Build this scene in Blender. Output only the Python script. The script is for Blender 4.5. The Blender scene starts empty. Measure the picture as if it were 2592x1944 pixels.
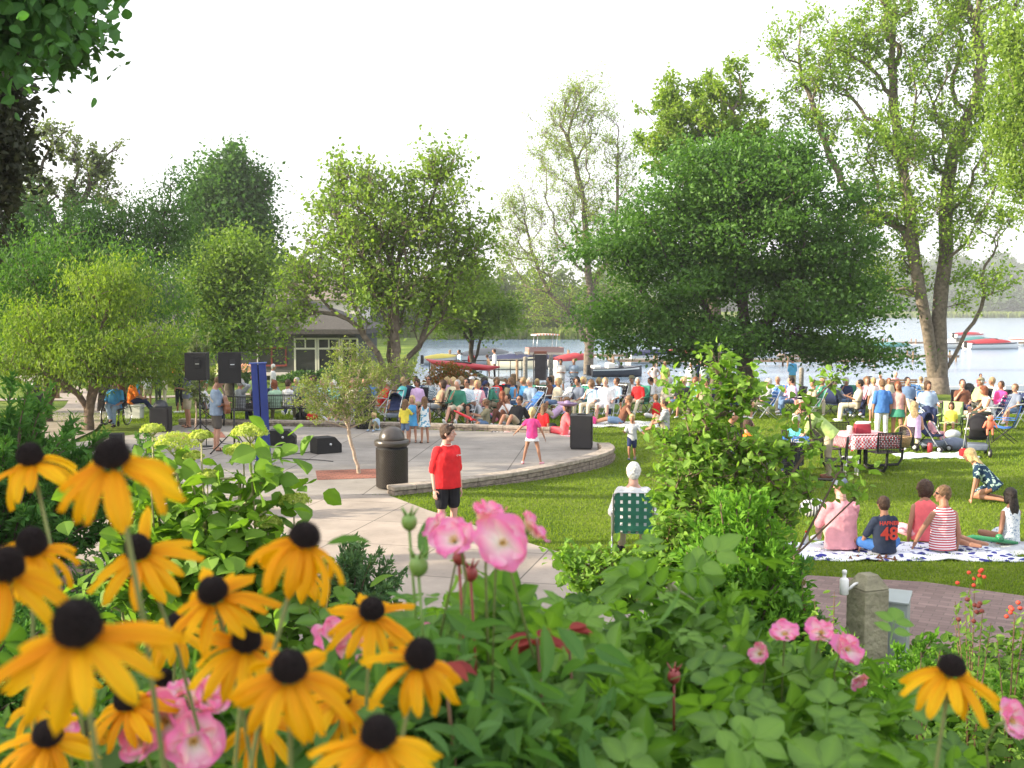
import bpy, math, random
import numpy as np
from mathutils import Vector, Matrix
sc = bpy.context.scene
R = math.radians
# ---------------------------------------------------------------- camera, world, sun, exposure
CAMZ = 3.2; FPX = 2700.0; HOR = 785.0; PITCH = math.atan((972-HOR)/FPX)
cam = bpy.data.objects.new('camera', bpy.data.cameras.new('camera')); sc.collection.objects.link(cam)
cam.location = (0, 0, CAMZ); cam.rotation_euler = (math.pi/2-PITCH, 0, 0)
cam.data.lens = 36*FPX/2592; cam.data.sensor_width = 36; cam.data.clip_start = .05; cam.data.clip_end = 9000
cam.data.dof.use_dof = True; cam.data.dof.focus_distance = 16; cam.data.dof.aperture_fstop = 10.5
sc.camera = cam
SUN_AZ = Vector((-1, -.16, 0)).normalized(); SUN_EL = R(19)
sdir = Vector((SUN_AZ.x*math.cos(SUN_EL), SUN_AZ.y*math.cos(SUN_EL), math.sin(SUN_EL)))
w = bpy.data.worlds.new("World"); sc.world = w; w.use_nodes = True
nt = w.node_tree; bg = nt.nodes['Background']
sky = nt.nodes.new('ShaderNodeTexSky'); sky.sky_type = 'NISHITA'; sky.sun_disc = False
sky.sun_elevation = SUN_EL; sky.sun_rotation = math.atan2(SUN_AZ.x, SUN_AZ.y)
sky.air_density = 1.0; sky.dust_density = 4.5; sky.ozone_density = 1.0; sky.altitude = 100
hz = nt.nodes.new('ShaderNodeMix'); hz.data_type = 'RGBA'; hz.inputs[0].default_value = .8; hz.inputs[7].default_value = (4.6, 4.6, 4.75, 1)   # bright hazy evening sky
nt.links.new(sky.outputs[0], hz.inputs[6]); nt.links.new(hz.outputs[2], bg.inputs[0]); bg.inputs[1].default_value = .15
sl = bpy.data.lights.new('sun', 'SUN'); sl.energy = 5.0; sl.angle = R(.6); sl.color = (1, .87, .66)
so = bpy.data.objects.new('sun', sl); sc.collection.objects.link(so)
so.rotation_euler = sdir.to_track_quat('Z', 'Y').to_euler(); so.location = (-30, 0, 30)
sc.view_settings.view_transform = 'Standard'; sc.view_settings.look = 'None'; sc.view_settings.gamma = 1
sc.view_settings.exposure = 1.4
sc.render.engine = 'CYCLES'; sc.cycles.use_denoising = True
try: sc.cycles.denoiser = 'OPENIMAGEDENOISE'
except Exception: pass
sc.cycles.max_bounces = 8; sc.cycles.diffuse_bounces = 3; sc.cycles.glossy_bounces = 2; sc.cycles.transmission_bounces = 4
sc.cycles.transparent_max_bounces = 8; sc.cycles.caustics_reflective = False; sc.cycles.caustics_refractive = False
sc.cycles.sample_clamp_indirect = 4
# ---------------------------------------------------------------- helpers
rng = np.random.default_rng(7)
def ss(a, b, x):
    t = np.clip((np.asarray(x, float)-a)/(b-a), 0, 1); return t*t*(3-2*t)
WATER = -1.4
def g_lawn(x, y):
    x = np.asarray(x, float); y = np.asarray(y, float)
    yb = y-4.5*ss(-2.5, -6, x)
    z = 1.75*(1-ss(1.5, 9.4, yb))
    z = z-.85*ss(29.5, 47, y)
    z = z-.13*ss(-1.5, 2.2, x)*ss(12.5, 17, y)*(1-ss(26, 30, y)*.9)
    return z
def shore(x):
    x = np.asarray(x, float)
    return np.where(x < -6, 60+(-6-x)*14, 54+6*ss(4, -6, x)-5*ss(18, 26, x))
def fshore(x):
    x = np.asarray(x, float)
    return np.clip(165+(x-12)*3.4, 165, 640)
def g(x, y):
    x = np.asarray(x, float); y = np.asarray(y, float)
    z = g_lawn(x, y)
    z = np.where(y > 60, -.85-.25*ss(60, 150, y), z)
    s = shore(x); f = fshore(x)
    lake = ss(-.6, .8, y-s)*(1-ss(-3, 3, y-f))*(y < 2000)
    z = z*(1-lake)+(-2.6)*lake
    z = z+np.where(y > f, 46*ss(60, 420, y-f)*ss(20, 140, x)+ 5*ss(30, 200, y-f), 0)
    z = z+np.where(y > 120, 9*ss(130, 260, y)*ss(-25, -60, x), 0)
    return z
def gz(x, y): return float(g(x, y))
def at(px, py, z=None):
    """where the line of sight through a photo pixel meets the ground (or height z)"""
    a = (px-1296)/FPX; b = (HOR-py)/FPX
    if z is not None:
        d = (z-CAMZ)/b; return (a*d, d, z)
    d = 4.0
    while d < 900:
        if CAMZ+b*d <= gz(a*d, d): break
        d += .05 if d < 60 else .5
    return (a*d, d, gz(a*d, d))
def P(px, py, d): return np.array([(px-1296)/FPX*d, d, CAMZ+(HOR-py)/FPX*d])
def norm(v): return v/np.maximum(np.linalg.norm(v, axis=-1, keepdims=True), 1e-9)

TVS = {}
class MB:
    def __init__(s): s.V = []; s.F = []; s.n = 0; s.A = []; s.mi = []
    def add(s, V, polys, v=None, m=0):
        V = np.asarray(V, float).reshape(-1, 3); s.V.append(V)
        for p in polys:
            p = np.asarray(p, np.int64)
            if p.ndim == 1: p = p[None]
            s.F.append(p+s.n); s.mi.append(np.full(len(p), m))
        s.A.append(np.full(len(V), .5) if v is None else np.broadcast_to(v, (len(V),)).astype(float)); s.n += len(V)
        return s
    def box(s, c, size, rz=0, rx=0, ry=0, m=0, taper=1.0):
        h = np.array(size)/2.0
        v = np.array([[x, y, z] for z in (-1, 1) for y in (-1, 1) for x in (-1, 1)], float)
        v[4:, :2] *= taper; v = v*h
        mt = np.array((Matrix.Rotation(rz, 3, 'Z') @ Matrix.Rotation(ry, 3, 'Y') @ Matrix.Rotation(rx, 3, 'X')))
        v = v @ mt.T+np.array(c, float)
        s.add(v, [np.array([[0, 2, 3, 1], [4, 5, 7, 6], [0, 1, 5, 4], [2, 6, 7, 3], [0, 4, 6, 2], [1, 3, 7, 5]])], m=m); return s
    def tube(s, pts, r, n=8, cap=True, side=None, ry=None, v=None, m=0):
        pts = np.asarray(pts, float); k = len(pts); r = np.broadcast_to(r, (k,)).astype(float)
        ry = r if ry is None else np.broadcast_to(ry, (k,)).astype(float)
        t = np.gradient(pts, axis=0); t = norm(t)
        if side is None:
            ref = np.array([0, 0, 1.]) if abs(t[:, 2]).mean() < .8 else np.array([1., 0, 0])
            X = norm(np.cross(t, ref))
        else: X = norm(np.asarray(side, float)-t*(t @ np.asarray(side, float))[:, None])
        Y = np.cross(t, X)
        a = np.arange(n)*2*np.pi/n
        V = (pts[:, None]+X[:, None]*(np.cos(a)[None, :, None]*r[:, None, None])+Y[:, None]*(np.sin(a)[None, :, None]*ry[:, None, None])).reshape(-1, 3)
        i = np.arange(k-1)[:, None]*n; j = np.arange(n)[None]; j2 = (j+1) % n
        F = np.stack([i+j, i+j2, i+n+j2, i+n+j], -1).reshape(-1, 4)
        pol = [F]
        if cap: pol += [np.arange(n)[::-1], np.arange(n)+(k-1)*n]
        s.add(V, pol, v=v, m=m); return s
    def lathe(s, prof, n=20, c=(0, 0, 0), v=None, m=0):
        prof = np.asarray(prof, float); k = len(prof); a = np.arange(n)*2*np.pi/n
        V = np.stack([prof[:, 0, None]*np.cos(a), prof[:, 0, None]*np.sin(a), np.repeat(prof[:, 1, None], n, 1)], -1).reshape(-1, 3)+np.array(c)
        i = np.arange(k-1)[:, None]*n; j = np.arange(n)[None]; j2 = (j+1) % n
        pol = [np.stack([i+j, i+j2, i+n+j2, i+n+j], -1).reshape(-1, 4)]
        if prof[0, 0] > 1e-4: pol.append(np.arange(n)[::-1])
        if prof[-1, 0] > 1e-4: pol.append(np.arange(n)+(k-1)*n)
        s.add(V, pol, v=v, m=m); return s
    def ell(s, c, r, n=10, axes=None, m=0, v=None):
        th = np.linspace(0.001, np.pi-.001, n//2+3); a = np.arange(n)*2*np.pi/n
        V = np.stack([np.sin(th)[:, None]*np.cos(a), np.sin(th)[:, None]*np.sin(a), np.repeat(-np.cos(th)[:, None], n, 1)], -1).reshape(-1, 3)*np.array(r, float)
        if axes is not None: V = V @ np.asarray(axes, float)      # rows of axes = local x,y,z in world
        V = V+np.array(c, float); k = len(th)
        i = np.arange(k-1)[:, None]*n; j = np.arange(n)[None]; j2 = (j+1) % n
        s.add(V, [np.stack([i+j, i+j2, i+n+j2, i+n+j], -1).reshape(-1, 4), np.arange(n)[::-1], np.arange(n)+(k-1)*n], m=m, v=v); return s
    def cap(s, a, b, ra, rb, n=8, m=0):
        """tapered limb with rounded ends"""
        a = np.array(a, float); b = np.array(b, float); d = b-a; L = np.linalg.norm(d); d = d/max(L, 1e-6)
        pts = [a-d*ra*.92, a-d*ra*.6, a, a+d*L*.5, b, b+d*rb*.6, b+d*rb*.92]
        return s.tube(pts, [ra*.3, ra*.8, ra, (ra+rb)/2, rb, rb*.8, rb*.3], n, m=m)
    def prism(s, poly, z0, z1, m=0):
        p = np.asarray(poly, float); n = len(p)
        ar = np.sum(p[:, 0]*np.roll(p[:, 1], -1)-np.roll(p[:, 0], -1)*p[:, 1])
        if ar < 0: p = p[::-1]
        z0 = np.broadcast_to(z0, (n,)); z1 = np.broadcast_to(z1, (n,))
        V = np.vstack([np.c_[p, z0], np.c_[p, z1]]); i = np.arange(n)
        s.add(V, [i[::-1], i+n, np.stack([i, (i+1) % n, (i+1) % n+n, i+n], -1)], m=m); return s
    def inst(s, T, TF, Pn, X, Y, Z, sc_, v=None, m=0, tv=None):
        """many copies of a small template shape"""
        T = np.asarray(T, float); N = len(Pn); k = len(T); sc_ = np.broadcast_to(sc_, (N,))[:, None, None]
        V = Pn[:, None]+sc_*(T[None, :, 0, None]*X[:, None]+T[None, :, 1, None]*Y[:, None]+T[None, :, 2, None]*Z[:, None])
        off = np.arange(N)[:, None]*k
        pol = [(off[:, :, None]+np.array(f)[None]).reshape(-1, np.array(f).shape[-1]) for f in TF]
        if v is not None:
            v = np.repeat(v, k)
            if tv is None: tv = TVS.get(k)
            if tv is not None: v = np.clip(v+np.tile(tv, N), 0, 1.3)
        s.add(V.reshape(-1, 3), pol, v=v, m=m); return s
    def xf(s, mat):
        m = np.array(mat); s.V = [v @ m[:3, :3].T+m[:3, 3] for v in s.V]; return s
    def build(s, name, mat, parent=None, smooth=True, loc=None, rz=0, attr=False, bevel=0):
        V = np.concatenate(s.V); me = bpy.data.meshes.new(name)
        lv = np.concatenate([f.ravel() for f in s.F]); lt = np.concatenate([np.full(len(f), f.shape[1]) for f in s.F])
        st = np.concatenate([[0], np.cumsum(lt)[:-1]])
        me.vertices.add(len(V)); me.vertices.foreach_set('co', V.ravel().astype(np.float32))
        me.loops.add(len(lv)); me.loops.foreach_set('vertex_index', lv.astype(np.int32))
        me.polygons.add(len(lt)); me.polygons.foreach_set('loop_start', st.astype(np.int32))
        if smooth: me.polygons.foreach_set('use_smooth', np.ones(len(lt), bool))
        else: me.polygons.foreach_set('use_smooth', np.zeros(len(lt), bool))
        mats = mat if isinstance(mat, (list, tuple)) else [mat]
        for q in mats: me.materials.append(q)
        if len(mats) > 1: me.polygons.foreach_set('material_index', np.concatenate(s.mi).astype(np.int32))
        me.update(calc_edges=True)
        if attr:
            at_ = me.attributes.new('v', 'FLOAT', 'POINT'); at_.data.foreach_set('value', np.concatenate(s.A).astype(np.float32))
        o = bpy.data.objects.new(name, me); sc.collection.objects.link(o)
        if parent: o.parent = parent
        if loc is not None: o.location = loc
        o.rotation_euler.z = rz
        if bevel:
            b = o.modifiers.new('bevel', 'BEVEL'); b.width = bevel; b.segments = 2; b.limit_method = 'ANGLE'; b.harden_normals = False
        return o
def tag(o, label=None, cat=None, group=None, kind=None):
    if label: o['label'] = label
    if cat: o['category'] = cat
    if group: o['group'] = group
    if kind: o['kind'] = kind
    return o
def thing(name, label, cat, loc, rz=0, group=None, s=1.0):
    o = bpy.data.objects.new(name, None); sc.collection.objects.link(o); o.empty_display_size = .2
    o.location = loc; o.rotation_euler.z = rz; o.scale = (s, s, s)
    return tag(o, label, cat, group)
def copy_tree(o, parent=None, loc=None, rz=None, label=None):
    c = o.copy(); sc.collection.objects.link(c); c.parent = parent
    if loc is not None: c.location = loc
    if rz is not None: c.rotation_euler.z = rz
    if label: c['label'] = label
    for ch in list(kids.get(o.name, [])): pass
    for ch in [q for q in bpy.data.objects if q.parent == o]: copy_tree(ch, c)
    return c
kids = {}
# ---------------------------------------------------------------- materials
MC = {}
def M(name, col, rough=.6, metal=0, var=0, scale=6, bump=0, bscale=None, spec=.5, sheen=0, detail=4):
    if name in MC: return MC[name]
    m = bpy.data.materials.new(name); m.use_nodes = True; MC[name] = m
    t = m.node_tree; b = t.nodes['Principled BSDF']; b.inputs['Roughness'].default_value = rough
    b.inputs['Metallic'].default_value = metal; b.inputs['Specular IOR Level'].default_value = spec
    c = (*col, 1); b.inputs['Base Color'].default_value = c
    if var or bump:
        tc = t.nodes.new('ShaderNodeTexCoord'); nz = t.nodes.new('ShaderNodeTexNoise')
        nz.inputs['Scale'].default_value = scale; nz.inputs['Detail'].default_value = detail
        t.links.new(tc.outputs['Object'], nz.inputs['Vector'])
        if var:
            mx = t.nodes.new('ShaderNodeMix'); mx.data_type = 'RGBA'
            mr = t.nodes.new('ShaderNodeMapRange'); mr.inputs[1].default_value = .3; mr.inputs[2].default_value = .7
            t.links.new(nz.outputs[0], mr.inputs[0]); t.links.new(mr.outputs[0], mx.inputs[0])
            mx.inputs[6].default_value = tuple(max(0, q*(1-var)) for q in col)+(1,)
            mx.inputs[7].default_value = tuple(min(1, q*(1+var)) for q in col)+(1,)
            t.links.new(mx.outputs[2], b.inputs['Base Color'])
        if bump:
            n2 = t.nodes.new('ShaderNodeTexNoise'); n2.inputs['Scale'].default_value = bscale or scale*3; n2.inputs['Detail'].default_value = 5
            t.links.new(tc.outputs['Object'], n2.inputs['Vector'])
            bp = t.nodes.new('ShaderNodeBump'); bp.inputs['Strength'].default_value = bump; bp.inputs['Distance'].default_value = .02
            t.links.new(n2.outputs[0], bp.inputs['Height']); t.links.new(bp.outputs[0], b.inputs['Normal'])
    return m
def LM(name, c1, c2, trans=.4, gloss=.06, rough=.55):
    gloss *= .4; trans = min(.5, trans*1.15)
    """leaf: colour runs c1..c2 from leaf to leaf, part of the light passes through"""
    if name in MC: return MC[name]
    m = bpy.data.materials.new(name); m.use_nodes = True; MC[name] = m; t = m.node_tree; t.nodes.clear()
    out = t.nodes.new('ShaderNodeOutputMaterial'); a = t.nodes.new('ShaderNodeAttribute'); a.attribute_name = 'v'
    mx = t.nodes.new('ShaderNodeMix'); mx.data_type = 'RGBA'
    mx.inputs[6].default_value = (*c1, 1); mx.inputs[7].default_value = (*c2, 1); t.links.new(a.outputs['Fac'], mx.inputs[0])
    d = t.nodes.new('ShaderNodeBsdfDiffuse'); tr = t.nodes.new('ShaderNodeBsdfTranslucent'); gl = t.nodes.new('ShaderNodeBsdfGlossy')
    gl.inputs['Roughness'].default_value = rough; gl.inputs['Color'].default_value = (1, 1, 1, 1)
    hs = t.nodes.new('ShaderNodeMix'); hs.data_type = 'RGBA'; hs.blend_type = 'MULTIPLY'; hs.inputs[0].default_value = 1
    hs.inputs[7].default_value = (1.25, 1.3, .5, 1)
    t.links.new(mx.outputs[2], hs.inputs[6]); t.links.new(hs.outputs[2], tr.inputs[0]); t.links.new(mx.outputs[2], d.inputs[0])
    m1 = t.nodes.new('ShaderNodeMixShader'); m1.inputs[0].default_value = trans
    m2 = t.nodes.new('ShaderNodeMixShader'); m2.inputs[0].default_value = gloss
    t.links.new(d.outputs[0], m1.inputs[1]); t.links.new(tr.outputs[0], m1.inputs[2])
    t.links.new(m1.outputs[0], m2.inputs[1]); t.links.new(gl.outputs[0], m2.inputs[2]); t.links.new(m2.outputs[0], out.inputs[0])
    return m
# leaf templates: y along the leaf, x across, z the normal
LEAF4 = (np.array([[0, 0, 0], [-.32, .45, .06], [0, 1, -.06], [.32, .45, .06]]), [[[0, 3, 2, 1]]])
LEAF3 = (np.array([[-.25, 0, 0], [.25, 0, 0], [0, 1, 0]]), [[[0, 1, 2]]])
_l = [(0, 0), (.22, .15), (.34, .38), (.30, .62), (.16, .85), (0, 1)]
LEAFO = (np.array([[0, 0, 0], [0, .38, -.03], [0, .7, -.06], [0, 1, -.16],
                   [-.22, .14, .03], [-.35, .38, .06], [-.28, .66, .03], [-.12, .87, -.06],
                   [.22, .14, .03], [.35, .38, .06], [.28, .66, .03], [.12, .87, -.06]]),
         [[[0, 1, 5, 4], [1, 2, 6, 5], [2, 3, 7, 6], [0, 8, 9, 1], [1, 9, 10, 2], [2, 10, 11, 3]]])
_tv = np.array([.3, .3, .25, .1, -.08, -.12, -.1, 0, -.08, -.12, -.1, 0]); TVS[12] = _tv
LEAFW = (LEAFO[0]*np.array([1.35, 1, 1]), LEAFO[1])      # wide leaf
LEAFN = (np.array([[0, 0, 0], [-.17, .4, .02], [0, 1, -.1], [.17, .4, .02]]), [[[0, 3, 2, 1]]])   # narrow
def frames(n, up=.6, D=None, r=None):
    """random leaf frames whose normals lean upwards; D = optional preferred direction"""
    r = r or rng
    Z = norm(r.normal(size=(n, 3))+np.array([0, 0, up*1.6]))
    Y = r.normal(size=(n, 3)) if D is None else D+r.normal(size=(n, 3))*.45
    Y = norm(Y-Z*np.sum(Y*Z, 1, keepdims=True)); X = np.cross(Y, Z)
    return X, Y, Z
# ---------------------------------------------------------------- ground, paving, water
def grass_mat():
    m = bpy.data.materials.new('lawn'); m.use_nodes = True; t = m.node_tree; b = t.nodes['Principled BSDF']
    tc = t.nodes.new('ShaderNodeTexCoord'); a = t.nodes.new('ShaderNodeTexNoise'); a.inputs['Scale'].default_value = .35; a.inputs['Detail'].default_value = 6
    f = t.nodes.new('ShaderNodeTexNoise'); f.inputs['Scale'].default_value = 22; f.inputs['Detail'].default_value = 6
    for q in (a, f): t.links.new(tc.outputs['Object'], q.inputs['Vector'])
    r1 = t.nodes.new('ShaderNodeValToRGB'); e = r1.color_ramp.elements
    e[0].position = .36; e[0].color = (.085, .155, .02, 1); e[1].position = .64; e[1].color = (.20, .26, .045, 1)
    t.links.new(a.outputs[0], r1.inputs[0])
    mr = t.nodes.new('ShaderNodeMapRange'); mr.inputs[1].default_value = .3; mr.inputs[2].default_value = .7; mr.inputs[3].default_value = .55; mr.inputs[4].default_value = 1.35
    t.links.new(f.outputs[0], mr.inputs[0])
    mx = t.nodes.new('ShaderNodeMix'); mx.data_type = 'RGBA'; mx.blend_type = 'MULTIPLY'; mx.inputs[0].default_value = 1
    t.links.new(r1.outputs[0], mx.inputs[6]); t.links.new(mr.outputs[0], mx.inputs[7]); t.links.new(mx.outputs[2], b.inputs['Base Color'])
    b.inputs['Roughness'].default_value = .9; b.inputs['Specular IOR Level'].default_value = .1
    f2 = t.nodes.new('ShaderNodeTexNoise'); f2.inputs['Scale'].default_value = 60; f2.inputs['Detail'].default_value = 4
    t.links.new(tc.outputs['Object'], f2.inputs['Vector'])
    bp = t.nodes.new('ShaderNodeBump'); bp.inputs['Strength'].default_value = 1; bp.inputs['Distance'].default_value = .06
    t.links.new(f2.outputs[0], bp.inputs['Height']); t.links.new(bp.outputs[0], b.inputs['Normal'])
    return m
def paving_mat(name, c, joint, jx, jy, rot=0, jw=.012, brick=False, var=.16):
    m = bpy.data.materials.new(name); m.use_nodes = True; t = m.node_tree; b = t.nodes['Principled BSDF']
    tc = t.nodes.new('ShaderNodeTexCoord'); mp = t.nodes.new('ShaderNodeMapping'); mp.inputs['Rotation'].default_value = (0, 0, rot)
    t.links.new(tc.outputs['Object'], mp.inputs['Vector'])
    br = t.nodes.new('ShaderNodeTexBrick'); br.offset = .5 if brick else 0; br.inputs['Scale'].default_value = 1
    br.inputs['Brick Width'].default_value = jx; br.inputs['Row Height'].default_value = jy; br.inputs['Mortar Size'].default_value = jw
    br.inputs['Mortar Smooth'].default_value = .3
    br.inputs['Color1'].default_value = (*[q*(1-var*.5) for q in c], 1); br.inputs['Color2'].default_value = (*[q*(1+var*.5) for q in c], 1)
    br.inputs['Mortar'].default_value = (*joint, 1); t.links.new(mp.outputs[0], br.inputs['Vector'])
    nz = t.nodes.new('ShaderNodeTexNoise'); nz.inputs['Scale'].default_value = 1.1; nz.inputs['Detail'].default_value = 8; nz.inputs['Roughness'].default_value = .65
    t.links.new(tc.outputs['Object'], nz.inputs['Vector'])
    mr = t.nodes.new('ShaderNodeMapRange'); mr.inputs[1].default_value = .3; mr.inputs[2].default_value = .7; mr.inputs[3].default_value = .74; mr.inputs[4].default_value = 1.14
    t.links.new(nz.outputs[0], mr.inputs[0])
    mx = t.nodes.new('ShaderNodeMix'); mx.data_type = 'RGBA'; mx.blend_type = 'MULTIPLY'; mx.inputs[0].default_value = 1
    t.links.new(br.outputs[0], mx.inputs[6]); t.links.new(mr.outputs[0], mx.inputs[7]); t.links.new(mx.outputs[2], b.inputs['Base Color'])
    st = t.nodes.new('ShaderNodeTexNoise'); st.inputs['Scale'].default_value = 3.2; st.inputs['Detail'].default_value = 10; st.inputs['Roughness'].default_value = .8; t.links.new(tc.outputs['Object'], st.inputs['Vector'])
    sr = t.nodes.new('ShaderNodeMapRange'); sr.inputs[1].default_value = .56; sr.inputs[2].default_value = .70; sr.inputs[3].default_value = 1; sr.inputs[4].default_value = .72; t.links.new(st.outputs[0], sr.inputs[0])
    m3 = t.nodes.new('ShaderNodeMix'); m3.data_type = 'RGBA'; m3.blend_type = 'MULTIPLY'; m3.inputs[0].default_value = 1; t.links.new(mx.outputs[2], m3.inputs[6]); t.links.new(sr.outputs[0], m3.inputs[7]); t.links.new(m3.outputs[2], b.inputs['Base Color'])
    b.inputs['Roughness'].default_value = .85; b.inputs['Specular IOR Level'].default_value = .25
    n2 = t.nodes.new('ShaderNodeTexNoise'); n2.inputs['Scale'].default_value = 45; t.links.new(tc.outputs['Object'], n2.inputs['Vector'])
    bp = t.nodes.new('ShaderNodeBump'); bp.inputs['Strength'].default_value = .35; bp.inputs['Distance'].default_value = .01
    t.links.new(n2.outputs[0], bp.inputs['Height']); t.links.new(bp.outputs[0], b.inputs['Normal'])
    return m
lawn_m = grass_mat()
xs = np.unique(np.r_[np.linspace(-30, 32, 125), -30-np.geomspace(1, 2500, 40), 32+np.geomspace(1, 2500, 40)])
ys = np.unique(np.r_[-60, -30, -10, np.linspace(-4, 66, 176), 66+np.geomspace(1, 6000, 90)])
X, Y = np.meshgrid(xs, ys); Z = g(X, Y)
nx = len(xs); ny = len(ys); ii = (np.arange(ny-1)[:, None]*nx+np.arange(nx-1)[None]).ravel()
tag(MB().add(np.stack([X, Y, Z], -1).reshape(-1, 3), [np.stack([ii, ii+1, ii+nx+1, ii+nx], -1)]).build('ground', lawn_m), kind='structure')
conc = paving_mat('concrete', (.345, .295, .25), (.15, .13, .11), 1.5, 1.5, .25, .012)
conc2 = paving_mat('plaza_concrete', (.30, .275, .25), (.13, .115, .105), 2.2, 2.2, .1, .014)
brickp = paving_mat('brick_pavers', (.225, .158, .145), (.15, .12, .105), .2, .1, .5, .006, True, .35)
def pv(l, z=0): return [at(x, y, z)[:2] for x, y in l]
# plaza: concrete slab with a rounded front right edge
arc_px = [(985, 1233), (1060, 1226), (1172, 1213), (1280, 1198), (1370, 1182), (1450, 1165), (1515, 1150), (1548, 1137), (1550, 1127), (1528, 1121)]
arc = pv(arc_px, .16)
back = [(2.2, 25.4), (1.6, 26.4), (1.05, 27.5), (-4.3, 28.9), (-9.3, 29.6), (-9.6, 27.5), (-11.2, 24.2), (-12.5, 20), (-5, 18.2)]
tag(MB().prism(arc+back, -.4, .012).build('plaza', conc2, smooth=False), kind='structure')
walk = [(-2.15, 18.3), (-1.35, 16.9), (-.5, 15.6), (.35, 14.3), (1.1, 13.3), (1.75, 12.55), (1.2, 9.7), (-4, 9.9), (-8, 13), (-11, 17), (-12.5, 20), (-5, 18.25)]
tag(MB().prism(walk, -.4, .008).build('walkway', conc, smooth=False), kind='structure')
bw = [(1.77, 12.55), (3.2, 12.75), (4.85, 12.35), (6.2, 11.4), (9, 9.6), (9, 7.6), (5.5, 8.9), (1.22, 9.7)]
bz = [gz(*q)+.03 for q in bw]
tag(MB().prism(bw, -.5, .014).build('brick_path', brickp, smooth=False), kind='structure')
def strip(name, pts, wd, mat, dz=.012):
    pts = np.array(pts, float); q = []
    for a, b in zip(pts[:-1], pts[1:]):
        for t in np.linspace(0, 1, 14, endpoint=False): q.append(a+(b-a)*t)
    q = np.array(q+[pts[-1]]); t = norm(np.gradient(q, axis=0)); nn = np.c_[-t[:, 1], t[:, 0]]
    rows = np.stack([q+nn*wd*s for s in (-.5, -.17, .17, .5)], 1); Zr = g(rows[..., 0], rows[..., 1])+dz
    k = len(q); V = np.concatenate([rows, Zr[..., None]], -1).reshape(-1, 3)
    i = (np.arange(k-1)[:, None]*4+np.arange(3)[None]).ravel()
    return tag(MB().add(V, [np.stack([i, i+1, i+5, i+4], -1)]).build(name, mat), kind='structure')
strip('footpath', [(-11.2, 22.5), (-12, 28), (-14.5, 36), (-19, 48), (-30, 66)], 1.9, conc, .03)
strip('lakeside_path', [(-9, 52.5), (0, 50.5), (9, 49.3), (16, 47.6), (24, 45.6), (40, 43)], 1.5, brickp, .03)
strip('far_path', [(-34, 47.5), (-20, 48), (-9, 52.5)], 1.2, conc, .035)
# kerb wall of split stone blocks round the plaza
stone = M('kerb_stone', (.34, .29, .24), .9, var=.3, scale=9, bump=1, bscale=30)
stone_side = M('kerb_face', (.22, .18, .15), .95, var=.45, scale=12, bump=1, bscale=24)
def kerb(name, pts, label, w=.3, z0=-.3, z1=.16, L=.42):
    pts = np.array(pts, float); d = np.r_[0, np.cumsum(np.linalg.norm(np.diff(pts, axis=0), axis=1))]
    n = int(d[-1]/L); u = np.linspace(0, d[-1], n+1); q = np.c_[np.interp(u, d, pts[:, 0]), np.interp(u, d, pts[:, 1])]
    # smooth the outline
    for _ in range(3): q[1:-1] = (q[:-2]+2*q[1:-1]+q[2:])/4
    t = norm(np.gradient(q, axis=0)); nn = np.c_[-t[:, 1], t[:, 0]]*w/2
    m = MB(); rr = random.Random(3)
    for i in range(n):
        e = .006; a = q[i]+(q[i+1]-q[i])*e; b = q[i+1]-(q[i+1]-q[i])*e
        jt = rr.uniform(-.004, .004)
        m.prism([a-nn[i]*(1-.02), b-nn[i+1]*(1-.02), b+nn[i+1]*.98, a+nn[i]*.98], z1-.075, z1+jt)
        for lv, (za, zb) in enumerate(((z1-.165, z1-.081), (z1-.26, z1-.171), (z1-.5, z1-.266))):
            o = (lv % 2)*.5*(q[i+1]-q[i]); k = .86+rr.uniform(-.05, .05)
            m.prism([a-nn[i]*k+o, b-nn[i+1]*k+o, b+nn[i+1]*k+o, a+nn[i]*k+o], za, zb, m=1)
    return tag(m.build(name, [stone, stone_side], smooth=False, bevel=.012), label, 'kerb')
kerb('stone_kerb', [(x, y) for x, y in arc], 'curved low stone kerb wall along the front of the plaza')
kerb('stone_kerb', [(1.02, 27.75), (-1.5, 28.4), (-4.3, 29.05), (-7, 29.5), (-9.3, 29.75)], 'straight low stone kerb along the back of the plaza below the crowd', z1=.16)
# water
def water_mat():
    m = bpy.data.materials.new('lake_water'); m.use_nodes = True; t = m.node_tree; b = t.nodes['Principled BSDF']
    b.inputs['Base Color'].default_value = (.20, .29, .40, 1); b.inputs['Roughness'].default_value = .16; b.inputs['IOR'].default_value = 1.33
    b.inputs['Specular IOR Level'].default_value = 1.0
    tc = t.nodes.new('ShaderNodeTexCoord'); mp = t.nodes.new('ShaderNodeMapping'); mp.inputs['Scale'].default_value = (1, 1.6, 1)
    t.links.new(tc.outputs['Object'], mp.inputs[0])
    n = t.nodes.new('ShaderNodeTexNoise'); n.inputs['Scale'].default_value = 1.6; n.inputs['Detail'].default_value = 6; n.inputs['Roughness'].default_value = .65
    t.links.new(mp.outputs[0], n.inputs['Vector'])
    bp = t.nodes.new('ShaderNodeBump'); bp.inputs['Strength'].default_value = .45; bp.inputs['Distance'].default_value = .12
    t.links.new(n.outputs[0], bp.inputs['Height']); t.links.new(bp.outputs[0], b.inputs['Normal'])
    return m
tag(MB().add([[-2500, 46, WATER], [2500, 46, WATER], [2500, 2600, WATER], [-2500, 2600, WATER]], [[0, 1, 2, 3]]).build('lake', water_mat(), smooth=False), kind='structure')
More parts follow.
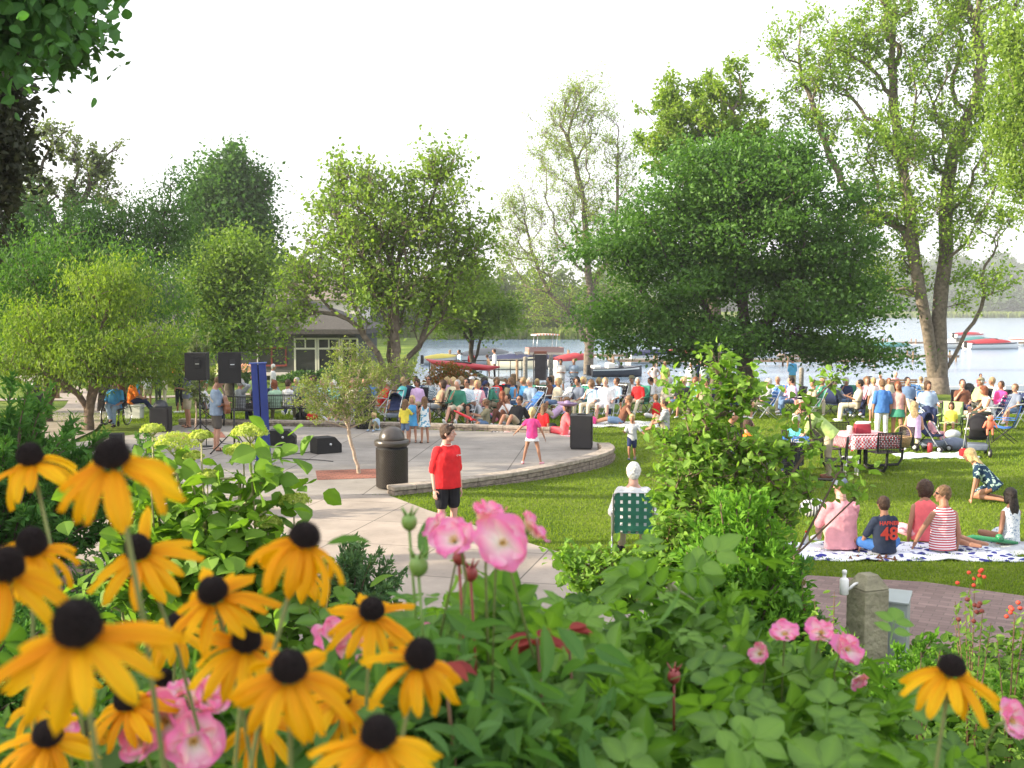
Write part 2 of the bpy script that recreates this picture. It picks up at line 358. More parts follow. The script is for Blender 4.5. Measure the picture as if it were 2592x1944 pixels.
# short grass blades on the nearer lawn
def grass_blades():
    N = 330000; r = np.random.default_rng(5)
    d = 11+r.random(N)**1.5*24; x = (r.random(N)*1.06-.53)*d; y = d
    def inside(poly, x, y):
        poly = np.array(poly); c = np.zeros(len(x), bool); j = len(poly)-1
        for i in range(len(poly)):
            xi, yi = poly[i]; xj, yj = poly[j]
            k = ((yi > y) != (yj > y)) & (x < (xj-xi)*(y-yi)/(yj-yi+1e-9)+xi); c ^= k; j = i
        return c
    bad = inside(arc+back, x, y) | inside(walk, x, y) | inside(bw, x, y)
    bad |= (x < -9.5) & (y < 30) & (x > -13.5)
    for (a, b) in zip(arc[:-1], arc[1:]):
        a = np.array(a); b = np.array(b); t = np.clip(((x-a[0])*(b-a)[0]+(y-a[1])*(b-a)[1])/((b-a)@(b-a)), 0, 1)
        bad |= np.hypot(x-a[0]-t*(b-a)[0], y-a[1]-t*(b-a)[1]) < .16
    x = x[~bad]; y = y[~bad]; n = len(x); Pn = np.c_[x, y, g(x, y)-.004]
    Y = norm(np.c_[r.normal(size=(n, 2))*.45, np.ones(n)]); X = norm(np.cross(Y, r.normal(size=(n, 3)))); Z = np.cross(X, Y)
    s = (.022+.026*r.random(n))*(1+.03*(y-11))
    T = np.array([[-.22, 0, 0], [.22, 0, 0], [.05, 1, .1]])
    return MB().inst(T, [[[0, 1, 2]]], Pn, X, Y, Z, s, v=r.random(n)).build('grass', LM('grass_blade', (.12, .20, .02), (.23, .31, .05), .4, 0), attr=True, smooth=False)
tag(grass_blades(), kind='stuff')
# ---------------------------------------------------------------- trees
bark_g = M('bark_grey', (.16, .13, .10), .95, var=.4, scale=7, bump=1, bscale=22)
bark_d = M('bark_dark', (.07, .055, .042), .95, var=.35, scale=7, bump=1, bscale=22)
bark_b = M('bark_brown', (.15, .105, .075), .95, var=.35, scale=9, bump=.8, bscale=30)
def tree(name, label, base, top, blobs, leafm, bark, n_at=160, n_leaf=120, lsize=.12, sig=.35, flat=.7, seed=1, r0=.2, tip=.012, twig=0,
         tmpl=LEAF4, up=.5, cat='tree', group=None, rtop=None, extra_trunks=(), droop=None, shell=.45, bend=.35, vb=0, zmin=None, p_exp=2.4, wpl=.42, parts=('trunk', 'crown'), zmax=None):
    """trunk and limbs grow towards points spread through the crown's volume, leaves sit round those points"""
    r = np.random.default_rng(seed)
    base = np.array(base, float); top = np.array(top, float)
    nodes = []; par = []; plen = []
    def chain(a, b, parent, k, wob):
        prev = parent
        for i in range(1, k+1):
            t = i/k; p = a+(b-a)*t+r.normal(size=3)*wob*(1 if i < k else 0)
            nodes.append(p); par.append(prev); plen.append(plen[prev]+np.linalg.norm(p-nodes[prev])); prev = len(nodes)-1
        return prev
    nodes.append(base); par.append(-1); plen.append(0.)
    H = np.linalg.norm(top-base)
    k0 = chain(base, top, 0, 6, H*.012)
    for e in extra_trunks:
        e = np.array(e, float); chain(nodes[1], e, 1, 6, H*.02)
    wts = np.array([b[1][0]*b[1][1]*b[1][2] for b in blobs])**.75; wts = wts/wts.sum(); at_ = []
    for (c, rad), wt in zip(blobs, wts):
        n = max(3, int(round(n_at*wt))); d = norm(r.normal(size=(n, 3))); u = r.random(n)**shell
        ph = r.random(3)*6; u = u*(1+.22*np.sin(d[:, 0]*4.3+ph[0])*np.cos(d[:, 2]*5.1+ph[1])+.12*np.sin(d[:, 1]*7+d[:, 2]*6+ph[2]))
        at_.append(np.array(c)+d*u[:, None]*np.array(rad))
    at_ = np.concatenate(at_)
    at_ = at_[at_[:, 2] > (zmin if zmin is not None else base[2]+.6)]
    start = nodes[k0//2 if k0 > 3 else 0]
    order = np.argsort(np.linalg.norm(at_-start, axis=1))
    arr = np.zeros((len(at_)*7+60+14*len(blobs), 3)); pl = np.zeros(len(arr)); ok = np.zeros(len(arr), bool); cnt = len(nodes)
    arr[:cnt] = nodes; pl[:cnt] = plen; ok[:cnt] = True; ok[0] = False
    ok[1] = H < 1.5
    ends = []
    # gaps where the sky shows through
    if n_at > 100 and r0 > .1:
        for _ in range(min(14, max(5, n_at//28))):
            q_ = at_[int(r.integers(0, len(at_)))]+r.normal(size=3)*.2; rr_ = np.mean([b[1][0] for b in blobs])*.26
            at_ = at_[np.linalg.norm((at_-q_)*[1, .45, 1.25], axis=1) > rr_]
        order = np.argsort(np.linalg.norm(at_-start, axis=1))
    mains = [np.array(c)+np.array([0, 0, .25*rad[2]]) for c, rad in blobs]
    mains = sorted(mains, key=lambda a: np.linalg.norm(a-start)); nm = len(mains)
    for qi, a in enumerate(mains+list(at_[order])):
        dv = a-arr[:cnt]; dist = np.linalg.norm(dv, axis=1)
        cost = dist+(wpl if qi >= nm else max(wpl, .75))*pl[:cnt]+.8*np.maximum(0, arr[:cnt, 2]-a[2])+(~ok[:cnt])*99
        q = int(np.argmin(cost)); L = dist[q]; k = int(np.clip(L/.45, 1, 5 if qi >= nm else 12))
        pd = norm(arr[q]-arr[par[q]]) if par[q] >= 0 else np.array([0, 0, 1.])
        c1 = arr[q]+pd*L*bend+np.array([0, 0, L*.12]); prev = q; A = arr[q].copy()
        for i in range(1, k+1):
            t = i/k; p = (1-t)**2*A+2*t*(1-t)*c1+t*t*a+(r.normal(size=3)*min(L, 1.5)*.03 if i < k else 0)
            arr[cnt] = p; pl[cnt] = pl[prev]+np.linalg.norm(p-arr[prev]); ok[cnt] = True
            par.append(prev); prev = cnt; cnt += 1
        if qi >= nm: ends.append(prev)
    N = cnt; arr = arr[:N]; par = np.array(par); ra = np.zeros(N); ch = np.zeros(N)
    acc = np.zeros(N)
    for i in range(N-1, 0, -1):
        ra[i] = max(tip, acc[i]**(1/p_exp)) if acc[i] > 0 else tip
        acc[par[i]] += ra[i]**p_exp
    ra[0] = acc[0]**(1/p_exp)
    ra = tip+(ra-tip)*(r0-tip)/max(ra[1]-tip, 1e-6); ra = np.maximum(ra, tip)
    ra[0] = ra[1]*1.25
    tr = MB()
    i = np.arange(1, N); a = arr[par[i]]; b = arr[i]; rb = ra[i]; ras = np.minimum(ra[par[i]], rb*1.5)
    main = par[i] < 7
    ras = np.where((i <= 6), ra[par[i]], ras)
    for big in (True, False):
        s = (rb > .05) == big
        if not s.any(): continue
        n = 10 if big else 5; aa = a[s]; bb = b[s]; t = norm(bb-aa); ref = np.where(np.abs(t[:, 2:3]) < .9, np.array([[0, 0, 1.]]), np.array([[1., 0, 0]]))
        X = norm(np.cross(t, ref)); Y = np.cross(t, X); an = np.arange(n)*2*np.pi/n
        ring = np.cos(an)[None, :, None]*X[:, None]+np.sin(an)[None, :, None]*Y[:, None]
        if big: 
            wob = 1+.12*np.sin(an*3+1)[None, :, None]
        else: wob = 1
        V = np.concatenate([aa[:, None]+ring*ras[s][:, None, None]*wob, bb[:, None]+t[:, None]*rb[s][:, None, None]*.25+ring*rb[s][:, None, None]*wob], 1)
        j = np.arange(n); j2 = (j+1) % n; f = np.stack([j, j2, j2+n, j+n], -1)
        tr.add(V.reshape(-1, 3), [(np.arange(len(aa))[:, None, None]*2*n+f[None]).reshape(-1, 4)])
    # flare at the foot
    if r0 > .12: tr.tube([base-[0, 0, .1], base+[0, 0, .06], base+[0, 0, .35*r0/.2], base+(arr[1]-base)*.5], [r0*1.5, r0*1.32, r0*1.1, r0*1.0], 12)
    E = arr[ends]; En = len(E); D = norm(norm(arr[ends]-arr[par[ends]])*.6+norm(E-nodes[k0])*.9+[0, 0, .25])
    cnts = np.maximum(1, (n_leaf*(.35+1.3*r.random(En))).astype(int)) if n_leaf else np.zeros(En, int); idx = np.repeat(np.arange(En), cnts)
    cen = E[idx]; nl = len(cen)
    off = r.normal(size=(nl, 3))*np.array([sig, sig, sig*flat])*(.6+.8*r.random(En))[idx][:, None]+D[idx]*(r.normal(size=(nl, 1))*sig*.7)
    if twig:
        tw = r.normal(size=(En*twig, 3))*.55+np.repeat(D, twig, 0)*1.1; tw = norm(tw)
        a = np.repeat(E, twig, 0)-np.repeat(D, twig, 0)*sig*.3; L = sig*(.9+r.random(len(a))*1.3); b = a+tw*L[:, None]
        X = norm(np.cross(tw, np.array([.3, .2, 1.]))); Y = np.cross(tw, X); an = np.arange(3)*2*np.pi/3
        ring = np.cos(an)[None, :, None]*X[:, None]+np.sin(an)[None, :, None]*Y[:, None]; tt = tip*.75
        V = np.concatenate([a[:, None]+ring*tt, b[:, None]+ring*tt*.35], 1); f = np.array([[0, 1, 4, 3], [1, 2, 5, 4], [2, 0, 3, 5]])
        tr.add(V.reshape(-1, 3), [(np.arange(len(a))[:, None, None]*6+f[None]).reshape(-1, 4)])
        if n_leaf:
            ti = (idx*twig+r.integers(0, twig, nl)); u = r.random(nl)**.7
            cen = a[ti]+(b-a)[ti]*u[:, None]*1.1; off = off*.3
    root = thing(name, label, cat, tuple(base), group=group)
    for V in range(len(tr.V)): tr.V[V] = tr.V[V]-base
    tr.build(parts[0], bark, root)
    if n_leaf:
        Pn = cen+off; kp = (Pn[:, 2] > base[2]+(.25 if r0 > .03 else .03)) & (Pn[:, 2] < (zmax or 1e9)); Pn = Pn[kp]; nl = len(Pn)
        Dd = None if droop is None else np.tile(np.array([0, 0, -droop]), (nl, 1))+r.normal(size=(nl, 3))*.35
        X, Y, Z = frames(nl, up, Dd, r)
        cl = r.random(En)[idx][kp]
        v = np.clip(.5*cl+.5*r.random(nl)+vb, 0, 1)
        MB().inst(tmpl[0], tmpl[1], Pn-base, X, Y, Z, lsize*(.6+.7*r.random(nl)), v=v).build(parts[1], leafm, root, attr=True, smooth=False)
    return root
def blob(px, py, rx, ry, d, rd=None, dd=0):
    """ellipsoid of crown seen round a pixel, at distance d"""
    s = (d+dd)/FPX; return (P(px, py, d+dd), (rx*s, rd if rd else rx*s*.8, ry*s))
G_dark = LM('leaf_dark', (.03, .095, .018), (.085, .19, .035), .32, .05)
G_oak = LM('leaf_oak', (.04, .115, .015), (.115, .25, .035), .38, .05)
G_mid = LM('leaf_mid', (.085, .175, .022), (.20, .30, .045), .42, .05)
G_yel = LM('leaf_yellow', (.13, .24, .025), (.27, .38, .05), .45, .05)
G_pale = LM('leaf_pale', (.18, .28, .05), (.32, .42, .09), .45, .05)
G_grey = LM('leaf_grey', (.10, .15, .06), (.18, .23, .09), .4, .05)
G_purp = LM('leaf_purple', (.02, .03, .014), (.045, .05, .02), .25, .05)
def b0(px, py): 
    q = at(px, py); return (q[0], q[1], q[2]-.08)
TB = {}
def T(*a, **k): return tree(*a, **k)
# left: two small trees with drooping narrow leaves
b = b0(217, 1092); d = b[1]
T('zelkova_tree', 'small leafy tree with drooping narrow leaves beside the footpath, nearer of two', b, P(232, 960, d),
  [blob(250, 900, 200, 90, d), blob(290, 760, 110, 100, d), blob(120, 850, 130, 90, d), blob(390, 890, 90, 70, d), blob(300, 690, 50, 50, d), blob(30, 940, 80, 60, d)],
  LM('leaf_zelkova', (.06, .15, .015), (.27, .37, .04), .45, .05), bark_b, 270, 100, .125, .34, .36, 11, .13, .01, tmpl=LEAFN, up=.1, droop=1.2, group='small drooping trees by the footpath', zmin=.9)
b = b0(113, 1070); d = b[1]
T('zelkova_tree', 'small leafy tree with drooping narrow leaves, farther back and left of its neighbour', b, P(118, 960, d),
  [blob(120, 860, 150, 110, d), blob(60, 720, 150, 130, d), blob(200, 700, 130, 110, d), blob(330, 720, 120, 110, d+1), blob(420, 900, 90, 80, d, dd=2)],
  LM('leaf_zelkova_dark', (.035, .12, .018), (.13, .26, .035), .42, .05), bark_b, 250, 100, .135, .38, .4, 12, .14, .01, tmpl=LEAFN, up=.1, droop=1.2, group='small drooping trees by the footpath', zmin=.9)
d = 37.
T('broad_tree', 'dense dark green tree rising behind the small drooping trees', (-14.2, d, gz(-14.2, d)-.1), P(260, 760, d),
  [blob(110, 640, 170, 130, d), blob(300, 620, 140, 110, d), blob(60, 800, 130, 120, d), blob(420, 600, 90, 90, d), blob(440, 490, 40, 70, d), blob(420, 770, 60, 60, d), blob(0, 640, 120, 150, d), blob(260, 820, 120, 90, d)],
  G_dark, bark_d, 300, 200, .16, .38, .7, 13, .2, .012, tmpl=LEAFN, up=.2, droop=.9)
d = 52.
T('open_tree', 'thin open tree with dark limbs against the sky at far left', (-21.8, d, gz(-21.8, d)-.1), P(170, 700, d),
  [blob(230, 420, 90, 60, d), blob(150, 370, 60, 60, d), blob(290, 400, 40, 30, d), blob(240, 510, 90, 70, d), blob(130, 540, 80, 80, d), blob(60, 480, 80, 120, d)],
  G_grey, bark_d, 120, 60, .2, .34, .6, 14, .25, .025, twig=5)
# dark maple at the left edge and the leafy boughs hanging into the top corner
d = 17.
T('dark_maple', 'dark purple leaved maple at the left edge', (-9.9, d, gz(-9.9, d)-.1), P(-190, 700, d),
  [blob(-90, 330, 140, 170, d), blob(-30, 400, 80, 90, d), blob(-50, 220, 90, 110, d), blob(-120, 500, 120, 120, d)],
  G_purp, bark_d, 230, 190, .13, .24, .7, 15, .2, .012)
d = 9.
T('overhanging_tree', 'green broadleaf boughs hanging into the top left corner', (-7.6, d, gz(-7.6, d)-.1), P(-700, 100, d),
  [blob(20, 20, 100, 70, d), blob(-70, 110, 90, 70, d), blob(-250, 0, 220, 200, d), blob(100, -60, 120, 90, d), blob(-450, -200, 300, 300, d), blob(10, 130, 50, 40, d)],
  LM('leaf_over', (.05, .16, .04), (.10, .26, .06), .35, .06), bark_d, 260, 70, .14, .2, .9, 16, .22, .008, tmpl=LEAFO, up=.1, droop=.8)
d = 12.5
T('overhanging_tree', 'darker boughs of a second tree behind the top left leaves', (-9.0, d, gz(-9.0, d)-.1), P(-500, 100, d),
  [blob(180, 60, 50, 70, d), blob(150, 140, 50, 40, d), blob(60, 10, 110, 90, d), blob(-120, 60, 160, 200, d), blob(200, 110, 30, 30, d)],
  G_dark, bark_d, 170, 80, .13, .16, .8, 17, .2, .01)
# trees behind the stage
d = 66.
T('tall_tree', 'tall grey green tree with a pointed top beyond the building', (-17.2, d, -.95), P(590, 700, d),
  [blob(600, 540, 80, 80, d), blob(590, 430, 40, 60, d), blob(540, 520, 50, 60, d), blob(650, 480, 40, 45, d), blob(520, 640, 70, 80, d), blob(650, 620, 70, 90, d), blob(575, 470, 70, 60, d)],
  G_dark, bark_d, 230, 160, .28, .5, .7, 18, .35, .02, vb=.1)
d = 50.
T('round_tree', 'light green rounded tree in front of the grey building, left of its white doors', (-13.3, d, gz(-13.3, d)-.1), P(590, 800, d),
  [blob(600, 660, 90, 80, d), blob(580, 780, 100, 90, d), blob(540, 840, 70, 60, d), blob(660, 830, 70, 70, d), blob(520, 720, 50, 70, d), blob(680, 700, 40, 70, d)],
  G_mid, bark_d, 260, 80, .19, .5, .55, 19, .22, .015)
b = b0(1000, 1048); d = b[1]
T('multi_stemmed_tree', 'broad vase shaped tree with several stems behind the seated crowd', b, P(1000, 800, d),
  [blob(960, 620, 170, 150, d), blob(860, 560, 80, 110, d), blob(1090, 560, 120, 150, d), blob(1120, 440, 70, 60, d), blob(1180, 640, 70, 110, d), blob(780, 720, 80, 70, d), blob(760, 800, 70, 50, d), blob(940, 480, 90, 60, d), blob(1000, 760, 130, 90, d), blob(870, 460, 40, 50, d), blob(1120, 760, 90, 80, d)],
  LM('leaf_locust', (.12, .23, .03), (.28, .40, .065), .42, .05), bark_g, 520, 46, .15, .42, .8, 20, .20, .010, twig=8, extra_trunks=(P(890, 760, d-.5), P(1120, 740, d+.6), P(960, 700, d+1)), bend=.3)
d = 57.
T('young_tree', 'young two stemmed tree beside the marina', (-2.2, d, gz(-2.2, d)-.1), P(1195, 800, d),
  [blob(1190, 760, 110, 70, d), blob(1150, 820, 70, 40, d), blob(1250, 800, 70, 60, d), blob(1190, 690, 60, 40, d)],
  G_mid, bark_d, 130, 120, .18, .34, .7, 21, .14, .014, extra_trunks=(P(1235, 780, d),))
b = b0(1494, 990); d = b[1]
T('sparse_tree', 'tall half bare tree with pale trunk left of the dark green oak', b, P(1488, 700, d),
  [blob(1440, 420, 120, 180, d), blob(1340, 640, 100, 140, d), blob(1480, 260, 70, 60, d), blob(1400, 330, 60, 80, d), blob(1460, 300, 60, 80, d), blob(1560, 520, 70, 130, d), blob(1390, 760, 100, 70, d), blob(1480, 600, 100, 130, d), blob(1300, 560, 60, 90, d), blob(1560, 380, 50, 90, d), blob(1540, 680, 70, 90, d)],
  G_pale, bark_g, 700, 52, .14, .55, .9, 22, .34, .010, twig=11, bend=.25)
d = 52.
T('yellow_green_tree', 'yellow green tree showing above the dark green oak', (10.0, d, gz(10, d)-.1), P(1780, 600, d),
  [blob(1720, 330, 110, 100, d), blob(1810, 260, 80, 80, d), blob(1880, 380, 100, 100, d), blob(1680, 400, 60, 60, d), blob(1840, 480, 150, 110, d), blob(1700, 250, 50, 40, d), blob(1960, 470, 90, 90, d)],
  G_yel, bark_g, 290, 110, .2, .42, .75, 23, .4, .018, twig=4)
d = 39.
ok_ = (P(1885, 900, d)[0], d, gz(P(1885, 900, d)[0], d)-.1)
T('oak_tree', 'wide spreading dark green oak in the middle of the lawn', ok_, P(1880, 640, d),
  [blob(1880, 510, 260, 140, d), blob(1880, 700, 230, 70, d), blob(1700, 620, 190, 110, d), blob(2060, 620, 170, 120, d), blob(1580, 640, 100, 60, d), blob(1640, 780, 150, 90, d), blob(2060, 800, 190, 90, d), blob(1860, 430, 170, 70, d), blob(1780, 860, 230, 55, d), blob(2100, 880, 150, 45, d), blob(2240, 890, 90, 28, d), blob(1560, 830, 90, 70, d), blob(2150, 730, 110, 90, d), blob(1980, 420, 100, 60, d)],
  G_oak, bark_d, 620, 190, .16, .46, .34, 24, .30, .015, bend=.4, shell=.5, zmin=1.1)
b = b0(2372, 996); d = b[1]
T('silver_maple', 'huge maple with a thick forking trunk by the water at right', b, P(2362, 830, d),
  [blob(2100, 160, 130, 100, d), blob(2240, 120, 150, 150, d), blob(2420, 60, 170, 160, d), blob(2260, 400, 170, 130, d), blob(2440, 330, 150, 160, d), blob(2180, 560, 130, 110, d), blob(2400, 560, 150, 120, d), blob(2260, 700, 120, 90, d), blob(2480, 720, 90, 70, d), blob(2060, 330, 100, 60, d), blob(2010, 130, 90, 70, d), blob(2350, -150, 350, 160, d), blob(2020, 230, 90, 40, d)],
  LM('leaf_maple', (.11, .23, .025), (.28, .41, .05), .45, .04), bark_g, 820, 78, .18, .55, .7, 25, .50, .012, twig=8, extra_trunks=(P(2290, 560, d-.6), P(2385, 480, d+.6), P(2250, 300, d+.8), P(2480, 780, d)), bend=.35, vb=.15, p_exp=2.3)
d = 41.
T('willow_tree', 'yellow green tree hanging in from the right edge', (21.6, d, gz(21.6, d)-.1), P(2800, 500, d),
  [blob(2560, 200, 90, 130, d), blob(2600, 350, 100, 120, d), blob(2560, 470, 50, 70, d), blob(2700, 300, 160, 260, d), blob(2540, 110, 50, 50, d)],
  G_yel, bark_g, 260, 130, .17, .36, 1.1, 26, .35, .016, droop=.8)
# young tree in the plaza grate
b = (P(905, 1203, 20.7)[0], 20.7, .01); d = b[1]
T('plaza_tree', 'slender young tree with small pale leaves growing in the brick tree grate', b, P(880, 1085, d),
  [blob(880, 980, 95, 60, d), blob(820, 1010, 80, 45, d), blob(950, 950, 80, 50, d), blob(890, 910, 50, 45, d), blob(1010, 930, 40, 15, d), blob(870, 1050, 100, 30, d), blob(770, 990, 50, 25, d)],
  LM('leaf_plaza', (.14, .20, .05), (.28, .34, .10), .4, .05), M('bark_young', (.42, .33, .25), .8, var=.3, scale=14), 200, 44, .05, .13, .8, 27, .036, .004, twig=4, zmin=.9)
# trees beyond the picture's left edge, whose long shadows cross the lawn
for i, (x, y, h, rr, sd) in enumerate([(-22, 7.6, 12, 2.5, 31), (-26, 20.5, 10.5, 2.6, 32), (-31, 33, 16, 4, 34), (-20, -2.2, 12, 2.6, 35), (-31, 42, 14, 3.5, 36)]):
    T('shade_tree', ['tall leafy tree out of view beside the garden', 'smaller leafy tree out of view beside the stage', 'tallest leafy tree out of view beyond the footpath', 'tall leafy tree out of view behind the flower bed', 'leafy tree out of view near the far path'][i], (x, y, gz(x, y)-.1), (x, y, h*.6),
      [((x, y, h*.66), (rr, rr, h*.34)), ((x+1.5, y, h*.4), (rr*.9, rr*.9, h*.2))], G_mid, bark_d, 170, 60, .3, .6, .8, sd, .3, .03, group='shade trees left of the lawn')
# far woods
def forest(name, spots, mat, nl, ls, seed, kind='stuff'):
    r = np.random.default_rng(seed); m = MB(); Pn = []; sz = []
    for (x, y, z, rad, h) in spots:
        d = norm(r.normal(size=(nl, 3))); d[:, 2] = np.abs(d[:, 2])*1.1-.1; u = r.random(nl)[:, None]**.25
        q = np.array([x, y, z+h*.35])+d*u*np.array([rad, rad, h*.65]); low = r.random(nl) < .25
        q[low, 2] = z+r.random(low.sum())*h*.5
        Pn.append(q)
    Pn = np.concatenate(Pn); n = len(Pn); X, Y, Z = frames(n, .5, None, r)
    tn = np.repeat(r.random(len(spots)), nl); v = np.clip(tn*.75+.25*r.random(n), 0, 1)
    return tag(MB().inst(LEAF4[0], LEAF4[1], Pn, X, Y, Z, ls*(.6+.8*r.random(n)), v=v).build(name, mat, attr=True, smooth=False), kind=kind)
r = np.random.default_rng(77)
sp = [(x, 172+r.random()*14+(0 if x < 6 else (x-6)*3), -1, 3+r.random()*2, 6+r.random()*6) for x in np.linspace(-34, 26, 44)]
forest('far_wood', sp, LM('leaf_far', (.09, .14, .06), (.18, .23, .10), .35, 0), 700, .9, 1)
sp = []
for k in range(420):
    x = 60+r.random()*620; y = 560+r.random()*360+(0 if x > 150 else 0); f = float(fshore(x))
    if y < f+35: y = f+35+r.random()*300
    sp.append((x, y, gz(x, y)-1, 9+r.random()*5, 13+r.random()*7))
forest('hill_wood', sp, LM('leaf_hill', (.06, .105, .055), (.12, .17, .085), .3, 0), 260, 3.4, 2)
sp = [(x, 128+r.random()*60, -1, 4+r.random()*3, 8+r.random()*6) for x in np.linspace(-95, -22, 50)]
forest('back_wood', sp, LM('leaf_back', (.06, .11, .05), (.12, .18, .07), .3, 0), 420, 1.3, 3)
# reeds on the far shore
n = 26000; x = r.random(n)*620-20; f = fshore(x); y = f+r.random(n)*np.where(f > 300, 40, 9)+2; zz = g(x, y)
sc_ = np.where(f > 300, 3.2, 1.5)*(.6+.6*r.random(n)); Yv = norm(np.c_[r.normal(size=(n, 2))*.15, np.ones(n)]); Xv = norm(np.cross(Yv, r.normal(size=(n, 3)))); Zv = np.cross(Xv, Yv)
tag(MB().inst(np.array([[-.25, 0, 0], [.25, 0, 0], [.1, 1, 0], [-.1, 1, 0]]), [[[0, 1, 2, 3]]], np.c_[x, y, zz-.2], Xv, Yv, Zv, sc_, v=r.random(n)).build('reeds', LM('leaf_reed', (.14, .20, .05), (.25, .30, .09), .3, 0), attr=True, smooth=False), kind='stuff')
# ---------------------------------------------------------------- building and things around it
black = M('black_metal', (.018, .018, .02), .5, spec=.4); blackp = M('black_plastic', (.012, .012, .014), .55)
alum = M('aluminium', (.6, .62, .64), .35, .8); white = M('white_paint', (.75, .75, .73), .6); cream = M('cream_trim', (.62, .62, .50), .7)
wood = M('weathered_wood', (.24, .16, .10), .85, var=.3, scale=10); woodg = M('grey_wood', (.24, .215, .18), .9, var=.35, scale=12, bump=.5)
glassd = M('dark_glass', (.03, .032, .035), .12, spec=.8); redt = M('red_trim', (.22, .04, .03), .6)
wallm = M('building_wall', (.085, .09, .078), .9, var=.12, scale=3); roofm = M('roof_shingle', (.065, .06, .055), .95, var=.25, scale=9)
whitew = M('pale_siding', (.62, .57, .55), .8); navy = M('navy_canvas', (.018, .024, .075), .8); redc = M('red_canvas', (.38, .03, .04), .75)
steelgrey = M('grey_canvas', (.16, .17, .18), .8)
bx0, bx1, by = -21.5, -9.1, 62.0
root = thing('park_building', 'low grey green park building with cream framed glass doors behind the trees', 'building', ((bx0+bx1)/2, by, gz(-15, by)-.05))
def BL(x, z, y=0): return (x-(bx0+bx1)/2, y, z-root.location.z)
def bpx(px, py): q = P(px, py, by); return q[0], q[2]
wz0 = root.location.z-.3; wz1 = bpx(700, 846)[1]
m = MB(); m.box(BL((bx0+bx1)/2, (wz0+wz1)/2, 5), (bx1-bx0, 10, wz1-wz0)); m.build('wall', wallm, root, smooth=False)
m = MB(); xc = 0; hw = (bx1-bx0)/2+.7; z1 = wz1-root.location.z
V = [[-hw, -.8, z1+.02], [hw, -.8, z1+.02], [hw, 10.8, z1+.02], [-hw, 10.8, z1+.02], [-hw, -.8, z1+.3], [hw, -.8, z1+.3], [hw, 10.8, z1+.3], [-hw, 10.8, z1+.3], [-hw+4.5, 5, z1+2.1], [hw-4.5, 5, z1+2.1]]
m.add(V, [[[0, 3, 2, 1], [0, 1, 5, 4], [1, 2, 6, 5], [2, 3, 7, 6], [3, 0, 4, 7], [4, 5, 9, 8], [6, 7, 8, 9]], [[5, 6, 9], [7, 4, 8]]])
m.build('roof', roofm, root, smooth=False)
for (xa, xb) in ((747, 800), (806, 860), (866, 905)):
    x0, zt = bpx(xa, 857); x1, zm = bpx(xb, 882); zb = bpx(xa, 948)[1]; fr = MB(); t = .1
    for x in (x0, x1): fr.box(BL(x, (zt+zb)/2, -.06), (t, .12, zt-zb))
    for z in (zt, zm, zb): fr.box(BL((x0+x1)/2, z, -.065), (x1-x0+t, .115, t))
    fr.box(BL((x0+x1)/2, (zt+zm)/2, -.06), (.07, .1, zt-zm-t))
    f = fr.build('glass_door', cream, root, smooth=False)
    MB().box(BL((x0+x1)/2, (zt+zb)/2, -.02), (x1-x0, .02, zt-zb)).build('pane', glassd, f, smooth=False)
x0, zt = bpx(652, 880); x1, zb = bpx(724, 925); fr = MB()
for x in (x0, x1, (x0+x1)/2): fr.box(BL(x, (zt+zb)/2, -.05), (.09, .1, zt-zb+.09))
for z in (zt, zb): fr.box(BL((x0+x1)/2, z, -.055), (x1-x0, .1, .09))
f = fr.build('window', redt, root, smooth=False); MB().box(BL((x0+x1)/2, (zt+zb)/2, -.02), (x1-x0, .02, zt-zb)).build('pane', glassd, f, smooth=False)
x0, z0 = bpx(640, 943)
MB().box(BL(bpx(690, 0)[0], bpx(0, 946)[1], -.25), (2.4, .4, .16)).build('ledge', whitew, root, smooth=False)
# pale gabled house further behind
hx, hy = P(800, 800, 84)[0], 84; rt = thing('pale_house', 'pale gabled house glimpsed through the trees behind the grey building', 'house', (hx, hy, -1.2))
MB().box((0, 3, 2.6), (7, 6, 5.4)).build('wall', whitew, rt, smooth=False)
m = MB(); m.prism([(-3.9, 5.2), (3.9, 5.2), (0, 7.2)], -.4, 6.4); m.V = [v[:, [0, 2, 1]] for v in m.V]; m.build('roof', M('pink_roof', (.42, .34, .32), .9), rt, smooth=False)
for k in (-2, 0, 2): f = MB().box((k, -.03, 3.6), (.9, .08, 1.2)).build('window', white, rt, smooth=False); MB().box((k, -.08, 3.6), (.74, .04, 1.04)).build('pane', glassd, f, smooth=False)
m = MB().tube([(0, 0, 0), (0, 0, 3.4)], [.035, .02], 8); q = at(648, 985)
tag(m.build('flagpole', white, loc=(q[0], 55, gz(q[0], 55))), 'thin white pole rising behind the blue post', 'pole')
# lamp post in front of the multi-stemmed tree
q = at(993, 1040); rt = thing('street_lamp', 'brown post lamp with a lantern head among the stems of the vase shaped tree', 'street lamp', (q[0]+.03, q[1]-1.2, gz(q[0], q[1]-1.2)))
MB().lathe([(.13, 0), (.12, .3), (.06, .36), (.05, 3.9), (.07, 3.95), (.1, 4.0)], 12).build('post', M('lamp_brown', (.12, .085, .06), .6), rt)
MB().lathe([(.09, 4.0), (.16, 4.05), (.19, 4.4), (.12, 4.42)], 6).build('lantern', M('lamp_glass', (.6, .55, .45), .3), rt, smooth=False)
MB().lathe([(.22, 4.42), (.12, 4.58), (.03, 4.66), (.02, 4.75)], 6).build('cap', black, rt, smooth=False)
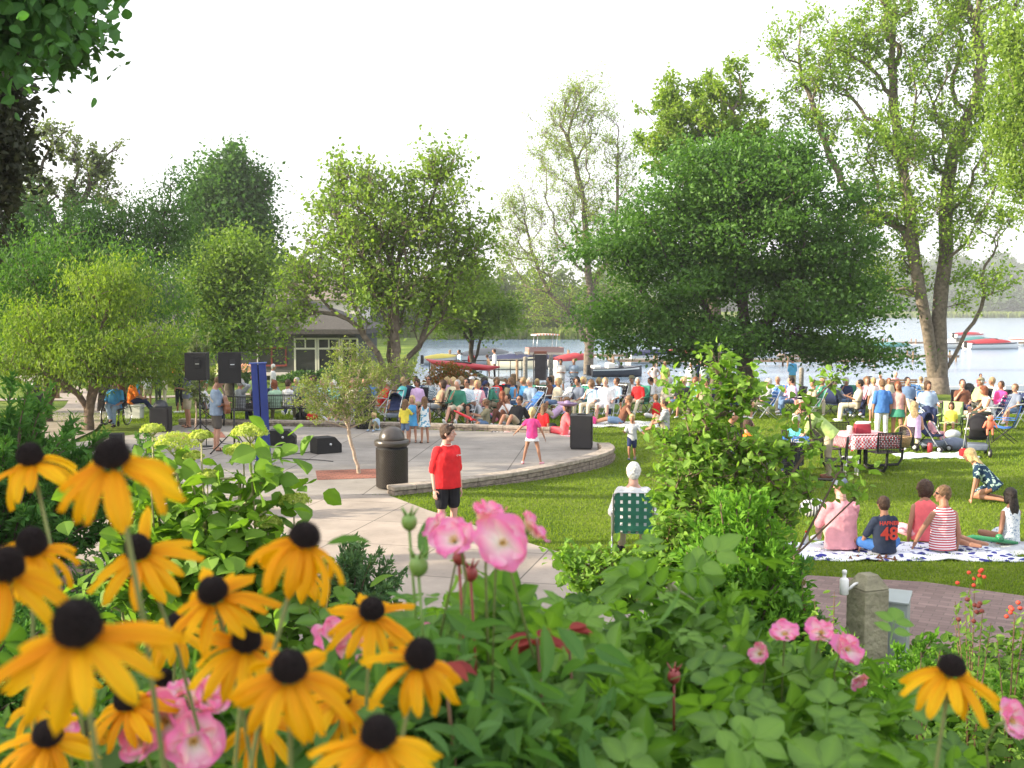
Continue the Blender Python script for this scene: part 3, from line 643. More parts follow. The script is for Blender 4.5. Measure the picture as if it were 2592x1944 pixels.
# planting in front of the building
def bush(name, label, loc, rx, ry, rz, n, lm, ls, seed, cat='bush', tmpl=LEAF4, group=None, stems=6, up=.5, D=None, stemm=None):
    r = np.random.default_rng(seed); rt = thing(name, label, cat, loc, group=group)
    d = norm(r.normal(size=(n, 3))); d[:, 2] = np.abs(d[:, 2])*1.0-.15; lump = 1+.16*np.sin(d[:, 0:1]*5+seed)*np.cos(d[:, 1:2]*6)+.1*np.sin(d[:, 2:3]*9+seed)
    u = r.random((n, 1))**.4; Pn = d*u*lump*np.array([rx, ry, rz]); Pn[:, 2] = np.abs(Pn[:, 2])+.03
    X, Y, Z = frames(n, up, norm(d+[0, 0, .5])*.8 if D is None else D, r)
    MB().inst(tmpl[0], tmpl[1], Pn, X, Y, Z, ls*(.6+.8*r.random(n)), v=r.random(n)).build('foliage', lm, rt, attr=True, smooth=False)
    m = MB()
    for k in range(stems):
        a = r.random()*6.28; m.tube([(0, 0, -.05), (math.cos(a)*rx*.25, math.sin(a)*ry*.25, rz*.4), (math.cos(a)*rx*.6, math.sin(a)*ry*.6, rz*.75)], [.03*rx+.004, .02*rx+.003, .005], 5)
    m.build('stem', stemm or bark_b, rt); return rt
sh = LM('leaf_shrub', (.05, .11, .02), (.12, .19, .04), .35, .03)
for i, (px, d, h, c) in enumerate([(262, 57, .9, 0), (330, 58, 1.0, 0), (398, 57.5, .9, 0), (470, 57, 1.1, 1), (540, 58, 1.2, 1), (600, 59, 1.0, 0), (760, 60, .7, 0), (830, 60.3, .8, 0), (900, 58, 1.2, 0)]):
    x = (px-1296)/FPX*d
    bush('shrub', ['green shrub in the bed at far left, left of the bench', 'low green shrub with pink flowers beside it in the bed', 'dark green shrub behind the children in the bed', 'yellow green shrub with orange lilies in the bed', 'pale green flowering shrub behind the left loudspeaker', 'round shrub between the two loudspeakers by the wall', 'low dark shrub under the first glass door', 'low dark shrub under the second glass door', 'taller shrub at the right corner of the grey building'][i],
         (x, d, gz(x, d)), 1.3, .8, h, 2600, [G_dark, LM('leaf_lime', (.14, .2, .04), (.28, .32, .10), .4, .03)][c], .13, 50+i, group='shrubs in front of the building')
def flowers(name, label, x0, x1, y, n, col, seed, group):
    r = np.random.default_rng(seed); rt = thing(name, label, 'flowers', ((x0+x1)/2, y, gz((x0+x1)/2, y)), group=group)
    Pn = np.c_[(r.random(n)-.5)*(x1-x0), (r.random(n)-.5)*.8, .75+r.random(n)*.45]; X, Y, Z = frames(n, 1, None, r)
    MB().inst(LEAFW[0], LEAFW[1], Pn, X, Y, Z, .17, v=r.random(n)).build('petals', col, rt, attr=True, smooth=False)
    m = MB()
    for p in Pn[::2]: m.tube([(p[0], p[1], 0), p], [.012, .008], 4)
    m.build('stem', sh, rt)
FO = LM('petal_orange', (.7, .16, .03), (.8, .28, .06), .35, 0); FPk = LM('petal_pale_pink', (.65, .3, .28), (.75, .5, .45), .35, 0); FW = LM('petal_white', (.6, .6, .5), (.75, .75, .6), .35, 0)
for i, (a, b_, y, c) in enumerate([(290, 335, 55.6, FO), (425, 500, 55.8, FO), (235, 280, 55.5, FPk), (335, 375, 55.7, FPk), (540, 580, 56, FW), (600, 640, 56.4, FPk)]):
    flowers('lilies', ['orange lilies left in the bed above the man in the wheelchair', 'band of orange lilies left of the left loudspeaker', 'pale pink flowers at the left end of the bed', 'pale pink flowers left of the children', 'white flowers between the loudspeakers', 'pinkish flowers right of the second loudspeaker'][i], (a-1296)/FPX*y, (b_-1296)/FPX*y, y, 46, c, 80+i, 'flowers in the bed before the building')
# red leaved round bush beside the car
q = at(1137, 1028); bush('round_bush', 'round green and rust red bush in front of the parked white car', (-2.22, 38.5, gz(-2.2, 38.5)), 1.0, .85, 2.25, 9000, LM('leaf_rust', (.09, .16, .03), (.42, .13, .05), .35, .03), .1, 61)
# bollards
def post(name, label, px, py, h, r_, mat, cat='post', group=None, d=None, z=None, cap_=True):
    q = at(px, py) if d is None else (P(px, py, d)[0], d, gz(P(px, py, d)[0], d) if z is None else z)
    m = MB().lathe([(r_, -.1), (r_*.96, h*.86), (r_*1.02, h*.88), (r_*1.02, h*.94), (r_*.8, h), (.001, h+.02)], 10)
    return tag(m.build(name, mat, loc=q), label, cat, group)
for i, (px, py) in enumerate([(140, 1010), (228, 1009), (350, 1007), (935, 994), (962, 996), (990, 998), (1397, 998), (1122, 1001), (1300, 992)]):
    post('wooden_bollard', ['dark wooden bollard at far left of the lawn', 'dark wooden bollard behind the front left tree', 'dark wooden bollard behind the girl in teal', 'first of three wooden bollards behind the plaza tree', 'middle of three wooden bollards behind the plaza tree', 'last of three wooden bollards behind the plaza tree', 'reddish wooden bollard right of the sign board', 'wooden bollard by the front of the white car', 'wooden bollard beside the stones left of the sign board'][i], px, py, .9, .13, wood, 'bollard', 'wooden bollards along the path')
for i, (px, d, hh) in enumerate([(1825, 57, 1.5), (1843, 60, 1.7), (1858, 57.5, 1.5), (2010, 57, 1.9), (2030, 57.5, 1.8), (1330, 62, 2.2), (1395, 70, 2)]):
    post('dock_piling', ['pale dock piling at left of three beyond the striped shirt man', 'middle dark dock piling beyond the striped shirt man', 'pale dock piling at right of three', 'wooden dock piling beside the man in blue', 'wooden dock piling right of the man in blue', 'dock piling left of the sign board', 'dock piling behind the sign board'][i], px, 950, hh, .13, woodg, 'piling', 'dock pilings at the shore', d=d, z=WATER-.3)
# stones near the sign
r = np.random.default_rng(4)
for i, (px, py) in enumerate([(1312, 990), (1330, 992), (1352, 993), (1376, 992)]):
    q = at(px, py); m = MB().ell((0, 0, .18), (.42, .25, .26), 9); m.V = [v*(1+.12*r.normal(size=(len(v), 1))) for v in m.V]
    tag(m.build('boulder', M('boulder', (.32, .28, .24), .95, var=.3, scale=8, bump=.8), loc=q), ['pale boulder at the left of the row by the sign', 'second pale boulder left of the sign board', 'pale boulder at the foot of the sign board', 'pale boulder right of the sign board'][i], 'stone', 'boulders by the sign board')
# sign board
q = at(1368, 996); rt = thing('sign_board', 'tall dark notice board between two posts with a red brown top', 'sign', q)
for s in (-1, 1): MB().tube([(s*.32, 0, -.1), (s*.32, 0, 1.95)], .03, 8).build('post', M('sign_post', (.06, .04, .05), .6), rt)
MB().box((0, 0, 1.27), (.56, .06, 1.25)).build('panel', M('sign_panel', (.045, .04, .055), .5, var=.2), rt, smooth=False, bevel=.01)
MB().box((0, 0, 2.0), (.62, .16, .14)).build('header', M('sign_header', (.28, .10, .07), .7), rt, smooth=False, bevel=.02)

# ---------------------------------------------------------------- boats, dock, car
def hull(L, B, H, mat_h, rt, deck=True, stripe=None, n=14):
    m = MB(); t = np.linspace(0, 1, n); secs = []
    for u in t:
        bw_ = B/2*(1-max(0, (u-.45)/.55)**2.2)**.8 if u < 1 else .01; bw_ = max(bw_, .02)
        sh_ = H*(1+.28*u*u); x = (u-.5)*L; kz = -.12+.35*max(0, u-.7)**1.5*H*2
        secs.append([(x, -bw_, sh_), (x+.02, -bw_*.93, H*.45), (x, -bw_*.6, kz+.05), (x, 0, kz), (x, bw_*.6, kz+.05), (x+.02, bw_*.93, H*.45), (x, bw_, sh_)])
    S = np.array(secs); k = 7; V = S.reshape(-1, 3); i = (np.arange(n-1)[:, None]*k+np.arange(k-1)[None]).ravel()
    m.add(V, [np.stack([i, i+1, i+k+1, i+k], -1), np.arange(k)])
    a = np.arange(n-1)*k; m.add(V-[0, 0, .02], [np.stack([a, a+k, a+k+k-1, a+k-1], -1)])
    h = m.build('hull', mat_h, rt)
    if stripe:
        m = MB()
        for s in (0, 6):
            a1 = S[:, s]*[1, 1.012, 1]; a2 = S[:, 1 if s == 0 else 5]*[1, 1.015, 1]
            lo = a1*.55+a2*.45; hi = a1*.8+a2*.2; W = np.stack([lo, hi], 1).reshape(-1, 3); i = np.arange(n-1)*2; m.add(W, [np.stack([i, i+1, i+3, i+2], -1)])
        m.build('stripe', stripe, h)
    return S
def cover(L, B, H, peak, mat, rt, u0=.02, u1=.78, pk=.55, name='cover'):
    m = MB(); n = 16; na = 9; rows = []
    for u in np.linspace(u0, u1, n):
        bw_ = B/2*(1-max(0, (u-.45)/.55)**2.2)**.8*1.03; zb = H*(1+.28*u*u); e = max(0, 1-abs((u-pk*(u1))/(.62 if u < pk*u1 else .45))**1.6)
        hh = .06+peak*.62*e*(1+.05*math.sin(u*40)); a = np.linspace(0, np.pi, na)
        rows.append(np.c_[np.full(na, (u-.5)*L), -bw_*np.cos(a), zb-.06+hh*np.sin(a)**.8])
    V = np.array(rows).reshape(-1, 3); i = (np.arange(n-1)[:, None]*na+np.arange(na-1)[None]).ravel()
    m.add(V, [np.stack([i, i+1, i+na+1, i+na], -1), np.arange(na), np.arange(na)[::-1]+(n-1)*na]); return m.build(name, mat, rt)
def boat(label, px, d, rz, L, B, H, hm, cm=None, peak=.6, stripe=None, screen=False, seats=True, group='boats moored at the marina', u1=.78):
    x = (px-1296)/FPX*d; rt = thing('motor_boat', label, 'boat', (x, d, WATER), rz, group)
    hull(L, B, H, hm, rt, stripe=stripe)
    if cm: cover(L, B, H, peak, cm, rt, u1=u1)
    else:
        m = MB(); m.box((-.12*L, -B*.2, H+.1), (.5, .45, .5)); m.box((-.12*L, B*.2, H+.1), (.5, .45, .5)); m.box((-.4*L, 0, H), (.5, B*.7, .35)); m.build('seats', white, rt, smooth=False, bevel=.05)
    if screen or not cm:
        m = MB(); z = H*1.05; m.add([[.12*L, -B*.36, z], [.12*L, B*.36, z], [.02*L, B*.32, z+.5], [.02*L, -B*.32, z+.5], [.1*L, -B*.36, z], [.1*L, B*.36, z], [0, B*.32, z+.5], [0, -B*.32, z+.5]], [[[0, 1, 2, 3], [5, 4, 7, 6], [3, 2, 6, 7], [0, 3, 7, 4], [1, 5, 6, 2]]]); m.build('windscreen', glassd, rt, smooth=False)
    m = MB().box((-.5*L-.15, 0, H*.75), (.3, .35, .75), taper=.8); m.build('outboard_motor', blackp, rt, smooth=False, bevel=.04)
    return rt
hw_ = M('hull_white', (.72, .72, .70), .3, var=.03); hc = M('hull_cream', (.62, .58, .45), .35); hd = M('hull_dark', (.03, .035, .05), .3)
teal = M('teal_canvas', (.06, .20, .20), .8); yelc = M('yellow_canvas', (.62, .52, .10), .8); red2 = M('red_stripe', (.5, .03, .03), .4)
boat('white speedboat under a dark red cover at right', 2512, 126, R(8), 6.6, 2.3, .75, hw_, redc, .75, hd, True)
boat('white speedboat under a teal green cover behind the red covered one', 2478, 131, R(14), 6.6, 2.3, .75, hw_, teal, .95, None, True)
boat('plain white open boat left of the teal covered boat', 2420, 128, R(10), 5.5, 2.2, .75, hw_, None, stripe=hd)
boat('small red and white boat moored farthest out at right', 2452, 170, R(5), 5, 2.2, .8, hw_, redc, .5, red2)
boat('white boat bow cut by the right edge', 2612, 140, R(178), 6, 2.3, .8, hw_, None, stripe=redt)
boat('white boat with cream stern beneath a navy half cover left of the sign', 1310, 84, R(-28), 4.4, 1.9, .8, hc, navy, .55, hd, True)
boat('white boat with navy cover just right of the sign board', 1400, 84, R(18), 3.6, 1.8, .7, hw_, navy, .6)
boat('white boat with bright red tented cover left of the pale trunk', 1455, 82, R(22), 3.8, 1.9, .8, hw_, redc, .75, u1=.9)
boat('long boat under a slate grey tented cover', 1232, 90, R(8), 4.4, 2.2, .85, hw_, steelgrey, .9, u1=.92)
boat('boat under a yellow cover at the left end of the marina', 1118, 90, R(4), 3.0, 1.8, .6, hw_, yelc, .5, u1=.9)
boat('dark low boat right of the pale tree trunk', 1560, 74, R(6), 3.6, 1.8, .6, hd, None, stripe=hw_)
boat('white and navy boat below the left part of the oak', 1660, 92, R(12), 5, 2, .8, hw_, navy, .7)
boat('white boat with red cover seen under the oak', 1745, 95, R(-10), 5, 2, .8, hw_, redc, .6)
boat('boat with orange cover seen under the oak', 1790, 99, R(20), 4.6, 2, .8, hw_, M('orange_canvas', (.6, .18, .04), .8), .6)
boat('white open boat under the right part of the oak', 1960, 100, R(5), 5, 2, .8, hw_, None, stripe=navy)
boat('white boat with grey cover right of the oak trunk', 2120, 104, R(-12), 5.6, 2.2, .8, hw_, steelgrey, .7)
boat('white boat with teal cover left of the huge maple trunk', 2262, 112, R(15), 5.6, 2.2, .8, hw_, teal, .7)
# pontoon with striped awning
x = (1378-1296)/FPX*105; rt = thing('pontoon_boat', 'pontoon boat with an orange and white striped awning', 'boat', (x, 105, WATER), R(12), s=.85)
m = MB()
for s in (-1, 1): m.tube([(-2.2, s*.8, .15), (1.9, s*.8, .15), (2.3, s*.8, .3)], [.25, .25, .05], 10)
m.build('float', alum, rt); MB().box((0, 0, .5), (4.2, 2.1, .14)).build('deck', M('deck_tan', (.4, .33, .26), .8), rt, smooth=False)
m = MB()
for (a, b_, sx, sy) in ((0, 1, 4.1, .06), (0, -1, 4.1, .06), (2.02, 0, .06, 2), (-2.02, 0, .06, 2)): m.box((a, b_, .85), (sx, sy, .55))
m.build('railing', M('pontoon_side', (.30, .17, .15), .6), rt, smooth=False)
for sx in (-1.2, 1.1):
    for s in (-1, 1): MB().tube([(sx, s*.95, .6), (sx+.2, s*.95, 2.5)], .03, 6).build('awning_pole', alum, rt)
m = MB(); m2 = MB(); e = np.linspace(-1.35, 1.55, 17)
for k in range(16): (m if k % 2 else m2).box(((e[k]+e[k+1])/2, 0, 2.55+.06*math.cos((k-8)*.2)), ((e[k+1]-e[k])*.99, 2.2, .16))
f = m.build('awning', M('orange_awning', (.75, .25, .1), .8), rt, smooth=False); m2.build('awning_stripe', white, f, smooth=False)
# docks
def dock(label, x0, x1, y, wd, rz=0, rail=False):
    rt = thing('dock', label, 'dock', ((x0+x1)/2, y, WATER), rz, 'docks of the marina'); L = x1-x0
    m = MB(); n = int(L/.22)
    for k in range(n): m.box((-L/2+(k+.5)*L/n, 0, .55), (L/n*.9, wd, .06))
    m.build('decking', woodg, rt, smooth=False)
    for k in np.linspace(-L/2+.3, L/2-.3, max(2, int(L/3))):
        for s in (-1, 1): MB().tube([(k, s*wd/2, -1), (k, s*wd/2, .95 if not rail else 1.6)], .08, 8).build('piling', wood, rt)
    m = MB()
    for s in (-1, 1): m.box((0, s*(wd/2-.05), .44), (L, .08, .16))
    m.build('beam', wood, rt, smooth=False)
    if rail:
        m = MB()
        for z in (1.0, 1.55): m.tube([(-L/2, wd/2, z), (L/2, wd/2, z)], .035, 6)
        for k in np.linspace(-L/2, L/2, 9): m.tube([(k, wd/2, .55), (k, wd/2, 1.55)], .03, 6)
        m.build('railing', black, rt)
dock('short railed dock beside the marina bench', -5.0, .6, 63.5, 2.0, 0, True)
dock('long dock running out below the oak', 8, 30, 88, 1.6)
dock('farther dock among the moored boats', -6, 20, 98, 1.4)
dock('dock crossing behind the speedboats at right', 40, 66, 136, 1.6)
dock('dark dock right of the oak', 24, 40, 96, 1.4)
# white rowing boat with a rower at right
x = (2480-1296)/FPX*60; rt = thing('rowing_shell', 'long slim white rowing boat close to the shore at right', 'boat', (x, 60, WATER), R(2))
hull(6.4, .6, .3, hw_, rt)
m = MB()
for s in (-1, 1): m.tube([(0, s*.2, .35), (.3, s*1.9, .25)], .02, 5); m.box((.35, s*2.1, .24), (.15, .4, .03))
m.build('oar', white, rt)
# parked white car
def car(px, py, d, rz):
    q = (P(px, py, d)[0], d, gz(P(px, py, d)[0], d)); rt = thing('parked_car', 'white car parked behind the round bush with a red kayak above it', 'car', q, rz)
    prof = [(-2.15, .35), (-2.2, .75), (-2.05, .95), (-1.6, 1.02), (-1.0, 1.42), (.2, 1.45), (.95, 1.02), (1.9, .82), (2.15, .6), (2.15, .35)]
    body = MB(); W = .85; pr = np.array(prof); n = len(pr)
    inset = np.array([0, 0, .03, .08, .2, .2, .08, .03, 0, 0])
    L_ = np.c_[pr[:, 0], -(W-inset), pr[:, 1]]; R_ = np.c_[pr[:, 0], (W-inset), pr[:, 1]]; V = np.vstack([L_, R_]); i = np.arange(n)
    body.add(V, [i, i[::-1]+n, np.stack([i, i+n, (i+1) % n+n, (i+1) % n], -1)]); body.build('body', M('car_white', (.75, .76, .78), .2), rt, smooth=False, bevel=.05)
    g_ = MB()
    for s in (-1, 1): g_.add([[-1.45, s*.80, 1.05], [-.95, s*.70, 1.36], [.15, s*.70, 1.38], [.8, s*.80, 1.05]], [[0, 1, 2, 3]])
    g_.add([[.93, -.66, 1.07], [.93, .66, 1.07], [.28, .6, 1.42], [.28, -.6, 1.42]], [[0, 1, 2, 3]]); g_.add([[-1.62, -.66, 1.08], [-1.62, .66, 1.08], [-1.08, .6, 1.42], [-1.08, -.6, 1.42]], [[0, 1, 2, 3]])
    g_.build('window', glassd, rt, smooth=False)
    for sx in (-1.35, 1.3):
        for s in (-1, 1):
            m = MB().lathe([(.2, -.1), (.31, -.1), (.33, -.06), (.33, .06), (.31, .1), (.2, .1)], 20); m.V = [v[:, [0, 2, 1]]+[sx, s*.8, .33] for v in m.V]; wl = m.build('wheel', blackp, rt)
            m = MB().lathe([(.001, -.07), (.2, -.09), (.21, .09), (.001, .07)], 12); m.V = [v[:, [0, 2, 1]]+[sx, s*.815, .33] for v in m.V]; m.build('rim', alum, wl)
    for s in (-1, 1): MB().ell((2.0, s*.6, .68), (.12, .18, .08), 8).build('headlight', M('lens', (.7, .7, .7), .1), rt); MB().ell((-2.13, s*.66, .78), (.06, .15, .1), 8).build('tail_light', redc, rt)
    return q
cq = car(1178, 990, 46.5, R(-8))
rt = thing('roof_kayak', 'long red kayak carried on the roof of the white car', 'kayak', (cq[0]-.1, cq[1], cq[2]+1.62), R(-14)); rt.rotation_euler.y = R(5)
m = MB().tube([(-1.7, 0, .12), (-1.3, 0, .02), (0, 0, 0), (1.2, 0, .02), (1.65, 0, .12)], [.04, .2, .28, .2, .03], 12, ry=[.03, .12, .17, .12, .03]); m.build('hull', M('kayak_red', (.45, .03, .05), .35), rt)
MB().tube([(-.4, 0, .15), (.4, 0, .15)], .17, 12, ry=.04).build('cockpit', blackp, rt)
m = MB()
for s in (-.6, .7): m.tube([(s, -.6, -.2), (s, .6, -.2)], .025, 6); m.tube([(s, -.5, -.2), (s, -.5, -.28)], .025, 6); m.tube([(s, .5, -.2), (s, .5, -.28)], .025, 6)
m.build('rack', black, rt)
# ---------------------------------------------------------------- stage things
def speaker(label, px, py, d, w_, h_, rz, tilt):
    p = P(px, py, d); rt = thing('loudspeaker', label, 'loudspeaker', (p[0], p[1], p[2]-h_/2), rz, 'loudspeakers on stands'); rt.rotation_euler.x = tilt
    m = MB(); m.prism([(-w_/2, -.16), (w_/2, -.16), (w_/2*.85, .2), (-w_/2*.85, .2)], 0, h_); m.build('cabinet', M('speaker_black', (.012, .012, .013), .8, bump=.3, scale=60), rt, smooth=False, bevel=.012)
    m = MB(); m.box((.06, -.168, h_*.62), (.13, .02, .2)); f = m.build('handle_plate', black, rt, smooth=False, bevel=.006)
    m = MB(); m.box((.06, -.184, h_*.6), (.09, .015, .018)); m.build('handle', alum, f, smooth=False)
    m = MB(); m.box((0, .205, h_*.5), (w_*.75, .012, h_*.9)); m.build('grille', blackp, rt, smooth=False)
def stand(label, px, py, d, h, rz):
    p = P(px, py, d); rt = thing('speaker_stand', label, 'stand', (p[0], p[1], .012), rz, 'tripod stands for the loudspeakers')
    MB().tube([(0, 0, .12), (0, 0, 1.0)], .022, 10).build('pole', black, rt); MB().tube([(0, 0, .95), (0, 0, h)], .017, 10).build('extension_pole', black, rt)
    MB().lathe([(.022, .48), (.04, .49), (.04, .56), (.022, .57)], 10).build('collar', blackp, rt)
    for k in range(3):
        a = k*2.094+.5; l = MB().tube([(0, 0, .52), (math.cos(a)*.52, math.sin(a)*.52, .02)], .014, 8).build('leg', black, rt)
        MB().tube([(0, 0, .18), (math.cos(a)*.3, math.sin(a)*.3, .24)], .008, 6).build('brace', black, l)
        MB().ell((math.cos(a)*.52, math.sin(a)*.52, .02), (.022, .022, .02), 8).build('rubber_foot', blackp, l)
stand('tripod stand under the left loudspeaker', 503, 1122, 25.3, 1.62, .2); speaker('black loudspeaker on the left stand', 499, 927, 25.3, .52, .65, R(-4), 0)
stand('tripod stand under the right tilted loudspeaker', 589, 1150, 23.7, 1.58, 1.0); speaker('black loudspeaker on the right stand, tilted forward', 581, 931, 23.7, .50, .69, R(12), R(-4))
def monitor(label, px, py, rz):
    q = at(px, py, .012); rt = thing('stage_monitor', label, 'stage monitor', q, rz, 'wedge monitors on the plaza')
    m = MB(); m.prism([(-.3, 0), (.3, 0), (.3, .18), (.14, .36), (-.3, .36)], -.2, .2); m.V = [v[:, [0, 2, 1]] for v in m.V]; m.build('cabinet', MC['speaker_black'], rt, smooth=False, bevel=.012)
    MB().tube([(.02, -.2, .2), (.02, -.212, .2)], .03, 12).build('badge', alum, rt)
    m = MB(); m.add([[.305, -.17, .19], [.305, .17, .19], [.15, .17, .35], [.15, -.17, .35]], [[0, 1, 2, 3]]); m.build('grille', black, rt, smooth=False)
monitor('black wedge monitor right beside the blue post', 713, 1127, R(4)); monitor('black wedge monitor turned away, between the blue post and the plaza tree', 822, 1147, R(35))
def cable(label, pts):
    q = [at(x, y, .02) for x, y in pts]; n = 30; t = np.linspace(0, len(q)-1, n); q = np.array(q); V = np.stack([np.interp(t, range(len(q)), q[:, k]) for k in range(3)], 1)
    for _ in range(3): V[1:-1] = (V[:-2]+V[1:-1]*2+V[2:])/4
    V[:, 2] = .022; c = V.mean(0); c[2] = 0; m = MB().tube(V-c, .008, 6); tag(m.build('cable', blackp, loc=tuple(c)), label, 'cable', 'cables on the plaza')
cable('cable running from the turned wedge monitor to the left', [(800, 1140), (770, 1148), (730, 1152), (640, 1150), (560, 1146)])
cable('cable on the plaza by the foot of the guitarist', [(560, 1146), (600, 1140), (560, 1134), (500, 1140)])
cable('cable lying across the plaza in front of the monitors', [(620, 1165), (720, 1162), (800, 1166), (840, 1170)])
# blue steel posts
q = at(662, 1176, .012); rt = thing('blue_post', 'tall blue painted steel column leaning slightly on the plaza', 'post', q, R(12)); rt.rotation_euler.y = R(-2.2)
bl = M('blue_paint', (.012, .035, .22), .45, var=.08)
MB().box((-.075, 0, 1.05), (.13, .16, 2.08)).build('flange', bl, rt, smooth=False, bevel=.008); MB().box((.085, 0, 1.05), (.15, .16, 2.08)).build('flange', bl, rt, smooth=False, bevel=.008)
MB().box((0, .02, 1.04), (.05, .05, 2.05)).build('web', black, rt, smooth=False); MB().box((0, 0, 2.1), (.36, .2, .02)).build('cap', M('blue_light', (.05, .09, .35), .5), rt, smooth=False)
MB().box((0, 0, .01), (.42, .3, .02)).build('base_plate', alum, rt, smooth=False)
# litter bins
def round_bin(label, px, py, d, r_, h, dome_m, body_m, rz=0, expanded=False):
    x = (px-1296)/FPX*d; rt = thing('litter_bin', label, 'litter bin', (x, d, gz(x, d) if d > 29 or x > 3 else .012), rz, 'litter bins')
    b = MB(); b.lathe([(r_*.9, .02), (r_*.93, h)], 40).build('liner', black, rt)
    if expanded:
        m = MB(); na = 46; nz_ = 30
        for k in range(nz_):
            z = .05+(h-.1)*k/nz_
            a = (np.arange(na)+.5*(k % 2))*2*np.pi/na; Pn = np.c_[np.cos(a)*r_*.95, np.sin(a)*r_*.95, np.full(na, z)]
            X = np.c_[-np.sin(a), np.cos(a), np.zeros(na)]; Zz = np.tile([0, 0, 1.], (na, 1)); Yy = np.c_[np.cos(a), np.sin(a), np.zeros(na)]
            w2 = np.pi*r_/na*.98; hh = (h-.1)/nz_*.62; tk = .012
            T_ = np.array([[-w2, 0, 0], [0, 0, -hh], [w2, 0, 0], [0, 0, hh], [-w2, tk, 0], [0, tk, -hh], [w2, tk, 0], [0, tk, hh], [-w2*.5, tk, 0], [0, tk, -hh*.5], [w2*.5, tk, 0], [0, tk, hh*.5]])
            m.inst(T_, [[[4, 5, 9, 8], [5, 6, 10, 9], [6, 7, 11, 10], [7, 4, 8, 11], [0, 1, 5, 4], [1, 2, 6, 5], [2, 3, 7, 6], [3, 0, 4, 7]]], Pn, X, Yy, Zz, 1)
        m.build('mesh_panel', body_m, rt, smooth=False)
    else:
        m = MB()
        for k in range(28):
            a = k*2*math.pi/28; m.box((math.cos(a)*r_*.96, math.sin(a)*r_*.96, h/2+.01), (.02, .05*r_/.3, h-.04), rz=a)
        m.build('slats', body_m, rt, smooth=False)
    MB().lathe([(r_*.97, h-.02), (r_*1.08, h), (r_*1.08, h+.075), (r_*1.02, h+.09), (r_*.8, h+.095)], 40).build('rim', dome_m, rt)
    R2 = r_*.8; H2 = R2*.98
    MB().lathe([(R2, h+.09)]+[(R2*math.cos(t), h+.11+H2*math.sin(t)) for t in np.linspace(0, math.pi/2-.02, 12)], 36).build('dome', dome_m, rt)
bronze = M('bronze_plastic', (.045, .037, .032), .32, var=.25, scale=5, spec=.6)
round_bin('large dark litter bin with domed lid and mesh body at the end of the kerb', 990, 1240, 19.0, .29, .78, bronze, M('bin_mesh', (.05, .042, .036), .35, spec=.6), expanded=True)
round_bin('dark domed litter bin behind the slender plaza tree', 922, 1087, 28.7, .27, .72, blackp, black)
round_bin('dark domed litter bin at right by the lakeside path', 2456, 1030, 41.5, .26, .72, blackp, black)
round_bin('grey domed litter bin half hidden behind the left juniper', 92, 990, 42, .32, .8, M('grey_dome', (.06, .065, .08), .4), black)
def square_bin(label, px, py, d, w_, h, dome, rz):
    x = (px-1296)/FPX*d; rt = thing('litter_bin', label, 'litter bin', (x, d, .012), rz, 'litter bins'); bb = M('bin_board', (.022, .021, .024), .55, var=.15, scale=4)
    MB().box((0, 0, h/2), (w_*.94, w_*.94, h-.02)).build('liner', black, rt, smooth=False)
    for a in range(4): m = MB(); c, s_ = math.cos(a*math.pi/2), math.sin(a*math.pi/2); m.box((c*w_*.485, s_*w_*.485, h/2+.01), (.025, w_*.9, h-.06), rz=a*math.pi/2); m.build('panel', bb, rt, smooth=False, bevel=.008)
    MB().box((0, 0, h), (w_*1.03, w_*1.03, .05)).build('lid', bb, rt, smooth=False, bevel=.012)
    if dome: MB().lathe([(w_*.4*math.cos(t), h+.02+w_*.42*math.sin(t)) for t in np.linspace(0, math.pi/2-.02, 10)], 28).build('dome', M('grey_dome', (.06, .065, .08), .4), rt)
    else: MB().box((0, 0, h-.13), (w_*.8, w_*1.0, .012)).build('seam', black, rt, smooth=False); MB().box((0, 0, h+.035), (w_*.4, w_*.4, .03)).build('hatch', blackp, rt, smooth=False, bevel=.006)
square_bin('square dark litter bin with grey dome beside the white cooler', 403, 1092, 28.0, .48, .62, True, R(5))
square_bin('square black litter bin standing on the plaza at the end of the curved kerb', 1473, 1136, 24.5, .5, .76, False, R(-6))
# tree grates with brick
gr = paving_mat('grate_brick', (.30, .12, .085), (.12, .07, .06), .2, .1, .3, .008, True, .3)
for i, (px, py, s, rz) in enumerate([(880, 1203, 1.25, R(12)), (490, 1104, 1.4, R(20))]):
    q = at(px, py, .012); m = MB(); m.box((0, 0, -.001), (s, s*.95, .012)); tag(m.build('tree_grate', gr, loc=(q[0], q[1], .013), rz=rz, smooth=False), ['red brown brick square round the slender plaza tree', 'red brown brick square round the thin staked sapling'][i], 'tree grate')
q = at(492, 1104, .012)
T('sapling', 'thin young sapling beside the left loudspeaker stand', (q[0], q[1], .01), P(495, 960, q[1]), [blob(497, 900, 28, 60, q[1]), blob(497, 990, 22, 50, q[1])], G_grey, MC['bark_young'], 50, 26, .1, .1, .8, 41, .022, .004, twig=3, zmin=.7)
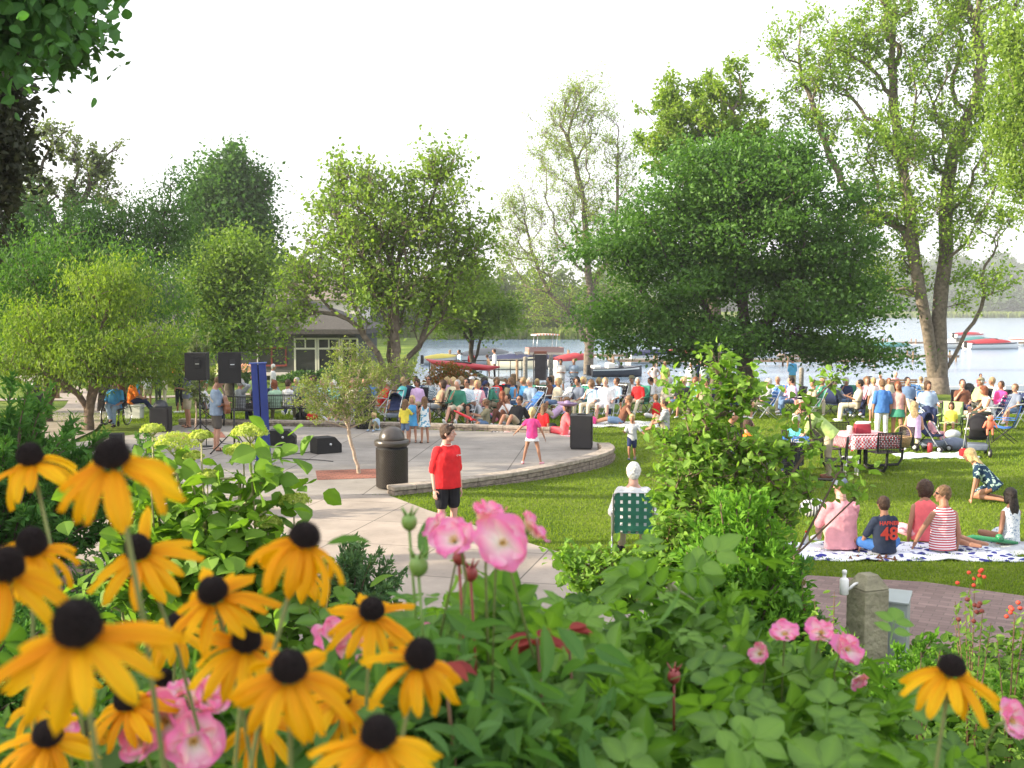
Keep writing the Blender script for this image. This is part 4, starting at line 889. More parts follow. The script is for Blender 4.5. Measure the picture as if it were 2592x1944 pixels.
# ---------------------------------------------------------------- people
SK = {'l': (.50, .27, .19), 't': (.38, .19, .12), 'p': (.54, .31, .245), 'd': (.27, .13, .08)}
COL = dict(red=(.62, .025, .03), black=(.02, .02, .024), white=(.68, .68, .70), navy=(.025, .035, .09), blue=(.06, .17, .45), sky=(.10, .38, .72), orange=(.85, .22, .03),
           grey=(.30, .32, .34), lgrey=(.48, .50, .53), slate=(.17, .20, .27), steel=(.26, .34, .46), khaki=(.42, .36, .26), beige=(.58, .52, .40), denim=(.12, .19, .32), ldenim=(.28, .37, .50),
           teal=(.10, .42, .45), green=(.05, .22, .15), lime=(.38, .52, .22), yellow=(.72, .62, .08), cream=(.68, .62, .42), pink=(.74, .07, .27), hot=(.78, .07, .28), rose=(.72, .36, .42),
           coral=(.82, .16, .18), lav=(.60, .42, .66), brown=(.16, .07, .045), olive=(.24, .22, .14), lblue=(.40, .55, .68), aqua=(.25, .60, .62), dgreen=(.06, .08, .05), tan=(.55, .42, .26), peach=(.72, .48, .36), mint=(.40, .60, .42))
HC = dict(brown=(.055, .028, .016), dark=(.018, .012, .010), blond=(.58, .42, .20), grey=(.42, .41, .39), white=(.68, .67, .64), red=(.20, .06, .025), lbrown=(.16, .09, .045), sand=(.36, .25, .13))
def cm(n, kind='cloth'):
    c = COL[n] if isinstance(n, str) else n
    return M('cloth_%s' % n if isinstance(n, str) else 'cloth_mix_%02d%02d%02d' % tuple(int(q*99) for q in c), c, .88, var=.14, scale=9, bump=.35, bscale=16, spec=.15)
def pattern(name, a, b, kind='floral', scale=14, thr=.5):
    k = 'cloth_'+name
    if k in MC: return MC[k]
    m = M(k, a, .85, spec=.15); t = m.node_tree; bs = t.nodes['Principled BSDF']; tc = t.nodes.new('ShaderNodeTexCoord')
    if kind == 'floral':
        n = t.nodes.new('ShaderNodeTexVoronoi'); n.inputs['Scale'].default_value = scale; o = n.outputs['Distance']
        n1 = t.nodes.new('ShaderNodeTexNoise'); n1.inputs['Scale'].default_value = scale*.7; mx = t.nodes.new('ShaderNodeMix'); mx.data_type = 'RGBA'; mx.inputs[0].default_value = .12
        t.links.new(tc.outputs['Object'], n1.inputs[0]); t.links.new(tc.outputs['Object'], mx.inputs[6]); t.links.new(n1.outputs['Color'], mx.inputs[7]); t.links.new(mx.outputs[2], n.inputs['Vector'])
    elif kind in ('stripe', 'vstripe'):
        n = t.nodes.new('ShaderNodeTexWave'); n.bands_direction = 'Z' if kind == 'stripe' else 'X'; n.inputs['Scale'].default_value = scale; n.inputs['Distortion'].default_value = .6; n.inputs['Detail Scale'].default_value = .6; o = n.outputs['Fac']
        t.links.new(tc.outputs['Object'], n.inputs['Vector'])
    else:
        n = t.nodes.new('ShaderNodeTexChecker'); n.inputs['Scale'].default_value = scale; o = n.outputs['Fac']; t.links.new(tc.outputs['Object'], n.inputs['Vector'])
    rp = t.nodes.new('ShaderNodeValToRGB'); e = rp.color_ramp.elements; e[0].position = thr-.04; e[0].color = (*a, 1); e[1].position = thr+.04; e[1].color = (*b, 1)
    t.links.new(o, rp.inputs[0]); t.links.new(rp.outputs[0], bs.inputs['Base Color']); return m
ARMS = {'down': ((.045, -.03, -.285), (.055, .03, -.535)), 'hip': ((.19, -.08, -.23), (.02, .07, -.40)), 'front': ((.03, .03, -.28), (-.11, .24, -.24)), 'lap': ((.05, .07, -.27), (-.05, .29, -.36)),
        'back': ((.08, -.17, -.22), (.13, -.28, -.46)), 'head': ((.17, .05, .19), (-.08, -.02, .27)), 'face': ((.04, .15, -.22), (-.10, .20, .03)), 'reach': ((.05, .20, -.18), (.06, .43, -.12)),
        'cross': ((.03, .03, -.28), (-.22, .17, -.22)), 'knee': ((.06, .15, -.24), (.0, .36, -.33)), 'out': ((.19, .0, -.2), (.36, .06, -.36)), 'run': ((.10, -.2, -.2), (.09, -.06, -.38)), 'runf': ((.08, .12, -.25), (-.02, .33, -.13)),
        'rest': ((.08, .02, -.27), (.10, .25, -.30)), 'table': ((.05, .18, -.20), (-.04, .40, -.34)), 'side': ((.13, .03, -.27), (.22, .06, -.50)), 'ground': ((.10, .10, -.26), (.14, .22, -.53)), 'hold': ((.09, .10, -.24), (.12, .32, -.16))}
def rx(v, a):
    c, s_ = math.cos(a), math.sin(a); return np.array([v[0], v[1]*c-v[2]*s_, v[1]*s_+v[2]*c])
def person(label, x, y, z, rz, h=1.7, pose='stand', arms=('down', 'down'), skin='l', hair=('brown', 'short'), top=('white', .45), bottom=('khaki', 'shorts'), shoes='white', build=1.0, lean=0, turn=0, nod=0,
           hat=None, glasses=None, group='people on the lawn', det=0, bust=0, tilt=0, legs=None, cat='person', seat=None):
    s = h/1.75; hs = (1.0 if h > 1.5 else 1.0+.30*min(1, (1.5-h)/.6)); vox = (.021, .012, .0065)[det]
    root = thing('person', label, cat, (x, y, z), R(rz), group)
    tm = top[0] if hasattr(top[0], 'node_tree') else cm(top[0])
    bmat = bottom[0] if hasattr(bottom[0], 'node_tree') else cm(bottom[0])
    skm = M('skin_'+skin, SK[skin], .5, var=.06, scale=7, spec=.35)
    pz = {'stand': .93, 'walk': .91, 'run': .88, 'sit': .50, 'ground': .13, 'cross': .13, 'up': .13, 'kneel': .30, 'lie': .14, 'side': .13}[pose]
    if seat: pz = seat/s
    pel = np.array([0, 0, pz]); L = lean
    def sp(dy, dz): return pel+rx([0, dy, dz], -L)
    wst = sp(.0, .16); cst = sp(.01, .33); shc = sp(-.01, .47); nb = sp(-.01, .53)
    hs = hs*1.07; nk = nb+rx([0, .015, .045], -L*.5-nod*.3); hc = nk+rx([0, .028, .098], -L*.35-nod)*hs
    J = {}
    for sd in (-1, 1):
        sh_ = shc+rx([sd*((.150 if bust else .165)*build**.5), 0, -.058], -L); a = ARMS[arms[0 if sd < 0 else 1]]
        f = .5 if pose in ('lie',) else .35
        e = sh_+rx([sd*a[0][0], a[0][1], a[0][2]], -L*f); wv = sh_+rx([sd*a[1][0], a[1][1], a[1][2]], -L*f)
        if arms[0 if sd < 0 else 1] in ('back', 'ground'): wv[2] = .05
        J[sd] = [sh_, e, wv]
        hp = pel+np.array([sd*.085, 0, -.01])
        if pose == 'stand': kn = hp+[sd*.02, .02, -.42]; an = kn+[sd*.015, -.03, -.42]; to = an+[sd*.03, .14, -.045]
        if pose == 'stand' and legs == 'apart': kn = hp+[sd*.10, .02, -.40]; an = kn+[sd*.09, -.02, -.42]; to = an+[sd*.06, .13, -.045]
        elif pose == 'stand': pass
        elif pose == 'walk': q = sd*.19; kn = hp+[0, q+.05, -.40]; an = kn+[0, q*.6-.10, -.41+(.05 if sd < 0 else 0)]; to = an+[sd*.02, .14, -.04]
        elif pose == 'run':
            if sd > 0: kn = hp+[.01, .20, -.36]; an = kn+[0, -.08, -.40]; to = an+[.01, .14, -.02]
            else: kn = hp+[0, .03, -.42]; an = kn+[0, -.20, -.30]; to = an+[0, .06, -.12]
        elif pose in ('sit',):
            kn = hp+[sd*.06, .42, .01]; an = np.array([kn[0], kn[1]+.05, .085]); to = an+[sd*.02, .14, -.045]
            if legs == 'x' and sd > 0: kn = hp+[-.05, .42, .09]; an = kn+[-.12, .10, -.36]; to = an+[-.02, .12, -.07]
            if legs == 'out': an = np.array([kn[0], kn[1]+.33, .085]); to = an+[sd*.03, .08, .10]
            if legs == 'wide': kn = hp+[sd*.14, .40, .02]; an = np.array([kn[0], kn[1]+.02, .085]); to = an+[sd*.04, .14, -.045]
        elif pose == 'ground': kn = hp+[sd*.03, .42, .05]; an = kn+[0, .41, -.10]; to = an+[sd*.03, .04, .13]
        elif pose == 'lie': kn = hp+[sd*.03, .36, .22]; an = kn+[0, .28, -.27]; to = an+[sd*.03, .14, -.02]
        elif pose == 'up': kn = hp+[sd*.05, .30, .33]; an = hp+[sd*.06, .42, -.05]; to = an+[sd*.02, .14, -.035]
        elif pose == 'cross': kn = hp+[sd*.26, .28, .04]; an = np.array([-sd*.08, .36, .08]); to = an+[-sd*.12, .04, -.03]
        elif pose == 'kneel': kn = hp+[sd*.04, .32, -.22]; an = kn+[0, -.40, -.02]; to = an+[0, -.13, -.02]
        elif pose == 'side': kn = hp+[.30, .26, .0]+np.array([0, sd*.05, 0]); an = kn+[.14, -.34, -.02]; to = an+[.1, -.08, -.01]
        J[sd] += [hp, kn, an, to]
    bd = build
    # body
    m = MB()
    X = np.array([1., 0, 0])
    tp = [sp(0, -.07), sp(0, .03), wst, cst, sp(-.01, .43), sp(-.01, .485), nb]
    m.tube(tp, [.11*bd, .15*bd, .13*bd, .155*bd, .155, .10, .058], 14, side=X, ry=[.08*bd, .105*bd, .095*bd, .11*bd, .09, .07, .055])
    m.cap(nb-(nk-nb)*.3, hc-(hc-nk)*.25, .062*bd**.4, .056, 10)
    ht = R(turn); hf = rx([0, 1, 0], -L*.35-nod); hu = rx([0, 0, 1], -L*.35-nod); hx = X.copy()
    c_, s_ = math.cos(ht), math.sin(ht); hf2 = hf*c_-hx*s_; hx2 = hx*c_+hf*s_; A = np.array([hx2, hf2, hu])
    def hp_(a, b, c): return hc+(A[0]*a+A[1]*b+A[2]*c)*hs
    m.ell(hc+A[2]*.01, np.array([.074, .093, .098])*hs, 14, A); m.ell(hp_(0, .028, -.055), np.array([.055, .062, .058])*hs, 12, A); m.ell(hp_(0, .062, -.09), np.array([.026, .024, .022])*hs, 8, A)
    m.cap(hp_(0, .092, .015), hp_(0, .108, -.022), .010*hs, .015*hs, 6)
    for sd in (-1, 1):
        m.ell(hp_(sd*.076, -.005, -.015), np.array([.012, .02, .03])*hs, 8, A); m.ell(hp_(sd*.035, .062, -.03), np.array([.022, .022, .022])*hs, 8, A)
        sh_, e, wv, hp, kn, an, to = J[sd]
        m.cap(sh_-[sd*.012, 0, .012], e, .046*bd**.5, .038, 10); m.cap(e, wv, .039, .025, 10)
        m.cap(hp+[0, 0, -.02], kn, .082*bd**.6, .055, 12); mid = kn*.62+an*.38-(np.array([0, .012, 0]) if pose in ('stand', 'walk', 'sit', 'run') else 0)
        m.cap(kn, mid, .052, .054, 10); m.cap(mid, an, .052, .033, 10); m.cap(an+[0, -.02, -.03] if pose in ('stand', 'walk', 'sit') else an, to, .038, .026, 10)
        # hand: palm, four fingers, thumb
        dr = norm(wv-e); ax = np.array([-sd*.45, .8, .15]); ax = norm(ax-dr*(ax@dr)); cu = np.cross(dr, ax); cu = cu*(1 if cu@np.array([-sd, 0, -.6]) > 0 else -1)
        pc = wv+dr*.05; m.ell(pc, (.036, .014, .05), 8, np.array([ax, cu, dr]))
        for fi in range(4):
            b0_ = pc+ax*(.026-.018*fi)+dr*.038; ln = (.066, .075, .070, .055)[fi]; k1 = b0_+dr*ln*.5+cu*.008; k2 = b0_+dr*ln*.85+cu*(.03+.006*fi)
            m.tube([b0_-dr*.01, b0_, k1, k2, k2+(k2-k1)*.1], [.006, .0095, .009, .0075, .003], 6)
        tb = pc+ax*.03-dr*.02; m.tube([tb-ax*.012, tb+ax*.012+cu*.008, tb+ax*.026+dr*.03+cu*.016, tb+ax*.022+dr*.052+cu*.022], [.009, .011, .010, .005], 6)
    def fin(mb, name, mat, vx=None, sm=3, rem=True, par=root):
        for i in range(len(mb.V)): mb.V[i] = mb.V[i]*s
        o = mb.build(name, mat, par)
        if rem:
            r_ = o.modifiers.new('r', 'REMESH'); r_.mode = 'VOXEL'; r_.voxel_size = vx or vox; r_.use_smooth_shade = True
            q = o.modifiers.new('s', 'SMOOTH'); q.iterations = sm; q.factor = .5
        return o
    fin(m, 'body', skm, sm=2 if det else 1)
    # top
    sl = top[1]; ln = top[2] if len(top) > 2 else 0; g_ = .014+.006*(sl > 0)
    m = MB(); lo = [sp(0, -.10-ln*.6), sp(0, -.03)] if ln >= 0 else [sp(0, .0)]
    base = [lo[0], sp(0, .0), wst, cst, sp(-.01, .43), sp(-.01, .485)]
    rr_ = [.155*bd+g_+.01+ln*.1, .155*bd+g_+.006, (.150 if bust else .142)*bd+g_, (.148 if bust else .158)*bd+g_, (.148 if bust else .160)+g_*.6, .100]
    ry_ = [.112*bd+g_+ln*.06, .112*bd+g_, .108*bd+g_, .115*bd+g_, .09+g_, .068+g_*.5]
    def rs(P_, *rs_):
        P_ = np.array(P_); u = np.linspace(0, len(P_)-1, (len(P_)-1)*5+1); k = np.arange(len(P_))
        o_ = [np.stack([np.interp(u, k, P_[:, c]) for c in range(3)], 1)]+[np.interp(u, k, q) for q in rs_]
        for _ in range(3):
            for a_ in o_: a_[1:-1] = (a_[:-2]+a_[1:-1]*2+a_[2:])/4
        return o_
    bb_, r1_, r2_ = rs(base, rr_, ry_); m.tube(bb_, r1_, 22, side=X, ry=r2_)
    if sl > 0 or True: m.tube([sp(-.01, .43), sp(-.01, .475), sp(-.01, .518)], [.14, .105, .064+g_*.4], 12, side=X, ry=[.08, .072, .064])
    if build > 1.1 and pose in ('stand', 'walk', 'sit'): m.ell(wst+rx([0, .045, -.06], -L), (.115*bd, .085*bd, .13), 12)
    if bust:
        for sd in (-1, 1): m.ell(cst+rx([sd*.075, .075, .01], -L), (.068*bust, .06*bust, .065*bust), 10)
    for sd in (-1, 1):
        sh_, e, wv = J[sd][:3]
        if sl > 0:
            end = sh_+(e-sh_)*min(1, sl*1.7); m.cap(sh_-[sd*.02, 0, -.004], end, .062*bd**.5+.012, .056+.010, 12); m.ell(sh_+rx([-sd*.02, 0, .002], -L), (.066, .066, .058), 12); m.ell(sh_+rx([-sd*.075, 0, .030], -L), (.085, .065, .042), 12)
            if sl > .62: m.cap(e, e+(wv-e)*(sl-.6)*2.3, .052, .042, 10)
        else: m.cap(shc+rx([sd*.10, 0, -.03], -L), cst+rx([sd*.12, 0, .0], -L), .045, .05, 8)
    o = fin(m, 'dress' if bottom[1] == 'none' else 'shirt', tm, vx=max(vox, .011), sm=4 if det else 3)
    if det: dm = o.modifiers.new('folds', 'DISPLACE'); dm.texture = fold_tex(); dm.strength = .022*s; dm.mid_level = .5; dm.texture_coords = 'LOCAL'
    # bottom
    kind = bottom[1]; m = MB()
    if kind in ('shorts', 'pants', 'capri'):
        m.tube([sp(0, -.10), sp(0, -.04), sp(0, .07)], [.13*bd, .163*bd+.006, .14*bd+.01], 14, side=X, ry=[.10*bd, .118*bd, .105*bd])
        for sd in (-1, 1):
            hp, kn, an = J[sd][3:6]
            if kind == 'shorts': m.cap(hp, hp+(kn-hp)*.80, .098*bd**.6, .088*bd**.4, 12)
            else:
                m.cap(hp, kn, .094*bd**.6, .07, 12); m.cap(kn, kn+(an-kn)*(.95 if kind == 'pants' else .55), .069, .055, 12)
        fin(m, 'shorts' if kind != 'pants' else 'trousers', bmat)
    elif kind in ('skirt', 'mini', 'dress'):
        k_ = {'skirt': .36, 'mini': .20, 'dress': .30}[kind]
        if pose in ('stand', 'walk', 'run'): m.tube([sp(0, .10), sp(0, 0), pel+[0, .02, -k_*.5], pel+[0, .02, -k_]], [.15*bd, .175*bd, .2*bd, .235*bd], 18, side=X, ry=[.11, .13, .15, .18])
        else:
            m.tube([sp(0, .1), sp(0, -.06)], [.15, .17], 14, side=X, ry=[.12, .13])
            c0 = pel+[0, -.03, .0]; c1 = (J[-1][4]+J[1][4])/2; m.tube([c0, c0+(c1-c0)*.5, c0+(c1-c0)*.95], [.17, .17, .17], 14, side=X, ry=[.11, .10, .09])
        fin(m, 'skirt', bmat)
    # shoes
    if shoes:
        for sd in (-1, 1):
            an, to = J[sd][5:7]; d_ = norm(to-an); m = MB(); lo_ = np.array([0, 0, -.012]) if pose in ('stand', 'walk', 'sit', 'run') else 0
            a0 = (an+[0, -.035, -.035]) if pose in ('stand', 'walk', 'sit', 'run') else an
            if shoes in ('sandal',): m.tube([a0+lo_*2, (a0+to)/2+lo_*2, to+lo_*1.5], [.03, .042, .03], 8, side=X, ry=[.012, .012, .012]); m.tube([(a0+to)/2+[-.04, 0, .0], (a0+to)/2+[0, .0, .04], (a0+to)/2+[.04, 0, .0]], .014, 6); sm_ = cm('black')
            else: m.tube([a0-d_*.03, a0+lo_, (a0+to)/2+lo_, to+lo_*.5, to+d_*.035], [.02, .046, .05, .042, .016], 10, side=X, ry=[.02, .045, .042, .03, .015]); sm_ = cm(shoes)
            fin(m, 'shoe', sm_, rem=False)
    # hair
    if hair and hair[1] != 'bald':
        hm = M('hair_'+hair[0], HC[hair[0]], .55, var=.35, scale=30, bump=.8, bscale=60, spec=.35); st = hair[1]; m = MB(); rr = np.random.default_rng(abs(hash(label)) % 999 if False else len(label))
        big = 1.0 if st in ('short', 'crop', 'fringe') else 1.06
        k = .93 if st == 'crop' else 1
        m.ell(hp_(0, -.020, .026), np.array([.084*k, .098*k, .097*k])*hs*big, 18, A)
        if st in ('short', 'bob', 'long', 'pony', 'curly', 'fringe'):
            m.ell(hp_(0, -.045, -.015), np.array([.079, .07, .085])*hs*big, 14, A)
            for sd in (-1, 1): m.ell(hp_(sd*.066, .012, .012), np.array([.022, .05, .042])*hs, 10, A)
        if st == 'fringe' or st == 'bob': m.ell(hp_(0, .052, .068), np.array([.066, .045, .034])*hs, 12, A)
        if st in ('bob', 'long', 'curly'):
            for sd in (-1, 1): m.ell(hp_(sd*.068, -.012, -.045), np.array([.03, .055, .085])*hs, 10, A)
            m.ell(hp_(0, -.06, -.06), np.array([.08, .05, .09])*hs, 12, A)
        if st == 'curly': m.ell(hp_(0, -.03, 0), np.array([.118, .115, .125])*hs, 16, A)
        if st == 'long': m.tube([hp_(0, -.06, .02), hp_(0, -.085, -.08), nb+rx([0, -.075, -.03], -L), nb+rx([0, -.09, -.20], -L)], [.07, .085, .10, .05], 14, side=A[0], ry=[.05, .045, .03, .012])
        if st == 'pony': m.tube([hp_(0, -.10, .045), hp_(0, -.145, .02), hp_(0, -.15, -.08), hp_(0, -.13, -.17)], [.018, .03, .03, .008], 8)
        for i in range(len(m.V)): m.V[i] = m.V[i]+rr.normal(size=m.V[i].shape)*(.003 if st != 'curly' else .008)
        o = fin(m, 'hair', hm, vx=max(vox*.8, .007), sm=1)
    # hats and glasses
    if hat:
        kind, col = hat; m = MB(); hm2 = cm(col)
        c0 = hp_(0, -.008, .055)
        if kind == 'cap':
            m.ell(c0, np.array([.088, .103, .075])*hs, 14, A); m.tube([hp_(0, .06, .055), hp_(0, .13, .05), hp_(0, .16, .04)], np.array([.07, .065, .03])*hs, 12, side=A[0], ry=[.008, .008, .006])
        else:
            br = {'sunhat': .17, 'brim': .15, 'sombrero': .27}[kind]*hs; cr = {'sunhat': .09, 'brim': .10, 'sombrero': .12}[kind]*hs
            q = MB().lathe([(.001, cr), (.05*hs, cr*.97), (.085*hs, cr*.75), (.096*hs, .01), (br*.7, -.005), (br, .012 if kind != 'sombrero' else .07), (br, .004 if kind != 'sombrero' else .058), (br*.7, -.015), (.09*hs, -.012)], 24)
            V = q.V[0] @ A+c0; m.add(V, q.F)
        fin(m, 'hat', hm2, rem=False)
    if glasses:
        m = MB()
        for sd in (-1, 1):
            m.ell(hp_(sd*.033, .088, .012) if glasses != 'up' else hp_(sd*.035, .05, .108), np.array([.026, .008, .017])*hs, 8, A)
            m.tube([hp_(sd*.055, .085, .014), hp_(sd*.078, .0, .01)] if glasses != 'up' else [hp_(sd*.058, .05, .105), hp_(sd*.083, -.02, .08)], .003*hs+.001, 5)
        m.tube([hp_(-.02, .095, .014), hp_(.02, .095, .014)] if glasses != 'up' else [hp_(-.02, .058, .108), hp_(.02, .058, .108)], .004*hs, 5)
        fin(m, 'sunglasses' if glasses != 'clear' else 'glasses', M('lens_black', (.01, .01, .012), .1) , rem=False)
    if det >= 1 and glasses not in ('dark',):
        for sd in (-1, 1):
            m = MB().ell(hp_(sd*.031, .078, .008), np.array([.012, .009, .007])*hs, 8, A); o = fin(m, 'eye', M('eye_white', (.6, .58, .55), .2), rem=False)
            m = MB().ell(hp_(sd*.031, .084, .008), np.array([.006, .004, .006])*hs, 8, A); fin(m, 'iris', M('eye_dark', (.03, .02, .015), .2), rem=False, par=o)
        m = MB().tube([hp_(-.022, .088, -.052), hp_(-.008, .094, -.050), hp_(.008, .094, -.050), hp_(.022, .088, -.052)], [.002, .006*hs, .006*hs, .002], 6); fin(m, 'mouth', M('lips', (.42, .14, .13), .5), rem=False)
        m = MB()
        for sd in (-1, 1): m.tube([hp_(sd*.018, .090, .028), hp_(sd*.046, .080, .030)], [.0035, .002], 5)
        fin(m, 'eyebrows', M('hair_'+(hair[0] if hair else 'brown'), HC[hair[0] if hair else 'brown'], .6), rem=False)
    if tilt: root.rotation_euler.y = R(tilt)
    root['_J'] = 0; del root['_J']
    root_J[root.name] = (J, s, A, hc, nb)
    return root
root_J = {}
def fold_tex():
    t = bpy.data.textures.get('folds')
    if not t: t = bpy.data.textures.new('folds', 'CLOUDS'); t.noise_scale = .075; t.noise_depth = 2; t.noise_basis = 'IMPROVED_PERLIN'
    return t
# ---------------------------------------------------------------- seats
CH = {}
def chair(kind, col, label, x, y, z, rz, group='folding chairs on the lawn'):
    key = (kind, col)
    if key in CH: return copy_tree(CH[key], None, (x, y, z), R(rz), label)
    fm = alum if kind in ('web', 'recliner') else black; c = cm(col) if isinstance(col, str) else col
    t = thing('folding_chair', label, 'chair', (x, y, z), R(rz), group); CH[key] = t
    if kind in ('web', 'recliner'):
        bt = (-.46, .92) if kind == 'web' else (-.62, .86)
        for s in (-1, 1):
            MB().tube([(s*.27, .26, .0), (s*.27, .22, .06), (s*.27, -.22, .60), (s*.27, -.26, .64), (s*.27, .25, .64)], .013, 8).build('frame', fm, t)
            MB().tube([(s*.27, -.34, 0), (s*.27, .22, .42)], .012, 8).build('leg', fm, t)
            MB().box((s*.27, .02, .655), (.04, .34, .018)).build('armrest', white, t, bevel=.004)
        MB().tube([(-.25, .25, .40), (-.25, -.2, .38), (-.25, bt[0], bt[1]), (-.2, bt[0]-.01, bt[1]+.03), (.2, bt[0]-.01, bt[1]+.03), (.25, bt[0], bt[1]), (.25, -.2, .38), (.25, .25, .40), (-.25, .25, .40)], .012, 8).build('rail', fm, t)
        m = MB(); m2 = MB(); n = 5
        for k in range(n):
            xx = -.2+.4*k/(n-1); m.tube([(xx, .25, .40), (xx, -.2, .375)], .033, 8, side=(1, 0, 0), ry=.003); m2.tube([(xx, -.2, .39), (xx, bt[0], bt[1]+.02)], .033, 8, side=(1, 0, 0), ry=.003)
        for k in range(5):
            yy = .2-.36*k/4; m.box((0, yy, .405), (.5, .055, .005)); a = (k+.6)/5.3; py_ = -.2+(bt[0]+.2)*a; pz_ = .39+(bt[1]-.37)*a
            m2.box((0, py_, pz_), (.5, .006, .06), rx=.4 if kind == 'web' else .7)
        m.build('seat', c, t, smooth=False); m2.build('backrest', c, t, smooth=False)
    else:
        for s in (-1, 1):
            MB().tube([(s*.28, .26, .0), (s*.26, -.24, .45)], .011, 6).build('leg', fm, t); MB().tube([(s*.28, -.30, 0), (s*.26, .24, .42), (s*.28, .24, .60)], .011, 6).build('leg', fm, t)
            MB().tube([(s*.26, -.2, .4), (s*.26, -.36, .92)], .011, 6).build('back_post', fm, t); MB().box((s*.29, -.02, .60), (.06, .5, .02)).build('armrest', c, t, bevel=.006)
        MB().tube([(-.27, .26, .02), (.27, .24, .42)], .009, 6).build('brace', fm, t); MB().tube([(.27, .26, .02), (-.27, .24, .42)], .009, 6).build('brace', fm, t)
        m = MB(); m.tube([(0, .25, .42), (0, .0, .375), (0, -.22, .40)], [.26, .26, .26], 10, side=(1, 0, 0), ry=.012); m.build('seat', c, t)
        m = MB(); m.tube([(0, -.22, .42), (0, -.31, .66), (0, -.37, .93)], [.26, .26, .25], 10, side=(1, 0, 0), ry=.012); m.build('backrest', c, t)
    return t
GW = 'spectators seated in the crowd'
def crowd(label, px, py, rz, seatk=None, col=None, clabel=None, dz=0, **k):
    x, y, z = at(px, py)
    if seatk:
        chair(seatk, col, clabel, x, y, z, rz); k.setdefault('pose', 'sit'); k.setdefault('seat', .47)
        if k['pose'] == 'sit': k.setdefault('lean', -.22)
    k.setdefault('group', GW if k.get('pose', 'sit') not in ('stand', 'walk') else 'people standing in the park')
    return person(label, x, y, z+dz, rz, **k)
def lettering(body, parent, size, loc, rot, mat, bold=.003):
    fc = bpy.data.curves.new('lettering', 'FONT'); fc.body = body; fc.size = size; fc.extrude = .001; fc.offset = bold; fc.align_x = 'CENTER'; fc.resolution_u = 3; f0 = bpy.data.objects.new('lettering', fc); sc.collection.objects.link(f0)
    me = bpy.data.meshes.new_from_object(f0.evaluated_get(bpy.context.evaluated_depsgraph_get())); bpy.data.objects.remove(f0)
    fo = bpy.data.objects.new('lettering', me); sc.collection.objects.link(fo); fo.parent = parent; fo.location = loc; fo.rotation_euler = rot; me.materials.clear(); me.materials.append(mat); return fo
# --- the woman in red and the stage
x, y, z = at(1130, 1385)
wr = person('woman in a red t-shirt and black shorts standing by the walkway, sunglasses on her head', x, y, .01, 180+34, 1.66, 'stand', ('down', 'down'), 'p', ('brown', 'fringe'), ('red', .55, .03), ('black', 'shorts'), 'black', 1.2, turn=42, glasses='up', det=2, bust=1.05, group='people standing on the paving')
J, s, A, hc, nb = root_J[wr.name]
a = np.linspace(-2.2, 2.2, 26); V = np.array([(nb+np.array([math.sin(t)*.074, .058*math.cos(t)+.012, .0-.05*(math.cos(t)+1)*.5+.012]))*s for t in a])
MB().tube(V, .0045, 6).build('necklace', M('pearls', (.8, .75, .68), .3), wr)
lettering('C. Town', wr, .03, Vector((-.085, .205, .36+.93))*s, (R(84), 0, R(180+20)), cm('lgrey'), .0005)
gp = at(544, 1144, .01)
gt = person('guitarist in a grey blue t-shirt and dark shorts playing on the plaza', gp[0], gp[1], .02, -62, 1.72, 'stand', ('rest', 'front'), 'l', ('lbrown', 'crop'), ('steel', .5), ((.11, .10, .09), 'shorts'), 'sandal', 1.12, nod=.35, det=1, group='people standing on the paving')
# guitar hangs in front of him
gx = thing('acoustic_guitar', 'acoustic guitar with a pale top held by the guitarist', 'guitar', (gp[0]+.24, gp[1]-.06, 1.06), R(-62)); gx.rotation_euler.y = R(212)
m = MB(); t = np.linspace(0, 2*math.pi, 44, endpoint=False); rr_ = np.array([.19+.035*math.cos(2*q)-.02*math.cos(q) for q in t]); xs_ = -np.cos(t)*rr_*1.25; zs_ = np.sin(t)*rr_*(.86+.12*np.cos(2*t)-.09*(xs_ > 0))
m.prism(np.c_[xs_, zs_], -.055, .045); m.V = [v[:, [0, 2, 1]] for v in m.V]; m.build('body', M('guitar_side', (.24, .09, .035), .3), gx, smooth=False)
m = MB(); m.prism(np.c_[xs_, zs_]*.985, .046, .05); m.V = [v[:, [0, 2, 1]] for v in m.V]; m.build('soundboard', M('guitar_top', (.62, .38, .15), .3, var=.1, scale=20), gx, smooth=False)
MB().tube([(.05, .052, 0), (.05, .054, 0)], .045, 16).build('sound_hole', blackp, gx); MB().box((-.13, .055, 0), (.02, .012, .12)).build('bridge', bark_b, gx, smooth=False)
MB().box((.42, .055, 0), (.42, .03, .055), taper=1).build('neck', bark_b, gx, smooth=False); MB().box((.68, .05, 0), (.14, .02, .075)).build('headstock', bark_b, gx, smooth=False)
m = MB()
for q in range(6): m.tube([(-.13, .065, -.02+q*.008), (.66, .074, -.02+q*.008)], .001, 4)
m.build('strings', alum, gx)
J, s, A, hc, nb = root_J[gt.name]; sh1 = (J[-1][0]+[.03, 0, .05])*s; V = [np.array([.02, .17, 1.10]), sh1+[.06, .10, -.02], sh1+[.02, 0, .03], sh1+[.05, -.09, -.1], np.array([.1, -.15, 1.2])*1., np.array([.17, .0, 1.0])]
MB().tube(V, .022, 8, ry=.004, side=(0, 0, 1)).build('guitar_strap', cm('beige'), gt)
crowd('man in a slate t-shirt and khaki shorts standing by the sapling behind the loudspeaker', 472, 1083, 120, pose='stand', h=1.72, arms=('front', 'front'), skin='t', hair=('lbrown', 'short'), top=('slate', .5, .03), bottom=('khaki', 'shorts'), shoes='sandal', build=1.08, det=1, nod=.15)
